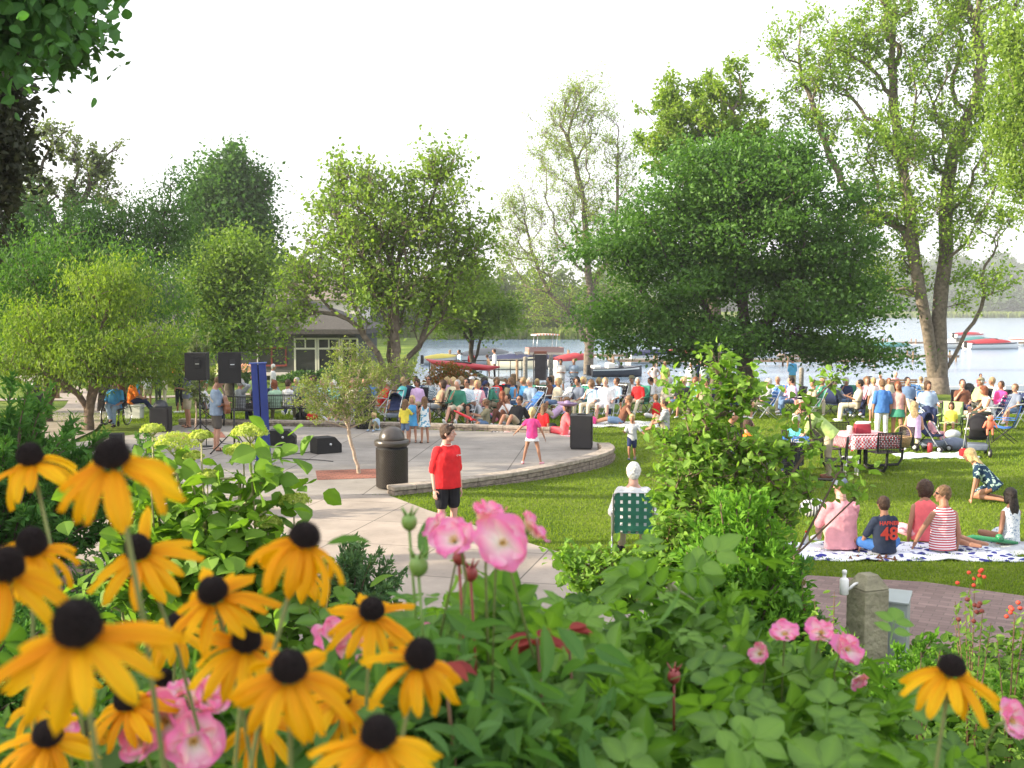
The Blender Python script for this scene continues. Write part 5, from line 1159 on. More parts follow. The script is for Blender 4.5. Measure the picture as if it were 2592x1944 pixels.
# microphone stand
q = at(650, 1120, .012); rt = thing('microphone_stand', 'thin boom microphone stand behind the blue post', 'microphone stand', (q[0]-1.0, q[1]-.9, .012))
MB().lathe([(.14, 0), (.14, .02), (.015, .03)], 20).build('base', black, rt); MB().tube([(0, 0, .02), (0, 0, 1.15)], .011, 8).build('pole', black, rt)
MB().tube([(.15, .02, 1.0), (-.35, -.05, 1.55)], .008, 6).build('boom', black, rt); MB().tube([(-.35, -.05, 1.55), (-.47, -.06, 1.60)], [.012, .024], 10).build('microphone', blackp, rt)
# three girls, toddler
Gk = 'small children on the plaza'
def kid(label, px, py, rz, h, **k): x, y, z = at(px, py, .012); return person(label, x, y, .014, rz, h, group=Gk, det=1, **k)
kid('little girl in a yellow t-shirt and denim shorts seen from behind', 1024, 1124, -20, 1.04, hair=('lbrown', 'long'), top=('yellow', .5, .02), bottom=('denim', 'shorts'), shoes='sandal', arms=('down', 'reach'), skin='t')
kid('blond girl in a light blue dress between the other two girls', 1043, 1121, 170, 1.12, hair=('blond', 'bob'), top=('sky', .0), bottom=('sky', 'dress'), shoes='sandal', arms=('down', 'front'), skin='l')
kid('girl in a blue and white flowered sundress holding hands', 1074, 1123, 20, 1.1, hair=('lbrown', 'long'), top=(pattern('blueflower', (.12, .36, .55), (.72, .78, .8), 'floral', 16, .45), 0), bottom=(pattern('blueflower', 0, 0), 'dress'), shoes='sandal', arms=('reach', 'down'), skin='t')
kid('blond toddler in a pale blue t-shirt sitting on the edge of the plaza', 952, 1091, 150, .95, hair=('blond', 'fringe'), top=('lblue', .5), bottom=('olive', 'pants'), shoes='steel', pose='up', arms=('front', 'face'), skin='l', nod=.5, lean=.2)
kid('girl with a blond ponytail, hot pink top and white skirt dancing on the plaza', 1347, 1178, -14, 1.17, hair=('blond', 'pony'), top=('pink', .3, .06), bottom=('white', 'mini'), shoes='rose', arms=('out', 'side'), skin='t', legs='apart')
x, y, z = at(1602, 1171); person('blond little boy in a grey t-shirt and navy shorts running on the grass', x, y, z+.03, 168, 1.04, 'run', ('out', 'hold'), 't', ('blond', 'fringe'), ('lgrey', .5, .05), ('navy', 'shorts'), 'slate', det=1, lean=.1, group='small children on the lawn')
# wheelchair
x, y, z = at(287, 1079, .03); person('man in a bright blue t-shirt and pale jeans sitting in a wheelchair', x, y, .05, 178, 1.72, 'sit', ('lap', 'lap'), 'p', ('grey', 'crop'), ('sky', .5), ('ldenim', 'pants'), 'black', 1.1, legs='x', det=1, seat=.5, lean=-.08)
t = thing('wheelchair', 'black wheelchair under the man in the bright blue t-shirt', 'wheelchair', (x, y, .05), R(178))
for s in (-1, 1):
    m = MB(); a = np.linspace(0, 2*math.pi, 29); m.tube(np.c_[np.full(29, s*.30), -.08+.29*np.cos(a), .30+.29*np.sin(a)], .018, 6, cap=False); wl = m.build('wheel', blackp, t)
    m = MB()
    for q in range(10): m.tube([(s*.30, -.08, .30), (s*.30, -.08+.28*math.cos(q*.628), .30+.28*math.sin(q*.628))], .003, 4)
    m.build('spokes', alum, wl); m = MB(); m.tube(np.c_[np.full(29, s*.335), -.08+.25*np.cos(a), .30+.25*np.sin(a)], .008, 6, cap=False); m.build('push_rim', alum, wl)
    m = MB(); m.tube([(s*.22, .36, .08), (s*.24, .36, .08)], .075, 14); m.build('caster', blackp, t)
    MB().tube([(s*.24, .36, .08), (s*.24, .34, .45), (s*.24, -.24, .46), (s*.24, -.28, .95), (s*.24, -.38, .97)], .013, 8).build('frame', black, t)
    MB().box((s*.26, .05, .68), (.06, .32, .03)).build('armrest', blackp, t, bevel=.006); MB().box((s*.12, .52, .1), (.12, .15, .015)).build('footrest', blackp, t)
MB().box((0, .06, .45), (.44, .44, .04)).build('seat', blackp, t, bevel=.01); MB().box((0, -.26, .7), (.44, .03, .42)).build('backrest', blackp, t, bevel=.01)
x, y, z = at(336, 1061)
t = thing('cooler', 'large white cooler on the grass beside the wheelchair', 'cooler', (x, y, z), R(-3)); MB().box((0, 0, .19), (.46, .3, .36), taper=1.1).build('tub', white, t, smooth=False, bevel=.02); MB().box((0, 0, .405), (.53, .36, .06)).build('lid', white, t, smooth=False, bevel=.02)
for s in (-1, 1): MB().box((s*.26, 0, .33), (.03, .14, .04)).build('handle', cm('lgrey'), t, bevel=.006)
person('person in an orange t-shirt and navy trousers sitting on the white cooler', x-.1, y, z, -72, 1.68, 'sit', ('knee', 'knee'), 't', ('brown', 'short'), ('orange', .5, .02), ('navy', 'pants'), 'black', det=1, seat=.54, legs='out', lean=.18, turn=-5)
crowd('person in purple standing behind the man in the wheelchair', 286, 1040, 170, pose='stand', h=1.55, top=((.10, .05, .14), .6), bottom=('navy', 'pants'), hair=('brown', 'short'))
crowd('person with grey hair in a dark top leaning behind the wheelchair', 303, 1052, 175, pose='stand', h=1.35, top=('brown', .6), bottom=('navy', 'pants'), hair=('grey', 'short'))
crowd('girl in a teal top and blue skirt standing on the far lawn at left', 344, 1024, 80, pose='stand', h=1.35, top=('teal', .3), bottom=('blue', 'skirt'), hair=('dark', 'long'), arms=('front', 'front'), skin='t')
crowd('boy in a white t-shirt with dark print and khaki shorts on the far lawn', 371, 1030, 10, pose='stand', h=1.6, top=('white', .5, .05), bottom=('khaki', 'shorts'), hair=('brown', 'short'), skin='t')
crowd('bald man in a dark olive jacket standing on the far lawn', 398, 1030, 60, pose='stand', h=1.5, top=('dgreen', .9, .08), bottom=('dgreen', 'pants'), hair=('white', 'crop'), arms=('front', 'front'), lean=.12)
crowd('small woman in a cream outfit on the far lawn at left', 415, 1029, 100, pose='stand', h=1.42, top=('beige', .6, .03), bottom=('beige', 'pants'), hair=('brown', 'short'), arms=('front', 'front'))
crowd('woman in a teal top and white shorts standing behind the left loudspeaker pole', 513, 1030, 150, pose='stand', h=1.55, top=('aqua', .4, .03), bottom=('white', 'shorts'), hair=('blond', 'pony'), skin='t')
crowd('dark figure standing behind the man in the slate t-shirt', 452, 1045, 60, pose='stand', h=1.6, top=('black', .6), bottom=('black', 'capri'), hair=('dark', 'short'), skin='d')
crowd('white haired man in a white t-shirt and pale blue trousers walking before the grey building', 690, 1018, -80, pose='walk', h=1.72, top=('white', .5), bottom=('ldenim', 'pants'), hair=('white', 'short'), arms=('down', 'down'), skin='t')
crowd('child in a yellow green top standing beyond the black benches', 637, 1020, 170, pose='stand', h=1.2, top=('lime', .3), bottom=('khaki', 'shorts'), hair=('brown', 'short'), arms=('front', 'front'), skin='t')
crowd('seated person in white behind the guitarist', 519, 1068, -60, 'camp', 'black', 'black folding chair behind the guitarist', h=1.6, top=('white', .5), bottom=('navy', 'pants'), hair=('red', 'pony'))
# black mesh benches by the back kerb
def lattice(m, w_, h_, nx_, nz_, fx):
    for k in range(nx_+1): x = -w_/2+w_*k/nx_; m.box(fx(x, 0), (.012, .012, h_))
    for k in range(nz_+1): z = -h_/2+h_*k/nz_; m.box(fx(0, z), (w_, .012, .012))
def mesh_bench(label, px, py, rz, w_=1.3):
    x, y, z = at(px, py); t = thing('mesh_bench', label, 'bench', (x, y, z), R(rz), 'black mesh benches behind the stage')
    m = MB(); lattice(m, w_, .36, 26, 9, lambda a, b: (a, -.27, .64+b)); m.tube([(-w_/2, -.27, .82), (w_/2, -.27, .82)], .02, 8); m.tube([(-w_/2, -.27, .45), (w_/2, -.27, .45)], .02, 8); m.build('backrest', black, t, smooth=False)
    m = MB(); m.box((0, 0, .43), (w_, .45, .015)); m.tube([(-w_/2, .22, .43), (w_/2, .22, .43)], .02, 8); m.build('seat', black, t, smooth=False)
    for s in (-1, 1): MB().tube([(s*w_*.36, .22, 0), (s*w_*.36, .16, .42), (s*w_*.36, -.24, .43), (s*w_*.36, -.28, .82)], .024, 8).build('leg', black, t); MB().tube([(s*w_*.36, -.28, 0), (s*w_*.36, -.2, .42)], .024, 8).build('leg', black, t); MB().tube([(s*w_*.49, -.27, .62), (s*w_*.49, .2, .62), (s*w_*.49, .2, .43)], .018, 8).build('armrest', black, t)
mesh_bench('black mesh bench seen from behind, left of the blue post', 614, 1078, -12); mesh_bench('black mesh bench seen from behind, right of the blue post', 716, 1072, 6)
crowd('man in a grey shirt on the left black bench, hand on his head', 606, 1074, -40, pose='sit', h=1.72, arms=('lap', 'head'), top=('grey', .95), bottom=('black', 'pants'), hair=('grey', 'short'), det=1, skin='t')
crowd('person in a navy shirt seated next to the blue post', 648, 1066, 170, 'camp', 'navy', 'navy folding chair hidden by the blue post', h=1.6, top=('navy', .5), bottom=('navy', 'pants'), hair=('brown', 'short'))
crowd('woman in a mint green t-shirt and sunglasses seated on the right black bench', 694, 1071, 40, pose='sit', h=1.64, arms=('rest', 'lap'), top=('mint', .5), bottom=('olive', 'pants'), hair=('red', 'bob'), glasses='dark', det=1, skin='t', turn=-20)
crowd('woman in white turned sideways on the right black bench', 727, 1068, -30, pose='sit', h=1.64, arms=('face', 'lap'), top=('white', .4), bottom=('olive', 'pants'), hair=('brown', 'short'), det=1, skin='t')
# ---------------------------------------------------------------- the seated crowd
C_ = crowd
def P_(a, b, k='floral', s_=14, n=None): return pattern(n or 'p%s%d' % (k, int(a[0]*1000+b[1]*100)), a, b, k, s_)
C_('person in a pale blue checked shirt bent forward behind the plaza tree', 826, 1056, 150, 'web', 'white', 'white webbed chair behind the plaza tree', h=1.68, top=('lblue', .6), bottom=('grey', 'pants'), hair=('grey', 'short'), lean=.3, arms=('knee', 'knee'))
C_('white haired woman in a pale teal top seated behind the plaza tree', 838, 1067, 165, 'camp', 'black', 'black chair of the white haired woman behind the plaza tree', h=1.6, top=('aqua', .5), bottom=('lgrey', 'pants'), hair=('white', 'curly'))
C_('person in grey leaning back just left of the dark litter bin', 899, 1057, 150, 'camp', 'navy', 'dark chair left of the domed bin behind the tree', h=1.68, top=('grey', .6), bottom=('lgrey', 'pants'), hair=('sand', 'short'), arms=('lap', 'lap'))
C_('man in a beige cap and red shirt reclining right of the dark domed bin', 958, 1062, 95, 'recliner', 'red', 'red reclining chair right of the dark domed bin', h=1.72, top=('red', .5), bottom=('khaki', 'shorts'), hair=('grey', 'short'), hat=('cap', 'beige'), legs='x', lean=-.5, skin='t')
C_('man in sunglasses and a pale shirt left of the checked shirt man', 1046, 1050, 150, 'camp', 'navy', 'navy chair behind the girl in yellow', h=1.72, top=('lblue', .5), bottom=('khaki', 'shorts'), hair=('dark', 'short'), glasses='dark', skin='t')
C_('woman in sunglasses and a lilac top behind the three little girls', 1053, 1062, 165, 'camp', 'black', 'black chair behind the three little girls', h=1.62, top=('lav', .4), bottom=('khaki', 'shorts'), hair=('brown', 'bob'), glasses='dark', skin='t')
C_('man in a blue plaid shirt in an aluminium chair before the round bush', 1082, 1057, 165, 'web', 'white', 'aluminium chair of the plaid shirt man', h=1.76, top=(pattern('plaid', (.12, .18, .22), (.5, .56, .6), 'check', 26), .5), bottom=('black', 'shorts'), hair=('brown', 'short'), glasses='dark', arms=('rest', 'rest'), skin='t')
C_('woman in a tan sleeveless top with bare legs turned left', 1108, 1070, 100, 'camp', 'black', 'black chair of the woman in the tan top', h=1.68, top=('tan', 0), bottom=('grey', 'shorts'), hair=('brown', 'bob'), skin='t', arms=('cross', 'cross'), lean=-.3, legs='out')
C_('blond older woman in a cream t-shirt before the round bush', 1141, 1057, 150, 'camp', 'black', 'dark chair of the woman in cream', h=1.66, top=('cream', .6), bottom=('beige', 'pants'), hair=('blond', 'curly'), arms=('lap', 'lap'))
C_('man in sunglasses and a pale blue check shirt with knees apart', 1178, 1072, 160, 'recliner', 'white', 'white framed chair of the man with knees apart', h=1.78, top=(pattern('plaid2', (.35, .48, .6), (.62, .68, .74), 'check', 30), .5), bottom=('black', 'shorts'), hair=('dark', 'short'), glasses='dark', skin='t', arms=('lap', 'rest'), legs='wide', shoes='brown')
C_('person in a white cap and cream shirt right of the round bush', 1190, 1053, 155, 'web', 'white', 'white chair of the person in the white cap', h=1.66, top=('cream', .6), bottom=('beige', 'pants'), hair=('blond', 'short'), hat=('cap', 'white'))
C_('woman with dark hair in a red flowered shirt seen from behind', 1217, 1056, 60, 'camp', 'black', 'black chair of the woman in the red flowered shirt', h=1.68, top=(pattern('hawaii', (.65, .45, .4), (.42, .02, .03), 'floral', 13, .25), .5), bottom=('navy', 'pants'), hair=('dark', 'curly'), skin='t')
chair('web', 'lblue', 'empty pale blue folding chair seen from behind in the crowd', *at(1238, 1058), 10)
C_('person in a navy cap bending forward in the crowd', 1255, 1062, 110, 'camp', 'olive', 'olive chair of the person in the navy cap', h=1.66, top=('green', .5), bottom=('khaki', 'shorts'), hair=('brown', 'short'), hat=('cap', 'navy'), lean=.45, nod=.4, arms=('knee', 'knee'), skin='t')
C_('woman with long chestnut hair seen from behind in the crowd', 1272, 1066, 40, pose='cross', h=1.64, top=('brown', .4), bottom=('denim', 'shorts'), hair=('red', 'long'), skin='t')
C_('man in a grey cap and navy shirt at the back of the crowd', 1278, 1042, 140, 'camp', 'navy', 'navy chair at the back of the crowd by the red stroller', h=1.74, top=('navy', .5), bottom=('khaki', 'shorts'), hair=('grey', 'short'), hat=('cap', 'lgrey'), skin='t')
C_('woman in a sky blue tank top with her hair tied up', 1302, 1055, 120, 'camp', 'sky', 'blue chair of the woman in the sky blue top', h=1.64, top=('sky', 0), bottom=('denim', 'shorts'), hair=('lbrown', 'bob'), glasses='dark', skin='t', arms=('lap', 'lap'), lean=.15)
C_('woman in a white t-shirt lounging in front of the bright blue recliner', 1280, 1078, 140, pose='up', h=1.66, top=('white', .5), bottom=('brown', 'pants'), hair=('dark', 'short'), skin='t', arms=('face', 'knee'), lean=-.2)
chair('recliner', 'blue', 'bright blue reclining chair with a head cushion', *at(1318, 1072), 110)
C_('grey haired person bowed over in the middle of the crowd', 1222, 1070, 120, pose='cross', h=1.6, top=('lgrey', .5), bottom=('beige', 'pants'), hair=('grey', 'short'), lean=.55, nod=.4, arms=('lap', 'lap'))
bo = C_('boy in an olive t-shirt sitting on the ground holding a red balloon', 1231, 1081, 95, pose='cross', h=1.42, top=('olive', .5), bottom=('denim', 'shorts'), hair=('lbrown', 'short'), skin='t', arms=('reach', 'reach'), det=1)
q = bo.location; m = MB().tube([(0, 0, 0), (-.2, 0, .07), (-.5, .02, .22), (-.62, .02, .28)], [.02, .04, .035, .015], 10); m.tube([(-.12, -.14, .02), (-.14, 0, .05), (-.16, .14, .08)], .032, 8)
tag(m.build('balloon_sword', M('balloon_red', (.7, .02, .03), .25, spec=.7), loc=(q.x-.28, q.y-.1, q.z+.18)), 'red balloon sword held by the boy in olive', 'balloon')
C_('man in sunglasses and black t-shirt reclining on a blanket at the plaza edge', 1302, 1084, 150, pose='lie', h=1.76, top=('black', .5), bottom=('khaki', 'shorts'), hair=('dark', 'short'), glasses='dark', skin='t', arms=('back', 'lap'), lean=-.55, det=1, build=1.15)
C_('blond woman in a white blouse leaning on her knees in a green chair', 1362, 1040, 170, 'camp', 'green', 'green folding chair of the woman in the white blouse', h=1.66, top=('white', .45), bottom=('khaki', 'shorts'), hair=('blond', 'bob'), skin='t', arms=('knee', 'knee'), lean=.35)
C_('child in a crimson top on the blanket behind the dancing girl', 1376, 1101, -30, pose='kneel', h=1.25, top=('red', .5), bottom=('pink', 'skirt'), hair=('lbrown', 'long'), skin='t', shoes=None)
C_('woman in an orange red t-shirt and large violet hat sitting on the ground', 1428, 1103, 80, pose='ground', h=1.62, top=('coral', .45), bottom=('coral', 'shorts'), hair=('brown', 'long'), hat=('sombrero', (.28, .20, .34)), skin='t', arms=('back', 'back'), lean=-.2, det=1, shoes=None)
C_('curly haired woman lounging left of the man in the green polo shirt', 1406, 1056, 120, 'recliner', 'white', 'white framed chair of the curly haired woman', h=1.62, top=('beige', .3), bottom=('denim', 'shorts'), hair=('sand', 'curly'), skin='t')
C_('man in sunglasses and a green polo shirt leaning back', 1447, 1046, 120, 'recliner', 'black', 'black recliner of the man in the green polo shirt', h=1.76, top=('green', .5), bottom=('navy', 'shorts'), hair=('dark', 'short'), glasses='dark', skin='t', arms=('lap', 'lap'), lean=-.4, legs='out')
C_('person lying on a mat at the edge of the crowd left of the violet hat', 1400, 1062, 95, pose='lie', h=1.6, top=('lav', .3), bottom=('khaki', 'shorts'), hair=('lbrown', 'long'), skin='t', arms=('back', 'lap'), lean=-.9)
C_('fair haired child beside the woman in grey and white shoes', 1493, 1042, 150, 'camp', 'black', 'small dark chair of the fair haired child', h=1.3, top=('brown', .5), bottom=('khaki', 'shorts'), hair=('blond', 'short'), skin='t', dz=.0)
C_('blond woman in a grey tank top and white shoes near the pale tree', 1512, 1040, 140, 'camp', 'black', 'dark chair of the blond woman in grey near the pale tree', h=1.68, top=('lgrey', 0), bottom=('khaki', 'shorts'), hair=('blond', 'curly'), skin='t', arms=('lap', 'lap'))
C_('fair haired older man in white with a dark badge on his t-shirt', 1531, 1066, 165, 'web', 'white', 'aluminium chair of the older man in white', h=1.76, top=('white', .5), bottom=('white', 'shorts'), hair=('sand', 'short'), skin='p', arms=('rest', 'rest'), det=1, shoes=None)
C_('man in an olive brimmed hat reading a newspaper', 1597, 1043, 150, 'web', 'navy', 'aluminium chair of the man with the newspaper', h=1.74, top=('white', .5), bottom=('navy', 'shorts'), hair=('grey', 'short'), hat=('brim', 'olive'), skin='t', arms=('hold', 'hold'), legs='x')
q = at(1590, 1043); m = MB()
m.add([[-.28, 0, 0], [0, .06, 0], [.28, 0, 0], [-.28, -.03, .36], [0, .03, .36], [.28, -.03, .36]], [[[0, 1, 4, 3], [1, 2, 5, 4]]]); tag(m.build('newspaper', M('newsprint', (.42, .40, .37), .9, var=.3, scale=40), loc=(q[0]-.22, q[1]-.62, q[2]+.72), rz=R(-25), smooth=False), 'open grey newspaper in front of the man in the olive hat', 'newspaper')
C_('dark haired person in a white t-shirt in an aluminium chair looking down', 1643, 1044, 120, 'web', 'white', 'aluminium chair of the dark haired person in white', h=1.68, top=('white', .5), bottom=('khaki', 'pants'), hair=('dark', 'short'), skin='t', arms=('lap', 'lap'), nod=.3)
C_('woman in a brown tank top and sunglasses leaning back on a pale blanket', 1573, 1076, 85, pose='ground', h=1.66, top=('brown', 0), bottom=('denim', 'shorts'), hair=('lbrown', 'short'), glasses='dark', skin='t', arms=('back', 'face'), lean=-.45, det=1, shoes=None)
C_('boy in a red tank top seen from behind on the pale blanket', 1662, 1062, 20, pose='cross', h=1.4, top=('red', 0), bottom=('white', 'shorts'), hair=('lbrown', 'short'), skin='d', arms=('lap', 'lap'))
C_('barefoot person in a dark striped shirt with knees drawn up beside the shrub', 1686, 1092, 80, pose='up', h=1.62, top=(pattern('stripeb', (.05, .06, .08), (.6, .6, .62), 'stripe', 9), .5), bottom=('khaki', 'shorts'), hair=('brown', 'short'), skin='t', arms=('knee', 'knee'), shoes=None)
C_('woman in a mint tank top behind the shrub', 1758, 1052, 150, 'camp', 'black', 'dark chair of the woman in mint behind the shrub', h=1.66, top=('aqua', 0), bottom=('denim', 'shorts'), hair=('red', 'long'), skin='t', arms=('lap', 'lap'))
C_('dark haired person seen from behind above the shrub', 1812, 1048, 10, 'camp', 'brown', 'brown chair seen from behind above the shrub', h=1.68, top=('brown', .5), bottom=('denim', 'pants'), hair=('brown', 'bob'), skin='t')
C_('person in black with reddish hair seated behind the shrub', 1900, 1052, 160, 'camp', 'black', 'black chair under the left part of the oak', h=1.66, top=('black', .6), bottom=('black', 'pants'), hair=('red', 'bob'), skin='t')
C_('older man in a striped blue shirt seated behind the top of the shrub', 1968, 1050, 150, 'web', 'blue', 'blue webbed chair behind the top of the shrub', h=1.72, top=('steel', .6), bottom=('beige', 'pants'), hair=('grey', 'crop'), skin='t')
# further rows of the crowd, mostly heads and shoulders between the others
TOPS = ['slate', 'navy', 'lblue', 'red', 'beige', 'black', 'olive', 'teal', 'grey', 'lav', 'khaki', 'green', 'rose', 'denim', 'steel', 'brown']
rr0 = random.Random(12)
for i, (px, py, wh) in enumerate([(752, 1050, 'between the right black bench and the plaza tree'), (775, 1044, 'behind the black bag left of the plaza tree'), (800, 1052, 'low behind the left branches of the plaza tree'), (868, 1046, 'behind the trunk of the plaza tree'), (885, 1068, 'right of the plaza tree trunk, nearest the kerb'), (925, 1048, 'hidden behind the dome of the bin behind the tree'), (975, 1044, 'behind the red reclining man'), (1010, 1052, 'left of the girl in yellow, behind the stroller'), (1030, 1040, 'just left of the pale shirted man in sunglasses'), (1128, 1044, 'behind the woman in the tan top'), (1160, 1046, 'left of the check shirt man, one row back'), (1160, 1074, 'at the feet of the check shirt man'), (1205, 1066, 'between the bowed person and the check shirt man'), (1330, 1050, 'left of the blond woman in the green chair'), (1345, 1062, 'in front of the green chair'), (1385, 1046, 'right of the blond woman in the green chair'), (1466, 1056, 'right of the violet hat'), (1480, 1048, 'left of the fair haired child'), (1555, 1052, 'left of the newspaper reader'), (1618, 1052, 'right of the newspaper reader'), (1690, 1048, 'right of the dark haired person in white'), (1725, 1056, 'left of the woman in mint'), (1780, 1062, 'right of the woman in mint'), (1850, 1056, 'left of the person in black under the oak'), (1935, 1060, 'between the person in black and the striped blue shirt'), (2010, 1052, 'right of the striped blue shirt man'), (2050, 1062, 'far right under the oak beyond the hidden table'), (2085, 1050, 'left of the man in the slate shirt'), (2192, 1056, 'right of the woman in beige in profile'), (2300, 1056, 'behind the woman in the rose tank top'), (2352, 1080, 'left of the strollers by the maple side'), (2440, 1072, 'beside the olive shirted man in the cap'), (2568, 1082, 'at the right edge behind the empty blue chair'), (2145, 1044, 'one row behind the man in the slate shirt'), (1500, 1064, 'in front of the blond woman in grey'), (1252, 1048, 'one row behind the person in the navy cap')]):
    tp = TOPS[i % len(TOPS)]; hr = rr0.choice(['brown', 'dark', 'lbrown', 'grey', 'blond', 'sand']); st = rr0.choice(['short', 'bob', 'short', 'curly'])
    C_('spectator in a %s top %s' % (dict(lblue='pale blue', lav='lilac', denim='denim blue', steel='grey blue').get(tp, tp), wh), px, py, rr0.choice([100, 120, 140, 150, 165]), 'camp' if i % 2 else 'web', rr0.choice(['black', 'navy', 'green', 'blue']), 'folding chair ' + wh, h=rr0.uniform(1.58, 1.76), top=(tp, rr0.choice([.3, .5, .5, .6])), bottom=(rr0.choice(['khaki', 'denim', 'navy', 'beige']), rr0.choice(['shorts', 'pants'])), hair=(hr, st), skin=rr0.choice('tlt'), arms=(rr0.choice(['lap', 'rest', 'knee']), rr0.choice(['lap', 'rest', 'face'])), lean=rr0.choice([-.3, -.2, .1]), build=rr0.uniform(.95, 1.2), turn=rr0.choice([-20, 0, 25]), legs=rr0.choice([None, 'x', 'out']))
# people standing near the water
GS = 'people by the water'
def W_(label, px, py, rz, d=None, **k):
    if d: x = (px-1296)/FPX*d; q = (x, d, k.pop('z', gz(x, d)))
    else: q = at(px, py)
    return person(label, q[0], q[1], q[2], rz, group=GS, **k)
W_('man in a white t-shirt looking down at his hands beside a bicycle', 1420, 1000, 170, h=1.76, top=('white', .55, .06), bottom=('lgrey', 'shorts'), hair=('dark', 'short'), skin='t', arms=('front', 'front'), nod=.3)
W_('bald man in a blue t-shirt by the pale tree', 1453, 1000, 175, h=1.76, top=('steel', .55, .06), bottom=('navy', 'shorts'), hair=('sand', 'crop'), skin='t', arms=('front', 'front'), build=1.15)
W_('woman in a striped t-shirt and pale shorts with hands on her hips', 1656, 996, 160, h=1.56, top=(pattern('stripe_rose', (.45, .30, .34), (.68, .66, .68), 'stripe', 8), .5), bottom=('peach', 'shorts'), hair=('sand', 'short'), skin='t', arms=('hip', 'hip'))
W_('person in a yellow t-shirt and tan shorts with the head hidden by oak leaves', 1684, 1002, 150, h=1.66, top=((.52, .5, .2), .5, .05), bottom=('tan', 'shorts'), hair=('sand', 'short'), skin='t', arms=('down', 'down'))
W_('grey haired man in a white t-shirt with a colourful round print', 1750, 1008, 175, h=1.72, top=('white', .6, .06), bottom=('white', 'shorts'), hair=('grey', 'short'), skin='t', build=1.1)
W_('man in a striped polo shirt and navy shorts', 1786, 1004, 170, h=1.76, top=(pattern('polo', (.03, .16, .18), (.62, .65, .66), 'stripe', 5.5), .5, .02), bottom=('navy', 'shorts'), hair=('sand', 'crop'), skin='t', build=1.15)
W_('man in navy half hidden behind the two men in pale shirts', 1768, 997, 200, h=1.74, top=('navy', .6), bottom=('khaki', 'shorts'), hair=('red', 'short'), skin='t')
W_('man in a blue shirt standing by the wooden posts right of the oak trunk', 2007, 992, 10, h=1.75, top=('sky', .6), bottom=('khaki', 'shorts'), hair=('brown', 'short'), skin='t', arms=('front', 'front'))
dz = WATER+.58
W_('man in a white shirt and black trousers on the railed dock', 1252, 0, 90, d=63.2, z=dz, h=1.75, top=('white', .9), bottom=('black', 'pants'), hair=('brown', 'short'), skin='t')
W_('person in red standing on the railed dock', 1193, 0, 160, d=63.4, z=dz, h=1.65, top=('red', .6), bottom=('red', 'shorts'), hair=('blond', 'short'), skin='t')
W_('person in pale blue on the left end of the railed dock', 1163, 0, 120, d=63.3, z=dz, h=1.7, top=('lblue', .6), bottom=('lgrey', 'pants'), hair=('dark', 'short'), skin='t', arms=('front', 'front'))
W_('bare shouldered person bending at the dock rail', 1238, 0, 100, d=63.6, z=dz, h=1.4, top=('tan', 0), bottom=('khaki', 'shorts'), hair=('brown', 'short'), skin='t', lean=.2)
x = (2484-1296)/FPX*60; person('rower in a red shirt in the white rowing boat', x, 60, WATER+.18, 175, 1.6, 'ground', ('reach', 'reach'), 't', ('dark', 'short'), ('red', .5), ('navy', 'shorts'), group=GS)
# benches by the water
def bench(label, px, py, rz, w_=1.6, mat=woodg, d=None):
    x, y, z = at(px, py); t = thing('wooden_bench', label, 'bench', (x, y, z), R(rz), 'benches by the water')
    m = MB()
    for k in range(4): m.box((0, -.25-.025*k, .52+.115*k), (w_, .035, .09), rx=.2)
    m.build('backrest', mat, t, smooth=False, bevel=.006); m = MB()
    for k in range(4): m.box((0, -.18+.12*k, .44), (w_, .1, .035))
    m.build('seat', mat, t, smooth=False, bevel=.006)
    for s in (-1, 1): m = MB(); m.tube([(s*w_*.46, .22, 0), (s*w_*.46, .22, .62), (s*w_*.46, .15, .66), (s*w_*.46, -.28, .64)], .025, 8); m.tube([(s*w_*.46, -.2, 0), (s*w_*.46, -.22, .44), (s*w_*.46, -.36, .9)], .025, 8); m.build('arm_frame', black, t)
    return x, y, z
q = bench('slatted wooden bench with two people facing the lake', 1622, 985, -8, 1.55)
for i, (dx, tp) in enumerate([(-.3, 'white'), (.3, 'peach')]): person(['blond woman in white on the wooden bench facing the lake', 'second woman on the wooden bench facing the lake'][i], q[0]+dx, q[1], q[2], -8+i*14, 1.66, 'sit', skin='t', top=(tp, .5), bottom=('khaki', 'pants'), hair=(['blond', 'lbrown'][i], 'bob'), arms=('lap', 'lap'), group=GS)
q = bench('dark bench right of the yellow shirted person', 1715, 985, 0, 1.0, wood); person('woman with a straw hat seated on the dark bench facing the lake', q[0]+.25, q[1], q[2], 20, 1.62, 'sit', skin='t', top=('cream', .5), bottom=('beige', 'pants'), hair=('sand', 'short'), hat=('sunhat', 'beige'), group=GS)
q = bench('wooden bench behind the man in the striped polo shirt', 1800, 990, 0, 1.7)
q = bench('bench near the sign board with two people leaning together', 1292, 980, 75, 1.4, wood)
person('person in dark blue with an orange stripe leaning on the bench near the sign', q[0], q[1]-.35, q[2], 100, 1.7, 'sit', skin='t', top=((.10, .03, .08), .9), bottom=('black', 'pants'), hair=('red', 'short'), lean=.45, arms=('knee', 'knee'), group=GS)
person('person in brown bending forward on the bench near the sign', q[0]+.45, q[1]+.3, q[2], 70, 1.7, 'sit', skin='t', top=('brown', .5), bottom=('khaki', 'shorts'), hair=('brown', 'short'), lean=.5, arms=('knee', 'knee'), group=GS)
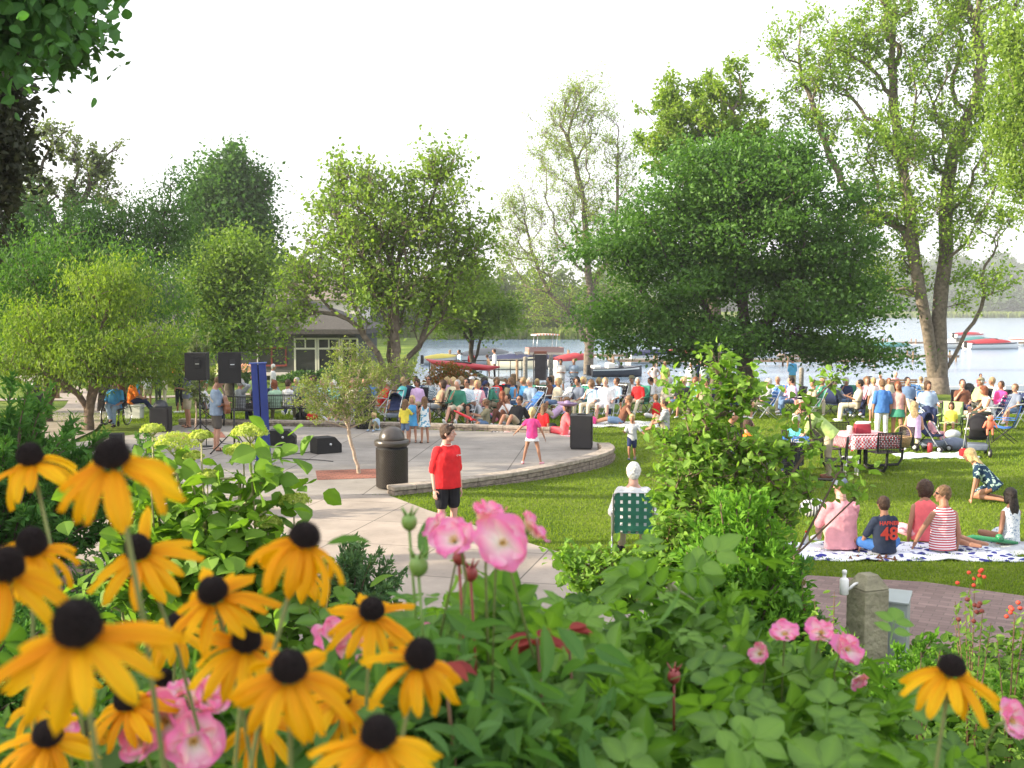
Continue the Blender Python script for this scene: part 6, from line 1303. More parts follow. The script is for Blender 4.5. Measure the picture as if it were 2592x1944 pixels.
# bicycles and strollers
def bicycle(label, x, y, z, rz, col):
    t = thing('bicycle', label, 'bicycle', (x, y, z), R(rz), 'bicycles')
    for sx in (-.5, .5):
        a = np.linspace(0, 2*math.pi, 29); w0 = MB().tube(np.c_[sx+.32*np.cos(a), np.zeros(29), .34+.32*np.sin(a)], .016, 6, cap=False).build('wheel', blackp, t); m = MB()
        for q in range(12): m.tube([(sx, 0, .34), (sx+.31*math.cos(q*.5236), 0, .34+.31*math.sin(q*.5236))], .0025, 4)
        m.build('spokes', alum, w0)
    m = MB()
    for a, b_ in [((-.5, 0, .34), (-.12, 0, .30)), ((-.12, 0, .30), (.32, 0, .78)), ((-.12, 0, .30), (-.22, 0, .84)), ((-.5, 0, .34), (-.2, 0, .76)), ((-.2, 0, .76), (.3, 0, .84)), ((.5, 0, .34), (.3, 0, .90))]: m.tube([a, b_], .016, 8)
    m.build('frame', col, t); MB().tube([(.3, 0, .9), (.28, 0, 1.0), (.32, -.27, 1.02), (.18, -.30, 1.02)], .012, 6).build('handlebar', black, t); MB().tube([(.28, 0, 1.0), (.32, .27, 1.02), (.18, .30, 1.02)], .012, 6).build('handlebar', black, t)
    MB().ell((-.23, 0, .88), (.14, .07, .03), 10).build('saddle', blackp, t); MB().tube([(-.12, -.04, .30), (-.12, .04, .30)], .09, 14).build('chainring', alum, t)
q = at(1432, 1010); bicycle('silver bicycle in front of the bald man in blue', q[0], q[1], q[2], 20, alum)
q = at(1478, 1018); bicycle('bicycle leaning against the foot of the pale tree', q[0], q[1], q[2], -25, M('bike_dark', (.05, .05, .06), .4))
q = at(2215, 1000); bicycle('bicycle by the water behind the woman in the blue t-shirt', q[0], q[1], q[2], 5, alum)
def stroller(label, x, y, z, rz, col, s=1, doll=None):
    t = thing('stroller', label, 'stroller', (x, y, z), R(rz), 'strollers', s=s); c = cm(col)
    for sx in (-.24, .24):
        for sy in (-.3, .34): m = MB(); m.tube([(sx-.025, sy, .1), (sx+.025, sy, .1)], .10 if sy < 0 else .085, 16); w0 = m.build('wheel', blackp, t); m = MB(); m.tube([(sx-.03, sy, .1), (sx+.03, sy, .1)], .05, 12); m.build('rim', cm('lgrey'), w0)
        MB().tube([(sx, .34, .1), (sx, -.05, .62), (sx, -.38, 1.0), (sx*.9, -.46, 1.02)], .015, 8).build('frame', cm('lgrey'), t); MB().tube([(sx, -.3, .1), (sx, .1, .55)], .014, 8).build('leg', black, t)
    MB().tube([(-.22, -.46, 1.02), (.22, -.46, 1.02)], .02, 8).build('handle', blackp, t)
    m = MB(); m.tube([(0, .22, .42), (0, -.05, .40), (0, -.18, .5), (0, -.30, .82)], .2, 12, side=(1, 0, 0), ry=.03); m.build('seat', c, t)
    m = MB(); a = np.linspace(0, 1.75, 12); na = 9; V = []
    for q in a: r0_ = .36; V += [(-.22*math.cos(b_), -.14+r0_*math.cos(math.pi-q)*.9*(.75+.25*math.sin(b_)) if True else 0, .62+r0_*math.sin(q)*(.35+.65*math.sin(b_))) for b_ in np.linspace(0, math.pi, na)]
    V = np.array(V); i = (np.arange(len(a)-1)[:, None]*na+np.arange(na-1)[None]).ravel(); m.add(V, [np.stack([i, i+1, i+na+1, i+na], -1)]); o = m.build('canopy', c, t); so_ = o.modifiers.new('t', 'SOLIDIFY'); so_.thickness = .012
    MB().box((0, 0, .22), (.38, .42, .14), taper=1.15).build('basket', cm('slate'), t, bevel=.02)
    return t
GR = 'people in the right hand crowd'
def K_(*a, **k): k.setdefault('group', GR); return crowd(*a, **k)
q = at(996, 1068); stroller('navy stroller with a pale blue towel near the toddler', q[0], q[1], q[2], 170, 'navy', .85)
q = at(1268, 1035); stroller('red and black stroller at the back of the crowd', q[0], q[1], q[2], 120, 'red')
q = at(2362, 1148); stroller('navy stroller with its hood up beside the woman in lavender', q[0]+.1, q[1]+.2, q[2], -140, 'navy', .95)
q = at(2485, 1158); stroller('black stroller with a coral toy on it at right', q[0], q[1]+.1, q[2], -15, 'black', 1.0)
MBt = MB().ell((0, 0, 0), (.10, .05, .12), 10).ell((0, -.02, .14), (.07, .06, .07), 10)
for s in (-1, 1): MBt.cap((s*.08, 0, .05), (s*.15, -.02, -.06), .03, .02); MBt.cap((s*.05, 0, -.08), (s*.06, -.02, -.22), .03, .022)
tag(MBt.build('soft_toy', M('toy_coral', (.8, .2, .12), .8), loc=(q[0]+.05, q[1]-.42, q[2]+.78)), 'coral red soft toy hanging from the black stroller', 'toy')
MBt = MB().ell((0, 0, 0), (.09, .07, .13), 10).ell((0, 0, .16), (.08, .08, .085), 10)
for s in (-1, 1): MBt.cap((s*.07, 0, .06), (s*.13, 0, .12), .03, .02)
q2 = at(1254, 1070); tag(MBt.build('soft_toy', M('toy_pink', (.85, .25, .4), .85), loc=(q2[0], q2[1], q2[2]+.13)), 'pink soft toy on the blanket by the reclining man', 'toy')
K_('man in glasses and a slate shirt reading under the oak', 2122, 1056, -60, 'camp', 'navy', 'navy chair of the reading man under the oak', h=1.72, top=('slate', .6), bottom=('denim', 'pants'), hair=('grey', 'short'), glasses='dark', skin='t', arms=('hold', 'hold'))
K_('dark haired woman in beige in profile facing left', 2170, 1068, 80, 'camp', 'black', 'black chair of the woman in beige in profile', h=1.68, top=('beige', .6), bottom=('beige', 'pants'), hair=('dark', 'short'), skin='t', arms=('hold', 'hold'))
K_('child in a white and pink shirt left of the woman in blue', 2214, 1072, 10, pose='stand', h=1.3, top=((.75, .6, .6), .5), bottom=('white', 'shorts'), hair=('sand', 'short'), skin='t')
K_('woman in a royal blue t-shirt and white trousers seen from behind', 2236, 1122, -4, pose='stand', h=1.62, top=('blue', .5, .03), bottom=('white', 'pants'), hair=('lbrown', 'short'), skin='t', build=1.15, det=1)
K_('smiling brunette woman in a rose tank top and green skirt', 2276, 1122, 150, pose='stand', h=1.56, top=((.62, .34, .32), 0, .04), bottom=('green', 'mini'), hair=('red', 'long'), skin='t', det=1, arms=('down', 'down'))
K_('old woman by the bicycle at the water', 2231, 1012, 140, pose='sit', h=1.62, top=('rose', .6), bottom=('beige', 'pants'), hair=('white', 'short'))
K_('white haired man in a pink shirt on the bench by the water', 2268, 1010, 190, pose='sit', h=1.7, top=('rose', .6), bottom=('beige', 'pants'), hair=('white', 'short'), arms=('rest', 'rest'))
K_('person with reddish hair seated in front of the lakeside bench', 2254, 1030, 175, 'camp', 'olive', 'olive chair before the lakeside bench', h=1.6, top=('beige', .5), bottom=('khaki', 'pants'), hair=('red', 'short'), skin='t')
bench('golden brown bench beside the blue chair at the water', 2292, 1012, 185, 1.5, wood)
K_('older man in a cream shirt in a high blue folding chair by the maple', 2338, 1028, -60, 'web', 'blue', 'white framed folding chair with blue fabric by the maple trunk', h=1.74, top=('cream', .6), bottom=('denim', 'shorts'), hair=('sand', 'crop'), skin='t', arms=('rest', 'rest'))
K_('blond woman in a lavender tank top seated with her back turned', 2319, 1148, -14, pose='sit', h=1.66, seat=.44, top=('lav', 0), bottom=('beige', 'pants'), hair=('sand', 'long'), skin='l', arms=('lap', 'lap'), det=1, lean=.08)
K_('man in an olive green shirt and cap reclining by the domed bin', 2476, 1062, 110, 'camp', 'black', 'dark chair of the man in the olive green shirt', h=1.74, top=('lime', .6), bottom=('beige', 'pants'), hair=('grey', 'short'), hat=('cap', 'olive'), skin='t', arms=('lap', 'lap'), legs='x', lean=-.3)
K_('white haired man in a pale shirt reclining at right', 2504, 1058, 110, 'web', 'white', 'aluminium chair of the white haired man at right', h=1.74, top=((.62, .68, .6), .6), bottom=('lgrey', 'pants'), hair=('sand', 'short'), skin='t', arms=('lap', 'lap'), lean=-.3)
K_('woman with dark red hair in a white tank top leaning on her knees', 2512, 1092, 90, 'web', 'navy', 'navy folding chair of the woman with dark red hair', h=1.68, top=('white', 0), bottom=('dgreen', 'pants'), hair=('red', 'bob'), skin='t', arms=('knee', 'knee'), lean=.3)
K_('person in pink behind the woman with dark red hair', 2532, 1070, 120, 'camp', 'black', 'black chair farthest right in the crowd', h=1.6, top=('pink', .5), bottom=('grey', 'pants'), hair=('brown', 'short'), skin='t')
chair('camp', 'blue', 'empty bright blue folding chair at the right of the crowd', *at(2548, 1122), 60)
K_('small child in a yellow top seated between the strollers', 2412, 1112, 150, 'camp', 'lime', 'small green chair between the strollers', h=1.15, seat=.40, top=('yellow', .4), bottom=('khaki', 'shorts'), hair=('brown', 'bob'), skin='t')
K_('child sleeping in the navy stroller in pink', 2368, 1139, -140, pose='sit', h=.9, seat=.42, top=('rose', .6), bottom=('rose', 'pants'), hair=('sand', 'short'), skin='p', lean=-.3)
# picnic tables of black expanded metal
ging = pattern('gingham', (.55, .03, .05), (.78, .72, .74), 'check', 26)
def picnic(label, x, y, z, rz, cloth=None):
    t = thing('picnic_table', label, 'picnic table', (x, y, z), R(rz), 'black mesh picnic tables')
    m = MB(); m.box((0, 0, .735), (.95, .95, .012)); lattice(m, .95, .05, 30, 1, lambda a, b: (a, -.475, .73+b)); m.build('tabletop', black, t, smooth=False)
    for k in range(4):
        a = k*math.pi/2; mt = Matrix.Rotation(a, 4, 'Z')
        m = MB(); m.box((0, -.82, .44), (.5, .36, .012)); m.tube([(-.25, -.64, .44), (.25, -.64, .44)], .018, 8); m.xf(mt); m.build('seat', black, t, smooth=False)
        m = MB(); lattice(m, .5, .38, 14, 11, lambda a_, b: (a_, -1.02-.12*(b+.2), .66+b)); m.tube([(-.26, -1.0, .46), (-.26, -1.04, .86), (.26, -1.04, .86), (.26, -1.0, .46)], .02, 8); m.xf(mt); m.build('backrest', black, t, smooth=False)
        m = MB(); m.tube([(0, -.98, .5), (0, -.95, .44), (0, -.93, .18), (0, -.84, .05), (0, -.2, .04), (0, -.1, .08), (0, -.08, .72)], .028, 10); m.xf(mt); m.build('leg', black, t)
    return t
pb = at(2200, 1201); px0, py0 = pb[0]+.16, pb[1]+.75
picnic('black mesh picnic table under a red and white checked cloth', px0, py0, pb[2], 12)
def cloth_over(name, label, cat, x, y, z, w_, drop, mat, rz, seed=1):
    r = np.random.default_rng(seed); n = 25; u = np.linspace(-1, 1, n); U, Vv = np.meshgrid(u, u); half = w_/2; ext = half+drop
    X = U*ext; Y = Vv*ext; ox = np.maximum(np.abs(X)-half, 0); oy = np.maximum(np.abs(Y)-half, 0); Z = -(ox+oy)*.93
    wv = .035*np.sin(U*21)*(oy/drop)+.035*np.sin(Vv*19+1)*(ox/drop)
    X = np.sign(X)*np.minimum(np.abs(X), half+.03+.06*ox/drop)+wv*(ox > 0)*.6; Y = np.sign(Y)*np.minimum(np.abs(Y), half+.03+.06*oy/drop)+wv*(oy > 0)*.6
    i = (np.arange(n-1)[:, None]*n+np.arange(n-1)[None]).ravel(); o = MB().add(np.stack([X, Y, np.maximum(Z, -drop)], -1).reshape(-1, 3), [np.stack([i, i+1, i+n+1, i+n], -1)]).build(name, mat, loc=(x, y, z), rz=R(rz)); s_ = o.modifiers.new('t', 'SOLIDIFY'); s_.thickness = .004
    return tag(o, label, cat)
cloth_over('tablecloth', 'red and white checked cloth over the picnic table', 'tablecloth', px0, py0, pb[2]+.75, .98, .30, ging, 12)
# things on that table
zt = pb[2]+.752
m = MB(); 
t = thing('carrier_bag', 'white and maroon bag standing on the checked cloth', 'bag', (px0-.05, py0-.1, zt)); MB().box((0, 0, .1), (.34, .2, .2), taper=.9).build('bag', cm((.3, .04, .06)), t, bevel=.02); MB().box((0, 0, .22), (.3, .16, .06), taper=.7).build('flap', white, t, bevel=.02)
tag(MB().lathe([(.05, 0), (.055, .16), (.05, .17)], 14).build('container', white, loc=(px0-.36, py0-.25, zt)), 'white tub at the left of the checked cloth', 'container')
tag(MB().lathe([(.05, 0), (.05, .12), (.045, .13)], 14).build('container', M('jar_red', (.5, .1, .08), .4), loc=(px0-.30, py0-.1, zt)), 'small reddish tub beside the white tub', 'container')
# basket on the right hand seat
bq = (px0+.83, py0-.02, pb[2]+.455); t = thing('wicker_basket', 'tan wicker basket with a hoop handle on the picnic seat', 'basket', bq); wk = M('wicker', (.45, .29, .15), .8, var=.3, scale=30, bump=1, bscale=50)
m = MB(); m.lathe([(.15, 0), (.2, .2), (.205, .22), (.19, .22), (.145, .02)], 26); V = m.V[0]; V[:, 1] *= .75; m.build('basket', wk, t); a = np.linspace(0, math.pi, 16); MB().tube(np.c_[.19*np.cos(a), np.zeros(16), .2+.24*np.sin(a)], .012, 8).build('handle', M('wicker_light', (.6, .38, .2), .7), t)
# second table, half hidden by the shrub, with people round it
q = at(2050, 1240); tx, ty, tz = q[0]-.05, q[1]+.95, q[2]
picnic('black mesh picnic table half hidden behind the leafy shrub', tx, ty, tz, -18)
m = MB(); m.box((0, 0, .06), (.5, .3, .12)); t = tag(m.build('puzzle_box', cm('blue'), loc=(tx+.05, ty-.1, tz+.745), rz=R(-10), smooth=False, bevel=.01), 'blue box with white lettering on the hidden picnic table', 'box')
lettering('PUZZLE', t, .085, (0, -.153, .035), (R(90), 0, 0), white, .002)
x, y, z = tx+.80, ty+.25, tz
person('man in a lime green shirt bending over the hidden picnic table', x, y, z, 75, 1.74, 'stand', ('table', 'table'), 'p', ('red', 'short'), ((.34, .46, .16), .6, .05), ('khaki', 'pants'), 'brown', 1.15, lean=.85, nod=.3, det=1, group=GR)
person('person in turquoise across the hidden picnic table', tx+.35, ty+1.0, tz, 150, 1.6, 'sit', ('table', 'table'), 't', ('grey', 'short'), ('teal', .5), ('navy', 'pants'), 'black', group=GR, seat=.46)
person('person in an orange shirt at the left side of the hidden picnic table', tx-.9, ty-.1, tz, -80, 1.66, 'sit', ('table', 'table'), 't', ('brown', 'short'), ('orange', .5), ('grey', 'pants'), 'black', group=GR, seat=.46, det=1)
person('bald man in black seen through the shrub left of the table', tx-.95, ty+1.2, tz, -110, 1.72, 'sit', ('table', 'table'), 't', ('grey', 'crop'), ('black', .5), ('denim', 'pants'), 'black', group=GR, seat=.46)
# bottle-like jar and bags behind
tag(MB().lathe([(.06, 0), (.06, .2), (.05, .23), (.05, .25)], 14).build('jar', M('jar_dark_red', (.28, .03, .04), .3), loc=at(2361, 1150)), 'dark red lidded jar on the grass by the stroller', 'jar')
q = at(2420, 1142); tag(MB().ell((0, 0, .14), (.36, .22, .18), 12).build('bag', cm('slate'), loc=q), 'dark bag heaped on the ground between the two strollers', 'bag')
q = at(2418, 1130); tag(MB().ell((0, 0, .2), (.2, .12, .12), 12).build('towel', cm('lgrey'), loc=(q[0], q[1], q[2]+.08)), 'pale towel bundled on the dark bag', 'towel')
q = at(2447, 1160); tag(MB().ell((0, 0, .1), (.11, .09, .11), 12).build('bag', cm('red'), loc=q), 'small bright red bag on the pale blanket', 'bag')
q = at(2160, 1206); t = thing('stool', 'small white step stool beside the checked table', 'stool', q); MB().box((0, 0, .36), (.3, .22, .03)).build('top', white, t, bevel=.005)
for sx in (-.12, .12):
    for sy in (-.08, .08): MB().box((sx, sy, .175), (.03, .03, .35)).build('leg', white, t)
# blankets
def blanket(label, cx, cy, w_, d_, mat, rz=0, seed=1, amp=.018, name='blanket'):
    r = np.random.default_rng(seed); n = 34; u = np.linspace(-1, 1, n); U, V = np.meshgrid(u, u); X = U*w_/2*(1+.03*np.sin(V*5+seed)); Y = V*d_/2*(1+.05*np.sin(U*4+seed*2))
    c, s_ = math.cos(R(rz)), math.sin(R(rz)); gx_ = cx+X*c-Y*s_; gy_ = cy+X*s_+Y*c
    Z = g(gx_, gy_)+.03+amp*(np.sin(U*9+seed)*np.cos(V*7)+.6*np.sin(U*17+V*11)+.4*r.normal(size=U.shape)*.5); z0 = float(g(cx, cy))
    i = (np.arange(n-1)[:, None]*n+np.arange(n-1)[None]).ravel(); o = MB().add(np.stack([gx_-cx, gy_-cy, Z-z0], -1).reshape(-1, 3), [np.stack([i, i+1, i+n+1, i+n], -1)]).build(name, mat, loc=(cx, cy, z0)); s2 = o.modifiers.new('t', 'SOLIDIFY'); s2.thickness = .02
    return tag(o, label, 'blanket')
q = at(1575, 1080); blanket('pale blanket under the woman in the brown tank top', q[0]-.3, q[1]+.35, 2.7, 1.3, cm('lgrey'), 0, 2)
q = at(1380, 1102); blanket('dusty pink mat under the child in crimson and the violet hat', q[0]+.05, q[1]+.2, 2.2, 1.0, cm('rose'), 0, 3, .008)
q = at(1270, 1084); blanket('light blue blanket under the boy with the red balloon', q[0]-.2, q[1]+.3, 2.0, .9, cm('lblue'), 0, 4, .01)
q = at(1345, 1098); blanket('dark checked blanket at the edge of the plaza', q[0]-.5, q[1]+.0, 1.1, .5, pattern('check_dark', (.05, .05, .07), (.4, .38, .38), 'check', 12), 0, 5, .01)
q = at(2368, 1160); blanket('white and mint blanket on the grass before the strollers', q[0]+.1, q[1]+.15, 1.7, .8, cm((.62, .70, .68)), 2, 6, .02)
q = at(1463, 1050); blanket('navy patterned blanket behind the violet hat', q[0]+.4, q[1]+.4, 2.0, .8, pattern('navyb', (.03, .05, .16), (.3, .35, .5), 'floral', 12), 0, 7, .01)
q = at(850, 1072); blanket('red and white bags and blanket behind the plaza tree', q[0]+.2, q[1]+.2, 1.8, .6, pattern('redw', (.5, .05, .05), (.6, .55, .52), 'floral', 9), 0, 8, .03)
q = at(786, 1066); tag(MB().ell((0, 0, .1), (.2, .14, .13), 12).build('bag', cm('red'), loc=q), 'bright red bag right of the black bench', 'bag'); q = at(762, 1066); tag(MB().ell((0, 0, .12), (.2, .15, .16), 12).build('bag', cm('black'), loc=q), 'black bag beside the bright red bag', 'bag')
q = at(1398, 1092); tag(MB().ell((0, 0, .1), (.15, .12, .12), 12).build('bag', cm('black'), loc=q), 'black bag on the dusty pink mat', 'bag')
q = at(1500, 1076); tag(MB().ell((0, 0, .1), (.14, .12, .14), 12).build('backpack', cm('hot'), loc=q), 'crimson backpack behind the square black bin', 'backpack')
# family on the blue and white blanket
fx, fy = at(2290, 1408)[:2]
blanket('navy and white flowered blanket under the family with the boy in the number 48 shirt', fx-.05, fy+.05, 2.95, 1.25, pattern('navyfloral', (.03, .035, .22), (.70, .73, .82), 'floral', 9, .36), -2, 11, .016)
blanket('plain white and grey blanket at the right edge', fx+2.1, fy+.35, 1.5, .95, cm('lgrey'), 3, 12, .02)
GF = 'family on the flowered blanket'
def F_(label, px, py, rz, h, **k): x, y, z = at(px, py); k.setdefault('det', 1); k.setdefault('cat', 'person'); return person(label, x, y, z+.035, rz, h, group=GF, **k)
F_('man in a pink shirt and cap seen from behind on the flowered blanket', 2140, 1404, 5, 1.80, pose='up', top=((.74, .34, .38), .55, .03), bottom=('khaki', 'shorts'), hair=('lbrown', 'crop'), hat=('cap', 'slate'), skin='p', arms=('knee', 'reach'), build=1.25, lean=.08, det=2)
by_ = F_('boy in a navy t-shirt with a red number 48 on the back', 2250, 1416, 6, 1.40, pose='cross', top=((.03, .04, .07), .52, .02), bottom=('blue', 'shorts'), hair=('brown', 'short'), skin='t', arms=('ground', 'knee'), build=1.12, lean=.05, det=2)
rn = M('print_red', (.60, .05, .03), .7)
lettering('48', by_, .235, (0, -.150, .215), (R(88), 0, 0), rn, .006); lettering('HAFNER', by_, .072, (0, -.142, .405), (R(86), 0, 0), rn, .002)
F_('woman with dark curly hair in a coral tank top turned away', 2352, 1384, -8, 1.62, pose='cross', top=('coral', 0, .02), bottom=('rose', 'shorts'), hair=('brown', 'curly'), skin='t', arms=('down', 'knee'), build=1.05, det=1, shoes=None)
F_('woman in a red and white striped tank top, denim shorts and glasses looking left', 2400, 1408, 10, 1.64, pose='side', top=(pattern('redstripe', (.50, .03, .06), (.80, .76, .78), 'stripe', 9.5), 0, .02), bottom=(('denim'), 'shorts'), hair=('lbrown', 'short'), skin='t', arms=('ground', 'down'), build=1.12, turn=75, glasses='clear', det=2, shoes=None)
F_('dark haired girl in a white flowered sundress at the right edge', 2572, 1390, 15, 1.45, pose='cross', top=(pattern('sundress', (.22, .30, .42), (.66, .70, .74), 'floral', 30, .36), 0), bottom=(pattern('sundress', 0, 0), 'dress'), hair=('dark', 'long'), skin='d', arms=('down', 'knee'), det=1, shoes=None)
F_('blond woman in a navy, green and white leaf print dress leaning over on the grass', 2527, 1276, 60, 1.62, pose='kneel', top=(pattern('leafprint', (.42, .58, .50), (.015, .04, .08), 'floral', 15, .40), .3), bottom=(pattern('leafprint', 0, 0), 'dress'), hair=('blond', 'long'), skin='t', arms=('ground', 'ground'), lean=.75, det=1, shoes=None)
q = at(2515, 1396); m = MB().tube([(-.42, 0, .06), (-.2, .02, .1), (.15, 0, .06), (.4, -.03, .03)], [.015, .035, .035, .02], 10); m.tube([(.14, -.12, .1), (.16, 0, .09), (.18, .12, .07)], .03, 8); m.ell((.16, 0, .11), (.05, .05, .04), 10)
tag(m.build('balloon_sword', M('balloon_green', (.02, .22, .08), .25, spec=.7), loc=(q[0], q[1], q[2]+.05)), 'dark green balloon sword lying on the white blanket', 'balloon')
for i, px in enumerate((2178, 2240, 2262)):
    q = at(px, 1428); m = MB().tube([(-.11, 0, .02), (0, 0, .022), (.12, 0, .02)], [.03, .045, .03], 10, ry=[.012, .014, .012]); m.tube([(.03, -.04, .02), (.03, 0, .065), (.03, .04, .02)], .014, 6); m.tube([(-.08, -.03, .02), (-.08, 0, .06), (-.08, .03, .02)], .012, 6)
    tag(m.build('sandal', cm('brown'), loc=q, rz=R(60*i+20)), ['dark sandal lying in front of the man in pink', 'brown sandal in front of the boy in the number shirt', 'dark sandal right of the brown one'][i], 'sandal', 'sandals by the flowered blanket')
q = at(2050, 1392); t = thing('water_bottle', 'clear water bottle with a red cap at the left of the flowered blanket', 'bottle', q); MB().lathe([(.033, 0), (.033, .15), (.014, .19), (.014, .2)], 14).build('bottle', M('bottle_clear', (.5, .55, .55), .1), t); MB().lathe([(.017, .2), (.017, .225)], 12).build('cap', cm('red'), t)
q = at(2068, 1312); tag(MB().ell((0, 0, .13), (.24, .18, .16), 12).build('bag', pattern('bwbag', (.05, .05, .07), (.6, .6, .62), 'vstripe', 7), loc=q), 'black and white bag on the grass behind the man in pink', 'bag')
# grey haired man in the green webbed chair
x, y, z = at(1606, 1422)
chair('web', 'green', 'aluminium chair with green webbing seen from behind', x, y, z, -6)
person('white haired man in a white t-shirt seen from behind in the green webbed chair', x, y, z, -6, 1.76, 'sit', ('rest', 'rest'), 'p', ('white', 'short'), ('white', .6), ('khaki', 'pants'), 'black', 1.2, seat=.47, det=1, lean=-.12, group='people on the near lawn')
# ---------------------------------------------------------------- the flower garden in front
mulch = M('mulch', (.075, .05, .035), .95, var=.5, scale=30, bump=1, bscale=60)
u = np.linspace(-14, 12, 90); v_ = np.linspace(-3, 9.55, 60); U, Vv = np.meshgrid(u, v_); Vv = Vv+np.maximum(0, ss(-2.5, -6, U)*4.0*(Vv > 9)) ; Zg = g(U, Vv)+.012
i = (np.arange(59)[:, None]*90+np.arange(89)[None]).ravel()
tag(MB().add(np.stack([U, Vv, Zg], -1).reshape(-1, 3), [np.stack([i, i+1, i+91, i+90], -1)]).build('garden_bed', mulch), kind='structure')
# compound rose leaf: five toothed leaflets on one stalk
def compound(n=2, term=1.0):
    V = []; F = []
    def put(x0, y0, ang, s):
        T_, TF = LEAFO; k = sum(len(q) for q in V); c, s_ = math.cos(ang), math.sin(ang); q = T_*s
        q = np.stack([q[:, 0]*c-q[:, 1]*s_+x0, q[:, 0]*s_+q[:, 1]*c+y0, q[:, 2]], 1); V.append(q); F.extend([[a+k for a in f] for f in TF[0]])
    put(0, .62, 0, .46*term)
    for i in range(n):
        y = .58-.27*i; put(.02, y, -1.15, .38-.03*i); put(-.02, y, 1.15, .38-.03*i)
    k = sum(len(q) for q in V); V.append(np.array([[-.012, 0, 0], [.012, 0, 0], [.008, .64, 0], [-.008, .64, 0]])); F.append([k, k+1, k+2, k+3])
    return (np.concatenate(V), [F])
ROSE = compound(2); TVS[len(ROSE[0])] = np.concatenate([np.tile(_tv, 5), np.zeros(4)])
FERN = (np.concatenate([np.array([[0, y, 0], [sx*.06, y+.02, 0], [sx*(.34-.3*y), y+.22, -.03], [sx*.02, y+.09, 0]]) for y in np.linspace(.08, .85, 8) for sx in (-1, 1)]+[np.array([[-.012, 0, 0], [.012, 0, 0], [.005, 1, 0], [-.005, 1, 0]])]), [[[k*4, k*4+1, k*4+2, k*4+3] for k in range(17)]])
L_rose = LM('leaf_rose', (.04, .125, .016), (.19, .36, .05), .4, .06, .5); L_fern = LM('leaf_fern', (.08, .20, .05), (.14, .28, .08), .4, .02)
L_hyd = LM('leaf_hydrangea', (.11, .23, .03), (.20, .34, .05), .45, .03); L_vib = LM('leaf_viburnum', (.11, .24, .03), (.26, .42, .08), .45, .03)
L_jun = LM('leaf_juniper', (.05, .15, .04), (.12, .26, .06), .3, 0); L_jun2 = LM('leaf_juniper_bright', (.08, .21, .03), (.18, .36, .05), .35, 0); L_junb = LM('leaf_juniper_blue', (.07, .15, .07), (.14, .24, .11), .3, 0)
L_cov = LM('leaf_cover', (.05, .13, .02), (.12, .22, .04), .4, .02)
stem_g = M('stem_green', (.20, .24, .08), .6, var=.2, scale=20); stem_r = M('stem_red', (.16, .09, .05), .7, var=.3, scale=20); stem_h = M('stem_pale', (.34, .32, .16), .6, var=.2, scale=10)
def bx3(x, y): return (x, y, gz(x, y)-.03)
def SH(name, label, x, y, blobs, lm, stem, n_at, n_leaf, ls, sig, tmpl, seed, r0=.02, tip=.0022, cat='shrub', group=None, **k):
    b = bx3(x, y); k.setdefault('up', .7); k.setdefault('zmin', b[2]+.12); top = np.array(b)+[0, 0, k.pop('th', .35)]
    return tree(name, label, b, tuple(top), blobs, lm, stem, n_at, n_leaf, ls, sig, k.pop('flat', .8), seed, r0, tip, k.pop('twig', 0), tmpl, cat=cat, group=group, parts=('stem', 'foliage'), **k)
# rose bushes
RB = [('rose bush under the pink blossoms in the middle', .02, 1.45, [blob(1240, 1790, 230, 90, 1.35), blob(1130, 1690, 90, 50, 1.3), blob(1200, 1950, 300, 120, 1.45), blob(1290, 1710, 120, 45, 1.4)], 110, 9, .085, 201),
      ('large leafy rose bush right of the middle', .42, 1.6, [blob(1600, 1880, 240, 110, 1.55), blob(1760, 1770, 120, 60, 1.6), blob(1500, 1770, 100, 45, 1.6), blob(1640, 2010, 300, 100, 1.45), blob(1830, 1670, 60, 40, 1.75), blob(1450, 1660, 40, 30, 1.6)], 170, 9, .088, 202),
      ('rose bush at lower right beside the lone yellow flower', .78, 1.7, [blob(2010, 1990, 200, 90, 1.5), blob(2060, 1890, 110, 50, 1.6), blob(2200, 2060, 160, 70, 1.45), blob(1900, 1830, 100, 50, 1.7)], 110, 9, .085, 203),
      ('rose bush in the middle distance behind the first two', .15, 2.5, [blob(1450, 1740, 230, 60, 2.4), blob(1200, 1700, 180, 50, 2.4), blob(1800, 1780, 220, 70, 2.4), blob(2050, 1780, 110, 40, 2.3)], 150, 9, .09, 204),
      ('rose bush among the lower left yellow flowers', -.55, 1.35, [blob(430, 2010, 300, 80, 1.3), blob(780, 1930, 180, 100, 1.4), blob(180, 2060, 200, 60, 1.3), blob(700, 2040, 200, 60, 1.2)], 120, 8, .085, 205),
      ('low rose bush along the bottom edge', .3, 1.05, [blob(1350, 2140, 330, 70, 1.1), blob(1750, 2140, 300, 60, 1.15), blob(2150, 2160, 250, 50, 1.15)], 100, 8, .08, 206)]
RB[1][3].extend([blob(1700, 1500, 25, 35, 1.7), blob(1790, 1560, 25, 30, 1.7)])
for (lb, x, y, bl_, na, nl, ls, sd) in RB:
    SH('rose_bush', lb, x, y, bl_, L_rose, stem_g, int(na*1.1), nl-2, ls, .055, ROSE, sd, .018, .0032, 'rose bush', 'rose bushes', shell=.6, up=1.0, zmax={201: 2.80, 202: 2.80, 203: 2.74, 204: 2.52, 205: 2.78, 206: 2.78}[sd])
# feathery pale green plant at the bottom
SH('feathery_plant', 'soft feathery light green plant at the bottom left of middle', -.12, 1.0, [blob(1020, 1960, 150, 60, 1.05), blob(1150, 1930, 110, 40, 1.1), blob(1180, 2000, 140, 60, 1.1), blob(900, 1970, 90, 50, 1.1)], L_fern, stem_g, 90, 16, .05, .05, (LEAFO[0]*[.5, 1, 1], LEAFO[1]), 210, .006, .0016, 'plant', up=.6)
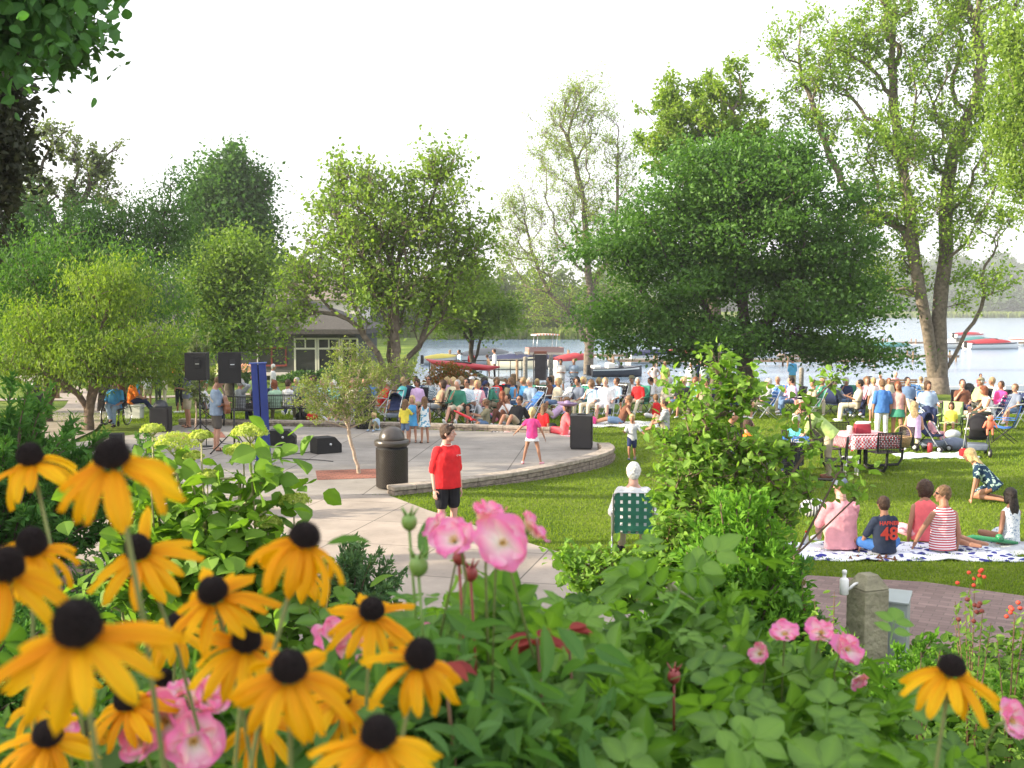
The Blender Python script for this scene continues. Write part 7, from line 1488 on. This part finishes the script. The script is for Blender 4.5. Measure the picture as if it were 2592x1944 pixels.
# rudbeckias
pet_m = LM('petal_yellow', (.72, .27, .004), (.92, .58, .012), .32, .02); cone_m = M('cone_brown', (.022, .009, .010), .8, var=.4, scale=300, bump=1, bscale=500); leaf_b = LM('leaf_rudbeckia', (.06, .12, .03), (.10, .18, .05), .35, .02)
PET = []
def petal_mesh(seed, droop, ln=.039, wd=.0096):
    r = np.random.default_rng(seed); n = 11; m_ = 5; t = np.linspace(0, 1, n); ang = .15-droop*(.25+.75*t**1.0)+r.normal()*.12; curl = r.normal()*.25
    x = np.concatenate([[0], np.cumsum(np.cos(ang[:-1]))])*ln/n; z = np.concatenate([[0], np.cumsum(np.sin(ang[:-1]))])*ln/n
    w = wd*.5*np.clip(np.sin(np.pi*(.10+.80*t))**.62, .2, 1)*(1-.55*np.clip((t-.86)/.14, 0, 1)**1.5); s_ = np.linspace(-1, 1, m_)
    nx_ = -np.sin(ang); nz_ = np.cos(ang); off = .0009*np.cos(s_*math.pi*1.6)-.0012*s_**2*(1+t[:, None]*1.5)
    V = np.stack([x[:, None]+nx_[:, None]*off+0*s_, (w[:, None]*s_)+curl*.006*t[:, None]**2, z[:, None]+nz_[:, None]*off], -1).reshape(-1, 3)
    i = (np.arange(n-1)[:, None]*m_+np.arange(m_-1)[None]).ravel(); me = MB().add(V, [np.stack([i, i+1, i+m_+1, i+m_], -1)], v=np.clip(np.repeat(np.clip(.2+.7*t, 0, 1), m_)+r.normal()*.12-.22*np.tile(np.array([0, 1, 0, 1, 0]), n), 0, 1.2))
    o = me.build('petal', pet_m, attr=True); d = o.data; bpy.data.objects.remove(o); return d
for k in range(8): PET.append([petal_mesh(300+k, .95), petal_mesh(320+k, 1.35), petal_mesh(340+k, 1.9)])
cv = MB(); th = np.linspace(0, math.pi/2-.02, 10); cv.lathe([(.0075, -.004)]+[(.0112*math.cos(t)**.85, .0145*math.sin(t)) for t in th], 24)
r = np.random.default_rng(9)
nb_ = 260; a = np.arange(nb_)*2.39996; zz = (np.arange(nb_)+.5)/nb_; rad = .0112*np.sqrt(1-zz**2)**.85; Pn = np.c_[rad*np.cos(a), rad*np.sin(a), .0145*zz]; Z_ = norm(Pn*[1, 1, .8]); X_ = norm(np.cross(Z_, [0.1, .2, 1.])); Y_ = np.cross(Z_, X_)
cv.inst(np.array([[-.35, -.35, 0], [.35, -.35, 0], [.35, .35, 0], [-.35, .35, 0], [0, 0, 1.3]]), [[[0, 1, 4], [1, 2, 4], [2, 3, 4], [3, 0, 4]]], Pn, X_, Y_, Z_, .0016)
o = cv.build('cone', cone_m, smooth=False); CONE = o.data; bpy.data.objects.remove(o)
RUD = [ # px, py, cone px, lean to viewer, lean right, droop 0..2, petals, label
 (70, 1164, 62, .25, -.1, 1, 12, 'black eyed susan at far left, topmost and brownish, in front of the juniper'), (278, 1165, 92, .35, -.05, 1, 13, 'tall black eyed susan in the upper left with wide petals, highest of the dark cones'),
 (64, 1392, 70, .3, .15, 1, 12, 'black eyed susan on the left edge below the topmost one'), (-8, 1450, 95, .3, .35, 1, 12, 'black eyed susan cut by the left edge of the picture'),
 (340, 1402, 68, .5, -.2, 0, 12, 'black eyed susan with one petal standing up, left of the middle blossoms'), (527, 1513, 76, .55, -.1, 0, 12, 'black eyed susan with evenly spread petals in front of the hydrangea'),
 (176, 1612, 118, .4, .05, 1, 14, 'largest and nearest black eyed susan at lower left'), (762, 1372, 80, .2, .35, 2, 12, 'black eyed susan with curled up petals right of the hydrangea'),
 (764, 1462, 40, .2, -.1, 2, 10, 'withered small black eyed susan hidden under the curled one'), (934, 1560, 64, .55, .15, 0, 12, 'black eyed susan just left of the pink roses with long lower petals'),
 (609, 1642, 76, .35, .2, 1, 12, 'black eyed susan overlapped by the evenly spread one'), (720, 1716, 92, .5, .1, 1, 14, 'wide black eyed susan in the lower middle of the clump'),
 (1056, 1684, 80, .35, .25, 1, 13, 'rightmost black eyed susan of the clump, drooping below the burgundy leaves'), (398, 1742, 50, .2, 0, 2, 10, 'small closed black eyed susan above the lower pink roses'),
 (948, 1893, 98, .25, .1, 1, 13, 'black eyed susan rising from the bottom edge'), (205, 1872, 46, .4, .1, 1, 11, 'small black eyed susan at the bottom left'),
 (2432, 1712, 68, .22, .05, 1, 13, 'lone black eyed susan at lower right over dark leaves'), (950, 1650, 50, .3, -.3, 1, 11, 'black eyed susan half hidden behind the two at the right of the clump'),
 (120, 1700, 58, .4, .3, 1, 12, 'black eyed susan tucked under the largest one at left'), (300, 1800, 62, .3, -.2, 1, 12, 'black eyed susan low between the largest one and the pink roses'), (430, 1600, 52, .4, .2, 1, 12, 'black eyed susan in shade left of the overlapped one'), (850, 1790, 60, .4, .1, 1, 12, 'black eyed susan low in the clump under the rightmost ones'), (640, 1850, 60, .5, -.1, 1, 12, 'black eyed susan below the wide one near the bottom edge'), (90, 1890, 70, .5, .2, 1, 12, 'black eyed susan at the bottom left corner'), (830, 1700, 48, .2, -.2, 1, 11, 'small black eyed susan between the wide one and the half hidden one'),
 (60, 1800, 50, .4, -.2, 1, 11, 'low black eyed susan behind the largest one'), (560, 1560, 40, .3, .2, 1, 10, 'small black eyed susan behind the evenly spread one')]
for j, (px, py, cw, lv, lr, dr, npet, lb) in enumerate(RUD):
    r = np.random.default_rng(400+j); d = FPX*.0215/cw; p = P(px, py, d); cs = .88+.1*random.Random(j).random(); 
    rt = thing('black_eyed_susan', lb, 'flower', (p[0], p[1], gz(p[0], p[1])), 0, 'black eyed susans in the front bed')
    H = p[2]-rt.location.z; ax = Vector((lr, -lv, 1)).normalized(); q = ax.to_track_quat('Z', 'Y')
    c = bpy.data.objects.new('cone', CONE); sc.collection.objects.link(c); c.parent = rt; c.location = (0, 0, H); c.rotation_mode = 'QUATERNION'; c.rotation_quaternion = q; c.scale = (cs, cs, cs*(.9+.25*random.Random(j+50).random()))
    base = Vector((0, 0, H))-ax*.0035
    npet += 2
    for k in range(npet):
        a = k*2*math.pi/npet+r.normal()*.10; me = PET[int(r.integers(0, 8))][min(2, max(0, dr+(1 if r.random() < .25 else 0)-(1 if r.random() < .15 else 0)))]
        o = bpy.data.objects.new('petal', me); sc.collection.objects.link(o); o.parent = rt
        if j == 4 and k == 4: tiltp = -1.1
        else: tiltp = r.normal()*.10
        o.rotation_mode = 'QUATERNION'; o.rotation_quaternion = q @ Matrix.Rotation(a, 3, 'Z').to_quaternion() @ Matrix.Rotation(tiltp, 3, 'Y').to_quaternion() @ Matrix.Rotation(r.normal()*.25, 3, 'X').to_quaternion()
        o.location = base+(q @ Vector((math.cos(a), math.sin(a), 0)))*.0072-ax*(.0012*(k % 2)); f = .98+r.random()*.30; o.scale = (f*(.75 if j in (8, 13) else 1), f, f)
    b2 = Vector((r.normal()*.05-lr*.06, .03+lv*.05+r.random()*.05, 0)); t = np.linspace(0, 1, 10)[:, None]; e = np.array(Vector((0, 0, H))-ax*.004); d1 = e-np.array(ax)*H*.35; V = (1-t)**2*np.array(b2)+2*t*(1-t)*d1+t*t*e
    MB().tube(V, np.linspace(.0024, .0016, 10), 7).build('stem', stem_g, rt)
    for k in range(4):
        tt = .3+.13*k; pp = (1-tt)**2*np.array(b2)+2*tt*(1-tt)*d1+tt*tt*e; D = np.array([math.cos(k*2.4+j), math.sin(k*2.4+j), .45]); Y_ = norm(D[None]); Z_ = norm(np.cross(np.cross(Y_, [[0, 0, 1.]]), Y_)*1.0+[[0, 0, .2]]); Z_ = norm(Z_-Y_*np.sum(Z_*Y_)); X_ = np.cross(Y_, Z_)
        MB().inst(LEAFO[0]*[.75, 1, 1], LEAFO[1], pp[None], X_, Y_, Z_, .075, v=r.random(1)).build('leaf', leaf_b, rt, attr=True)
# pink rose blossoms
RP = LM('petal_rose', (.84, .76, .84), (.80, .22, .52), .35, .02)
def rose(px, py, d, size, ax, seed, label, n=7, open_=.5):
    r = np.random.default_rng(seed); p = P(px, py, d); rt = thing('rose_blossom', label, 'rose', tuple(p), 0, 'pink rose blossoms', size); q = Vector(ax).normalized().to_track_quat('Z', 'Y')
    for k in range(n):
        nn = 9; mm = 9; t = np.linspace(0, 1, nn)[:, None]; s_ = np.linspace(-1, 1, mm)[None]; el = (open_ if k < 5 else open_+.45)+r.normal()*.14; ln = .52*(1 if k < 5 else .8)*(.85+.3*r.random())
        w = .36*np.sin(np.pi*np.clip(.12+.72*t, 0, 1))**.7; ed = .04*r.normal()*np.sin(s_*4+r.random()*6)*t**2
        x = ln*t*np.cos(el)-.05*s_**2*t+ed; y = w*s_*(1+.1*r.normal()); z = ln*t*math.sin(el)*(1-.45*t)+.10*s_**2*t-.12*np.clip(t-.6, 0, 1)*(1.5*r.random()+.3)+.03*np.sin(s_*5+r.random()*6)*t
        V = np.stack([x+0*y, y+0*x, z+0*y], -1).reshape(-1, 3); V = V+[.03, 0, 0]; i = (np.arange(nn-1)[:, None]*mm+np.arange(mm-1)[None]).ravel(); vv = np.clip((t-.14)*1.45+.12*s_**2+r.normal()*.08, 0, 1)+0*s_
        o = MB().add(V, [np.stack([i, i+1, i+mm+1, i+mm], -1)], v=vv.reshape(-1)).build('petal', RP, rt, attr=True)
        o.rotation_mode = 'QUATERNION'; o.rotation_quaternion = q @ Matrix.Rotation(k*2*math.pi/5+(.6 if k >= 5 else 0)+r.normal()*.1, 3, 'Z').to_quaternion()
    m = MB(); 
    for k in range(26): a = k*2.4; rr = .02+.075*math.sqrt(k/26); m.tube([(0, 0, .02), (rr*math.cos(a), rr*math.sin(a), .12)], [.004, .004], 4); m.ell((rr*math.cos(a), rr*math.sin(a), .125), (.011, .011, .011), 5)
    o = m.build('stamens', M('stamen', (.65, .42, .10), .7), rt); o.rotation_mode = 'QUATERNION'; o.rotation_quaternion = q
    axn = np.array(Vector(ax).normalized()); V = [(0, 0, 0), tuple(-axn*.35), tuple(-axn*.6+[0, .1, -.5]), (r.normal()*.1, .4, -3.2)]; MB().tube(V, [.06, .03, .028, .035], 7).build('stem', stem_g, rt); return rt
for (px, py, d, s_, ax, lb, n, op) in [
    (1270, 1382, 1.05, .052, (.25, -1, .45), 'open pink rose with a white centre facing right, largest of the middle cluster', 6, .35), (1150, 1378, 1.07, .050, (-.35, -.7, .7), 'pink rose with pale centre at the left of the middle cluster', 7, .5),
    (1235, 1322, 1.12, .052, (.1, -.2, 1), 'deep pink rose at the top of the middle cluster', 7, 1.0), (1110, 1345, 1.12, .040, (-.8, -.3, .7), 'small pink rose sticking out to the left before the woman in red', 6, .8),
    (1340, 1350, 1.12, .045, (.8, -.1, .6), 'pink rose petals at the right of the middle cluster', 6, .8),
    (835, 1625, 1.25, .050, (-.2, -.7, .6), 'pink rose between the yellow flowers left of the curved stem', 8, .8), (885, 1660, 1.25, .045, (.1, -.8, .5), 'pale pink rose just below the one between yellow flowers', 7, .7), (1058, 1625, 1.3, .038, (.3, -.5, .8), 'small salmon pink rose behind the rightmost yellow flower', 7, .9),
    (500, 1800, .95, .052, (.4, -.4, .8), 'deep pink rose at the top right of the bottom left cluster', 8, 1.0), (400, 1850, .95, .060, (-.1, -.9, .4), 'pale pink rose in the middle of the bottom left cluster', 8, .6), (470, 1905, .92, .052, (.2, -.8, .5), 'pink rose at the lower right of the bottom left cluster', 8, .6),
    (345, 1905, .93, .050, (-.4, -.7, .5), 'pink rose at the lower left of the bottom left cluster', 8, .7), (440, 1780, 1.0, .035, (-.1, -.3, 1), 'nearly white rose bud above the bottom left cluster', 6, 1.1), (130, 1880, 1.0, .038, (0, -.6, .7), 'faint pink rose by the soil at bottom left', 7, .8),
    (2000, 1625, 1.5, .050, (-.1, -.5, .9), 'pink rose left of centre in the right hand cluster', 7, .9), (2092, 1620, 1.5, .050, (.1, -.5, .9), 'pale pink rose at the top of the right hand cluster', 7, .9), (2158, 1662, 1.48, .046, (.3, -.7, .6), 'pink rose at the right of the right hand cluster', 8, .6),
    (1938, 1672, 1.5, .038, (-.5, -.7, .4), 'small magenta rose at the left of the right hand cluster', 6, .8), (2185, 1735, 1.5, .036, (.3, -.6, -.4), 'fading mauve rose hanging below the right hand cluster', 7, .9), (2584, 1850, 1.2, .050, (.4, -.7, .5), 'pale pink rose cut by the right edge', 7, .8)]:
    rose(px, py, d, s_, ax, int(px+py), lb, n, op)
for i, (px, py, d, s_) in enumerate([(1033, 1326, 1.12, .0085), (1056, 1440, 1.08, .010), (1715, 1730, 1.4, .009), (1190, 1460, 1.15, .008), (1160, 1420, 1.12, .007)]):
    p = P(px, py, d); m = MB().ell((0, 0, 0), (s_, s_, s_*1.15), 10); m.tube([(0, 0, -s_), (.004, .02, -.10), (.01, .05, -.3)], [.0018, .0016, .0022], 6)
    for k in range(5): a = k*1.257; m.tube([(math.cos(a)*s_*.5, math.sin(a)*s_*.5, s_*.9), (math.cos(a)*s_*1.2, math.sin(a)*s_*1.2, s_*1.9)], [.0016, .0004], 4)
    tag(m.build('rose_hip', M('hip_green', (.16, .28, .06), .4) if i in (0, 1) else M('hip_red', (.30, .05, .05), .4), loc=tuple(p)), ['green rose hip standing above the left side of the middle cluster', 'green rose hip below the middle cluster at left', 'dark pink rose bud in the large leafy bush', 'small red hip under the open white centred rose', 'reddish hip beneath the middle cluster'][i], 'rose hip', 'rose hips and buds')
# burgundy young shoots
L_red = LM('leaf_burgundy', (.22, .03, .035), (.34, .06, .05), .35, .03)
for i, (px, py, d) in enumerate([(1360, 1630, 1.15), (1440, 1606, 1.25), (1120, 1690, 1.0)]):
    p = P(px, py, d); r = np.random.default_rng(500+i); n = 7; D = np.c_[np.linspace(-1, 1, n), r.normal(size=n)*.3, r.random(n)*.4-.3]; Y_ = norm(D); Z_ = norm(np.tile([0, -.3, 1.], (n, 1))-Y_*np.sum(Y_*[0, -.3, 1.], 1, keepdims=True)); X_ = np.cross(Y_, Z_)
    rt = thing('rose_shoot', ['burgundy young rose shoot curving left in the middle bush', 'small crimson shoot right of the curving one', 'dark burgundy leaves right of the rightmost yellow flower'][i], 'shoot', tuple(p), group='burgundy rose shoots')
    MB().inst(LEAFO[0]*[.8, 1, 1], LEAFO[1], np.zeros((n, 3))+D*.006, X_, Y_, Z_, .028, v=r.random(n)).build('leaves', L_red, rt, attr=True); MB().tube([(0, 0, 0), (.01, .02, -.12), (.0, .05, -.4)], .002, 6).build('stem', stem_r, rt)
# hydrangea
d = 4.5
hyd = SH('hydrangea', 'hydrangea bush with large leaves and lime green flower heads', -1.35, d, [blob(470, 1370, 160, 110, d), blob(600, 1330, 110, 90, d), blob(400, 1480, 150, 110, d), blob(620, 1480, 140, 110, d), blob(680, 1190, 25, 30, d), blob(330, 1370, 50, 60, d), blob(520, 1620, 220, 100, d), blob(760, 1590, 110, 60, d), blob(440, 1210, 60, 30, d), blob(600, 1220, 60, 30, d)], L_hyd, stem_h, 210, 8, .088, .09, LEAFW, 220, .035, .0045, up=1.1, bend=.15, wpl=.15)
HH = M('hydrangea_lime', (.42, .50, .10), .8)
L_hh = LM('floret_lime', (.34, .44, .08), (.62, .66, .20), .4, 0)
for i, (px, py, w_) in enumerate([(381, 1092, 62), (440, 1132, 120), (505, 1108, 60), (630, 1101, 95), (612, 1150, 92), (375, 1182, 60), (518, 1208, 58), (738, 1276, 85), (671, 1334, 75), (823, 1428, 36), (480, 1160, 60)]):
    dd = d+.1*math.sin(i*2); p = P(px, py, dd); R_ = w_/2*dd/FPX; r = np.random.default_rng(600+i); n = 1500; v3 = norm(r.normal(size=(n, 3))); v3[:, 2] = np.abs(v3[:, 2]); lump = 1+.14*np.sin(v3[:, :1]*7+i)*np.cos(v3[:, 1:2]*8)
    rt = None; lo = Vector(p)-hyd.location
    Pn = v3*lump*np.array([R_, R_, R_*.62])*(.82+.18*r.random((n, 1))); X_, Y_, Z_ = frames(n, .2, None, r); Z_ = norm(v3+.3*r.normal(size=(n, 3))); Y_ = norm(np.cross(Z_, r.normal(size=(n, 3)))); X_ = np.cross(Y_, Z_)
    fl4 = np.array([[0, -.5, 0], [.5, 0, 0], [0, .5, 0], [-.5, 0, 0]]); rt = MB().inst(fl4, [[[0, 1, 2, 3]]], Pn, X_, Y_, Z_, .008*(.6+.8*r.random(n)), v=r.random(n)).build('flower_head', L_hh, hyd, loc=tuple(lo), attr=True, smooth=False)
    m = MB()
    for k in range(9): a = k*.7; m.tube([(0, 0, -R_*.5), (math.cos(a)*R_*.6, math.sin(a)*R_*.6, R_*.2)], .002, 4)
    m.tube([(0, 0, -R_*.45), (0, 0, -.12), (r.normal()*.05, .05, -.55)], [.003, .004, .005], 6); m.build('stalk', stem_h, rt)
# leafy viburnum on the right
d = 6.3
SH('leafy_shrub', 'tall open shrub with bright oval leaves in front of the picnic tables', 1.55, d, [blob(1800, 1060, 60, 100, d), blob(1880, 1010, 50, 70, d), blob(1760, 1170, 80, 80, d), blob(1880, 1180, 95, 90, d), blob(1975, 1130, 35, 60, d), blob(2110, 970, 20, 20, d), blob(2050, 1030, 22, 25, d), blob(1725, 1010, 25, 30, d), blob(1960, 1290, 70, 45, d), blob(2060, 1250, 40, 18, d), blob(2130, 1200, 30, 12, d), blob(2180, 1260, 22, 10, d), blob(2060, 1130, 20, 30, d), blob(1710, 1280, 50, 60, d), blob(1810, 940, 35, 30, d), blob(1850, 1300, 120, 60, d)],
   L_vib, M('stem_shrub', (.17, .12, .085), .8, var=.3, scale=20), 270, 13, .056, .085, (LEAFO[0]*[.95, 1, 1], LEAFO[1]), 230, .028, .0035, up=.8, twig=3, bend=.2, wpl=.12, th=.3)
SH('leafy_shrub', 'low twiggy shrub with small pale leaves before the green webbed chair', .95, 5.6, [blob(1670, 1450, 80, 40, 5.6), blob(1540, 1460, 90, 25, 5.6), blob(1570, 1510, 110, 40, 5.6), blob(1450, 1430, 40, 15, 5.6), blob(1720, 1370, 50, 50, 5.6)], L_vib, stem_r, 190, 22, .042, .07, LEAFO, 231, .018, .0025, up=.8, twig=3)
# junipers: feathery sprays on arching branches
def juniper(label, x, y, rxx, ryy, h, lm, seed, nb=60, ns=46, ls=.05, spread=1.0, cat='juniper', upr=.5):
    r = np.random.default_rng(seed); b = bx3(x, y); rt = thing('juniper', label, cat, b, group='junipers of the garden'); m = MB(); Pn = []; D = []
    for k in range(nb):
        a = r.random()*6.283; e = r.random()**.5; tip = np.array([math.cos(a)*rxx*e*spread, math.sin(a)*ryy*e*spread, h*(upr+(1-upr)*r.random())*(1-.45*e**2)]); md = tip*[.45, .45, .75]+[0, 0, h*.10]
        t = np.linspace(0, 1, 9)[:, None]; V = (1-t)**2*0+2*t*(1-t)*md+t*t*tip; m.tube(V, np.linspace(.012, .002, 9)*h**.5, 4)
        for _ in range(ns):
            q = .25+.75*r.random(); p = 2*q*(1-q)*md+q*q*tip; dr = norm((2*(1-2*q)*md+2*q*tip)); s_ = norm(dr*.9+r.normal(size=3)*.55+[0, 0, .15]); L = .09*h**.4*(1.2-q*.5)
            for j in range(5): Pn.append(p+s_*L*j/5); D.append(norm(s_+r.normal(size=3)*.5))
    Pn = np.array(Pn); D = np.array(D); n = len(Pn); Z_ = norm(np.cross(D, r.normal(size=(n, 3)))); X_ = np.cross(D, Z_)
    ok = Pn[:, 2] > .02; MB().inst(LEAFN[0]*[1.1, 1, 1], LEAFN[1], Pn[ok], X_[ok], D[ok], Z_[ok], ls*(.6+.7*r.random(ok.sum())), v=np.clip(.2+.8*(np.repeat(r.random(n//5+1), 5)[:n][ok]), 0, 1)).build('foliage', lm, rt, attr=True, smooth=False); m.build('branch', bark_b, rt)
juniper('large feathery juniper at the left edge reaching towards the path', -4.35, 9.0, 1.25, .9, 2.15, L_jun, 240, 170, 50, .075, upr=.65)
juniper('low wide juniper below the two small trees at left', -3.2, 10.6, 1.5, .9, 1.15, L_junb, 241, 110, 46, .06)
juniper('small pointed juniper by the footpath behind the others', -5.6, 16.2, .55, .5, 1.45, L_jun, 242, 50, 40, .06, upr=.3)
juniper('dark juniper behind the yellow flowers at left', -2.6, 6.2, 1.2, .8, 1.0, L_jun, 243, 110, 46, .055)
juniper('dark low juniper at the left edge above the soil', -2.5, 4.6, 1.0, .7, .85, L_jun, 244, 90, 40, .045)
juniper('blue green juniper spilling over the walkway right of the hydrangea', -1.4, 8.9, .62, .5, 1.3, L_junb, 245, 100, 50, .055)
juniper('bright green upright juniper under the leafy shrub at right', 1.10, 5.1, .36, .3, 1.42, L_jun2, 246, 130, 50, .045, upr=.6)
juniper('dark green juniper left of the bright upright one', .82, 5.4, .30, .3, .95, L_jun2, 247, 60, 40, .04)
juniper('bushy green juniper right of the bright upright one', 1.42, 5.2, .3, .3, 1.05, L_jun, 248, 60, 40, .04)
juniper('low green juniper around the weathered post', 1.62, 4.4, .5, .3, .66, L_jun2, 249, 70, 40, .035)
juniper('low juniper at the far right below the brick path', 2.3, 4.5, .5, .35, .55, L_jun2, 250, 60, 36, .035)
juniper('low green juniper at the edge of the walk in the middle', .1, 6.6, .55, .4, .42, L_jun2, 251, 60, 40, .04)
juniper('low green juniper right of the middle', .7, 3.6, .5, .35, .35, L_jun2, 252, 60, 36, .03)
bush('rusty_shrub', 'rust brown shrub at the far left edge above the juniper', (-9.0, 18.8, gz(-9, 18.8)), .75, .6, 1.35, 2400, LM('leaf_rusty', (.20, .07, .03), (.32, .13, .06), .3, .02), .1, 253)
# leafy ground cover filling the bed
n = 42000; r = np.random.default_rng(260); y = .9+r.random(n)**.8*8.9; x = (r.random(n)*1.25-.625)*(y+.8); clump = .5+.5*np.sin(x*3.1+np.sin(y*2.7)*2)*np.cos(y*3.7+x)
h = r.random(n)**1.5*(.10+.28*clump); X_, Y_, Z_ = frames(n, 1.1, None, r)
tag(MB().inst((LEAFO[0]*[1.2, 1, 1])[[0, 4, 5, 6, 3, 10, 9, 8]], [[[0, 7, 6, 5, 4, 3, 2, 1]]], np.c_[x, y, g(x, y)+.02+h], X_, Y_, Z_, (.035+.03*r.random(n))*(.8+.07*y), v=np.clip(clump*.5+r.random(n)*.5, 0, 1)).build('ground_cover', L_cov, attr=True, smooth=False), kind='stuff')
# small flowering plants at right
for i, (px, py, d, hh) in enumerate([(2485, 1462, 4.2, .62), (2585, 1560, 3.9, .55), (2060, 1480, 5.0, .5), (2490, 1560, 3.6, .6), (2120, 1500, 4.4, .5), (2350, 1650, 3.4, .35)]):
    p = P(px, py, d); x, y = p[0], p[1]; z = gz(x, y); H = p[2]-z; r = np.random.default_rng(700+i); rt = thing('flowering_plant', ['thin plant with a sprig of orange red flowers at the right of the brick path', 'plant with scarlet flowers cut by the right edge', 'thin reddish plant on the brick path left of the post', 'upright plant with dark red tip at right', 'thin plant before the white fixture on the post', 'wispy green plant below the electrical box'][i], 'plant', (x, y, z), group='thin flowering plants at right')
    m = MB(); Pn = []
    for k in range(5):
        e = np.array([r.normal()*.05, r.normal()*.05, H*(.75+.25*r.random() if k else 1)]); m.tube([(0, 0, 0), e*[.3, .3, .5], e], [.004, .003, .0015], 5)
        for q in np.linspace(.15, 1, 34): Pn.append(e*[q, q, q]+r.normal(size=3)*.014)
    m.build('stem', stem_r, rt); Pn = np.array(Pn); X_, Y_, Z_ = frames(len(Pn), .6, None, r); MB().inst(LEAFO[0]*[.6, 1, 1], LEAFO[1], Pn, X_, Y_, Z_, .034, v=r.random(len(Pn))).build('foliage', L_vib if i != 2 else LM('leaf_bronze', (.14, .08, .04), (.16, .16, .05), .3, .02), rt, attr=True)
    if i in (0, 1, 3):
        for k in range(8): q = np.array([r.normal()*.028, r.normal()*.02, H+r.normal()*.025]); MB().ell(q, (.009, .009, .008), 7).build('blossom', M('blossom_red', (.6, .06, .03), .7) if i < 2 else M('blossom_dark', (.2, .04, .03), .7), rt)
# weathered post, white fixture, electrical box
d = 5.2; p = P(2211, 1460, d); z0 = gz(p[0], d); H = p[2]-z0; W = .144
rt = thing('weathered_post', 'square weathered wooden post with a pyramid top beside the brick path', 'post', (p[0], d, z0), R(20)); pw = M('post_wood', (.27, .25, .17), .9, var=.35, scale=8, bump=.8, bscale=30)
MB().box((0, 0, (H-.07)/2), (W, W, H-.07)).build('shaft', pw, rt, smooth=False, bevel=.006); m = MB(); h0 = H-.07; a = W/2+.002; b = W/4.2; m.add([[-a, -a, h0+.002], [a, -a, h0+.002], [a, a, h0+.002], [-a, a, h0+.002], [-b, -b, H], [b, -b, H], [b, b, H], [-b, b, H]], [[[0, 3, 2, 1], [4, 5, 6, 7], [0, 1, 5, 4], [1, 2, 6, 5], [2, 3, 7, 6], [3, 0, 4, 7]]]); m.build('cap', pw, rt, smooth=False, bevel=.004)
rt = thing('garden_light', 'white cylindrical fixture on a bracket at the left of the weathered post', 'fixture', (p[0]-.13, d-.04, p[2]-.075)); wp = M('white_plastic', (.8, .8, .8), .35)
MB().lathe([(.018, -.02), (.022, -.015), (.022, .055), (.016, .062), (.009, .065), (.009, .085), (.012, .087), (.012, .1), (.005, .104)], 16).build('housing', wp, rt); MB().tube([(.02, 0, .005), (.055, .01, .03), (.08, .03, .03)], .007, 8).build('bracket', wp, rt)
d2 = 5.35; q = P(2283, 1520, d2); z0 = gz(q[0], d2); Hb = q[2]-z0; rt = thing('electrical_box', 'grey metal electrical box standing right of the weathered post', 'utility box', (q[0], d2, z0), R(-24)); gb = M('box_grey', (.40, .44, .46), .35, .3, var=.08, scale=5)
MB().box((0, 0, Hb/2), (.13, .24, Hb-.012)).build('housing', gb, rt, smooth=False, bevel=.004); MB().box((0, 0, Hb), (.145, .26, .014)).build('lid', gb, rt, smooth=False, bevel=.003); MB().box((0, -.122, Hb*.55), (.11, .006, Hb*.8)).build('door', gb, rt, smooth=False, bevel=.002)
# loose items on the plaza at left
q = at(290, 1135, .012); t = thing('equipment_case', 'small black equipment case at the left end of the plaza', 'case', q, R(10)); MB().box((0, 0, .17), (.3, .3, .34)).build('case', blackp, t, smooth=False, bevel=.01); MB().tube([(-.08, -.16, .25), (0, -.19, .26), (.08, -.16, .25)], .01, 6).build('handle', black, t)
q = at(350, 1140, .012); t = thing('music_stand', 'low black folded stand lying by the equipment case', 'stand', q); MB().tube([(-.2, 0, .02), (-.15, 0, .12), (.1, .05, .05), (.25, 0, .1)], .01, 6).build('frame', black, t); MB().tube([(0, -.1, .02), (.05, .1, .15)], .01, 6).build('rod', black, t)

# evening haze over the park and lake
hb = MB().box((0, 1500, 45), (5600, 3400, 100)); V = hb.V[0]
V[:, 2] = np.where(V[:, 2] < 0, -6, 78)
hm = bpy.data.materials.new('haze_air'); hm.use_nodes = True; t = hm.node_tree; t.nodes.clear(); o_ = t.nodes.new('ShaderNodeOutputMaterial'); pv_ = t.nodes.new('ShaderNodeVolumePrincipled')
pv_.inputs['Color'].default_value = (.93, .95, 1, 1); pv_.inputs['Density'].default_value = .0005; pv_.inputs['Anisotropy'].default_value = .3; t.links.new(pv_.outputs[0], o_.inputs['Volume'])
tag(hb.build('haze', hm, smooth=False), kind='stuff')
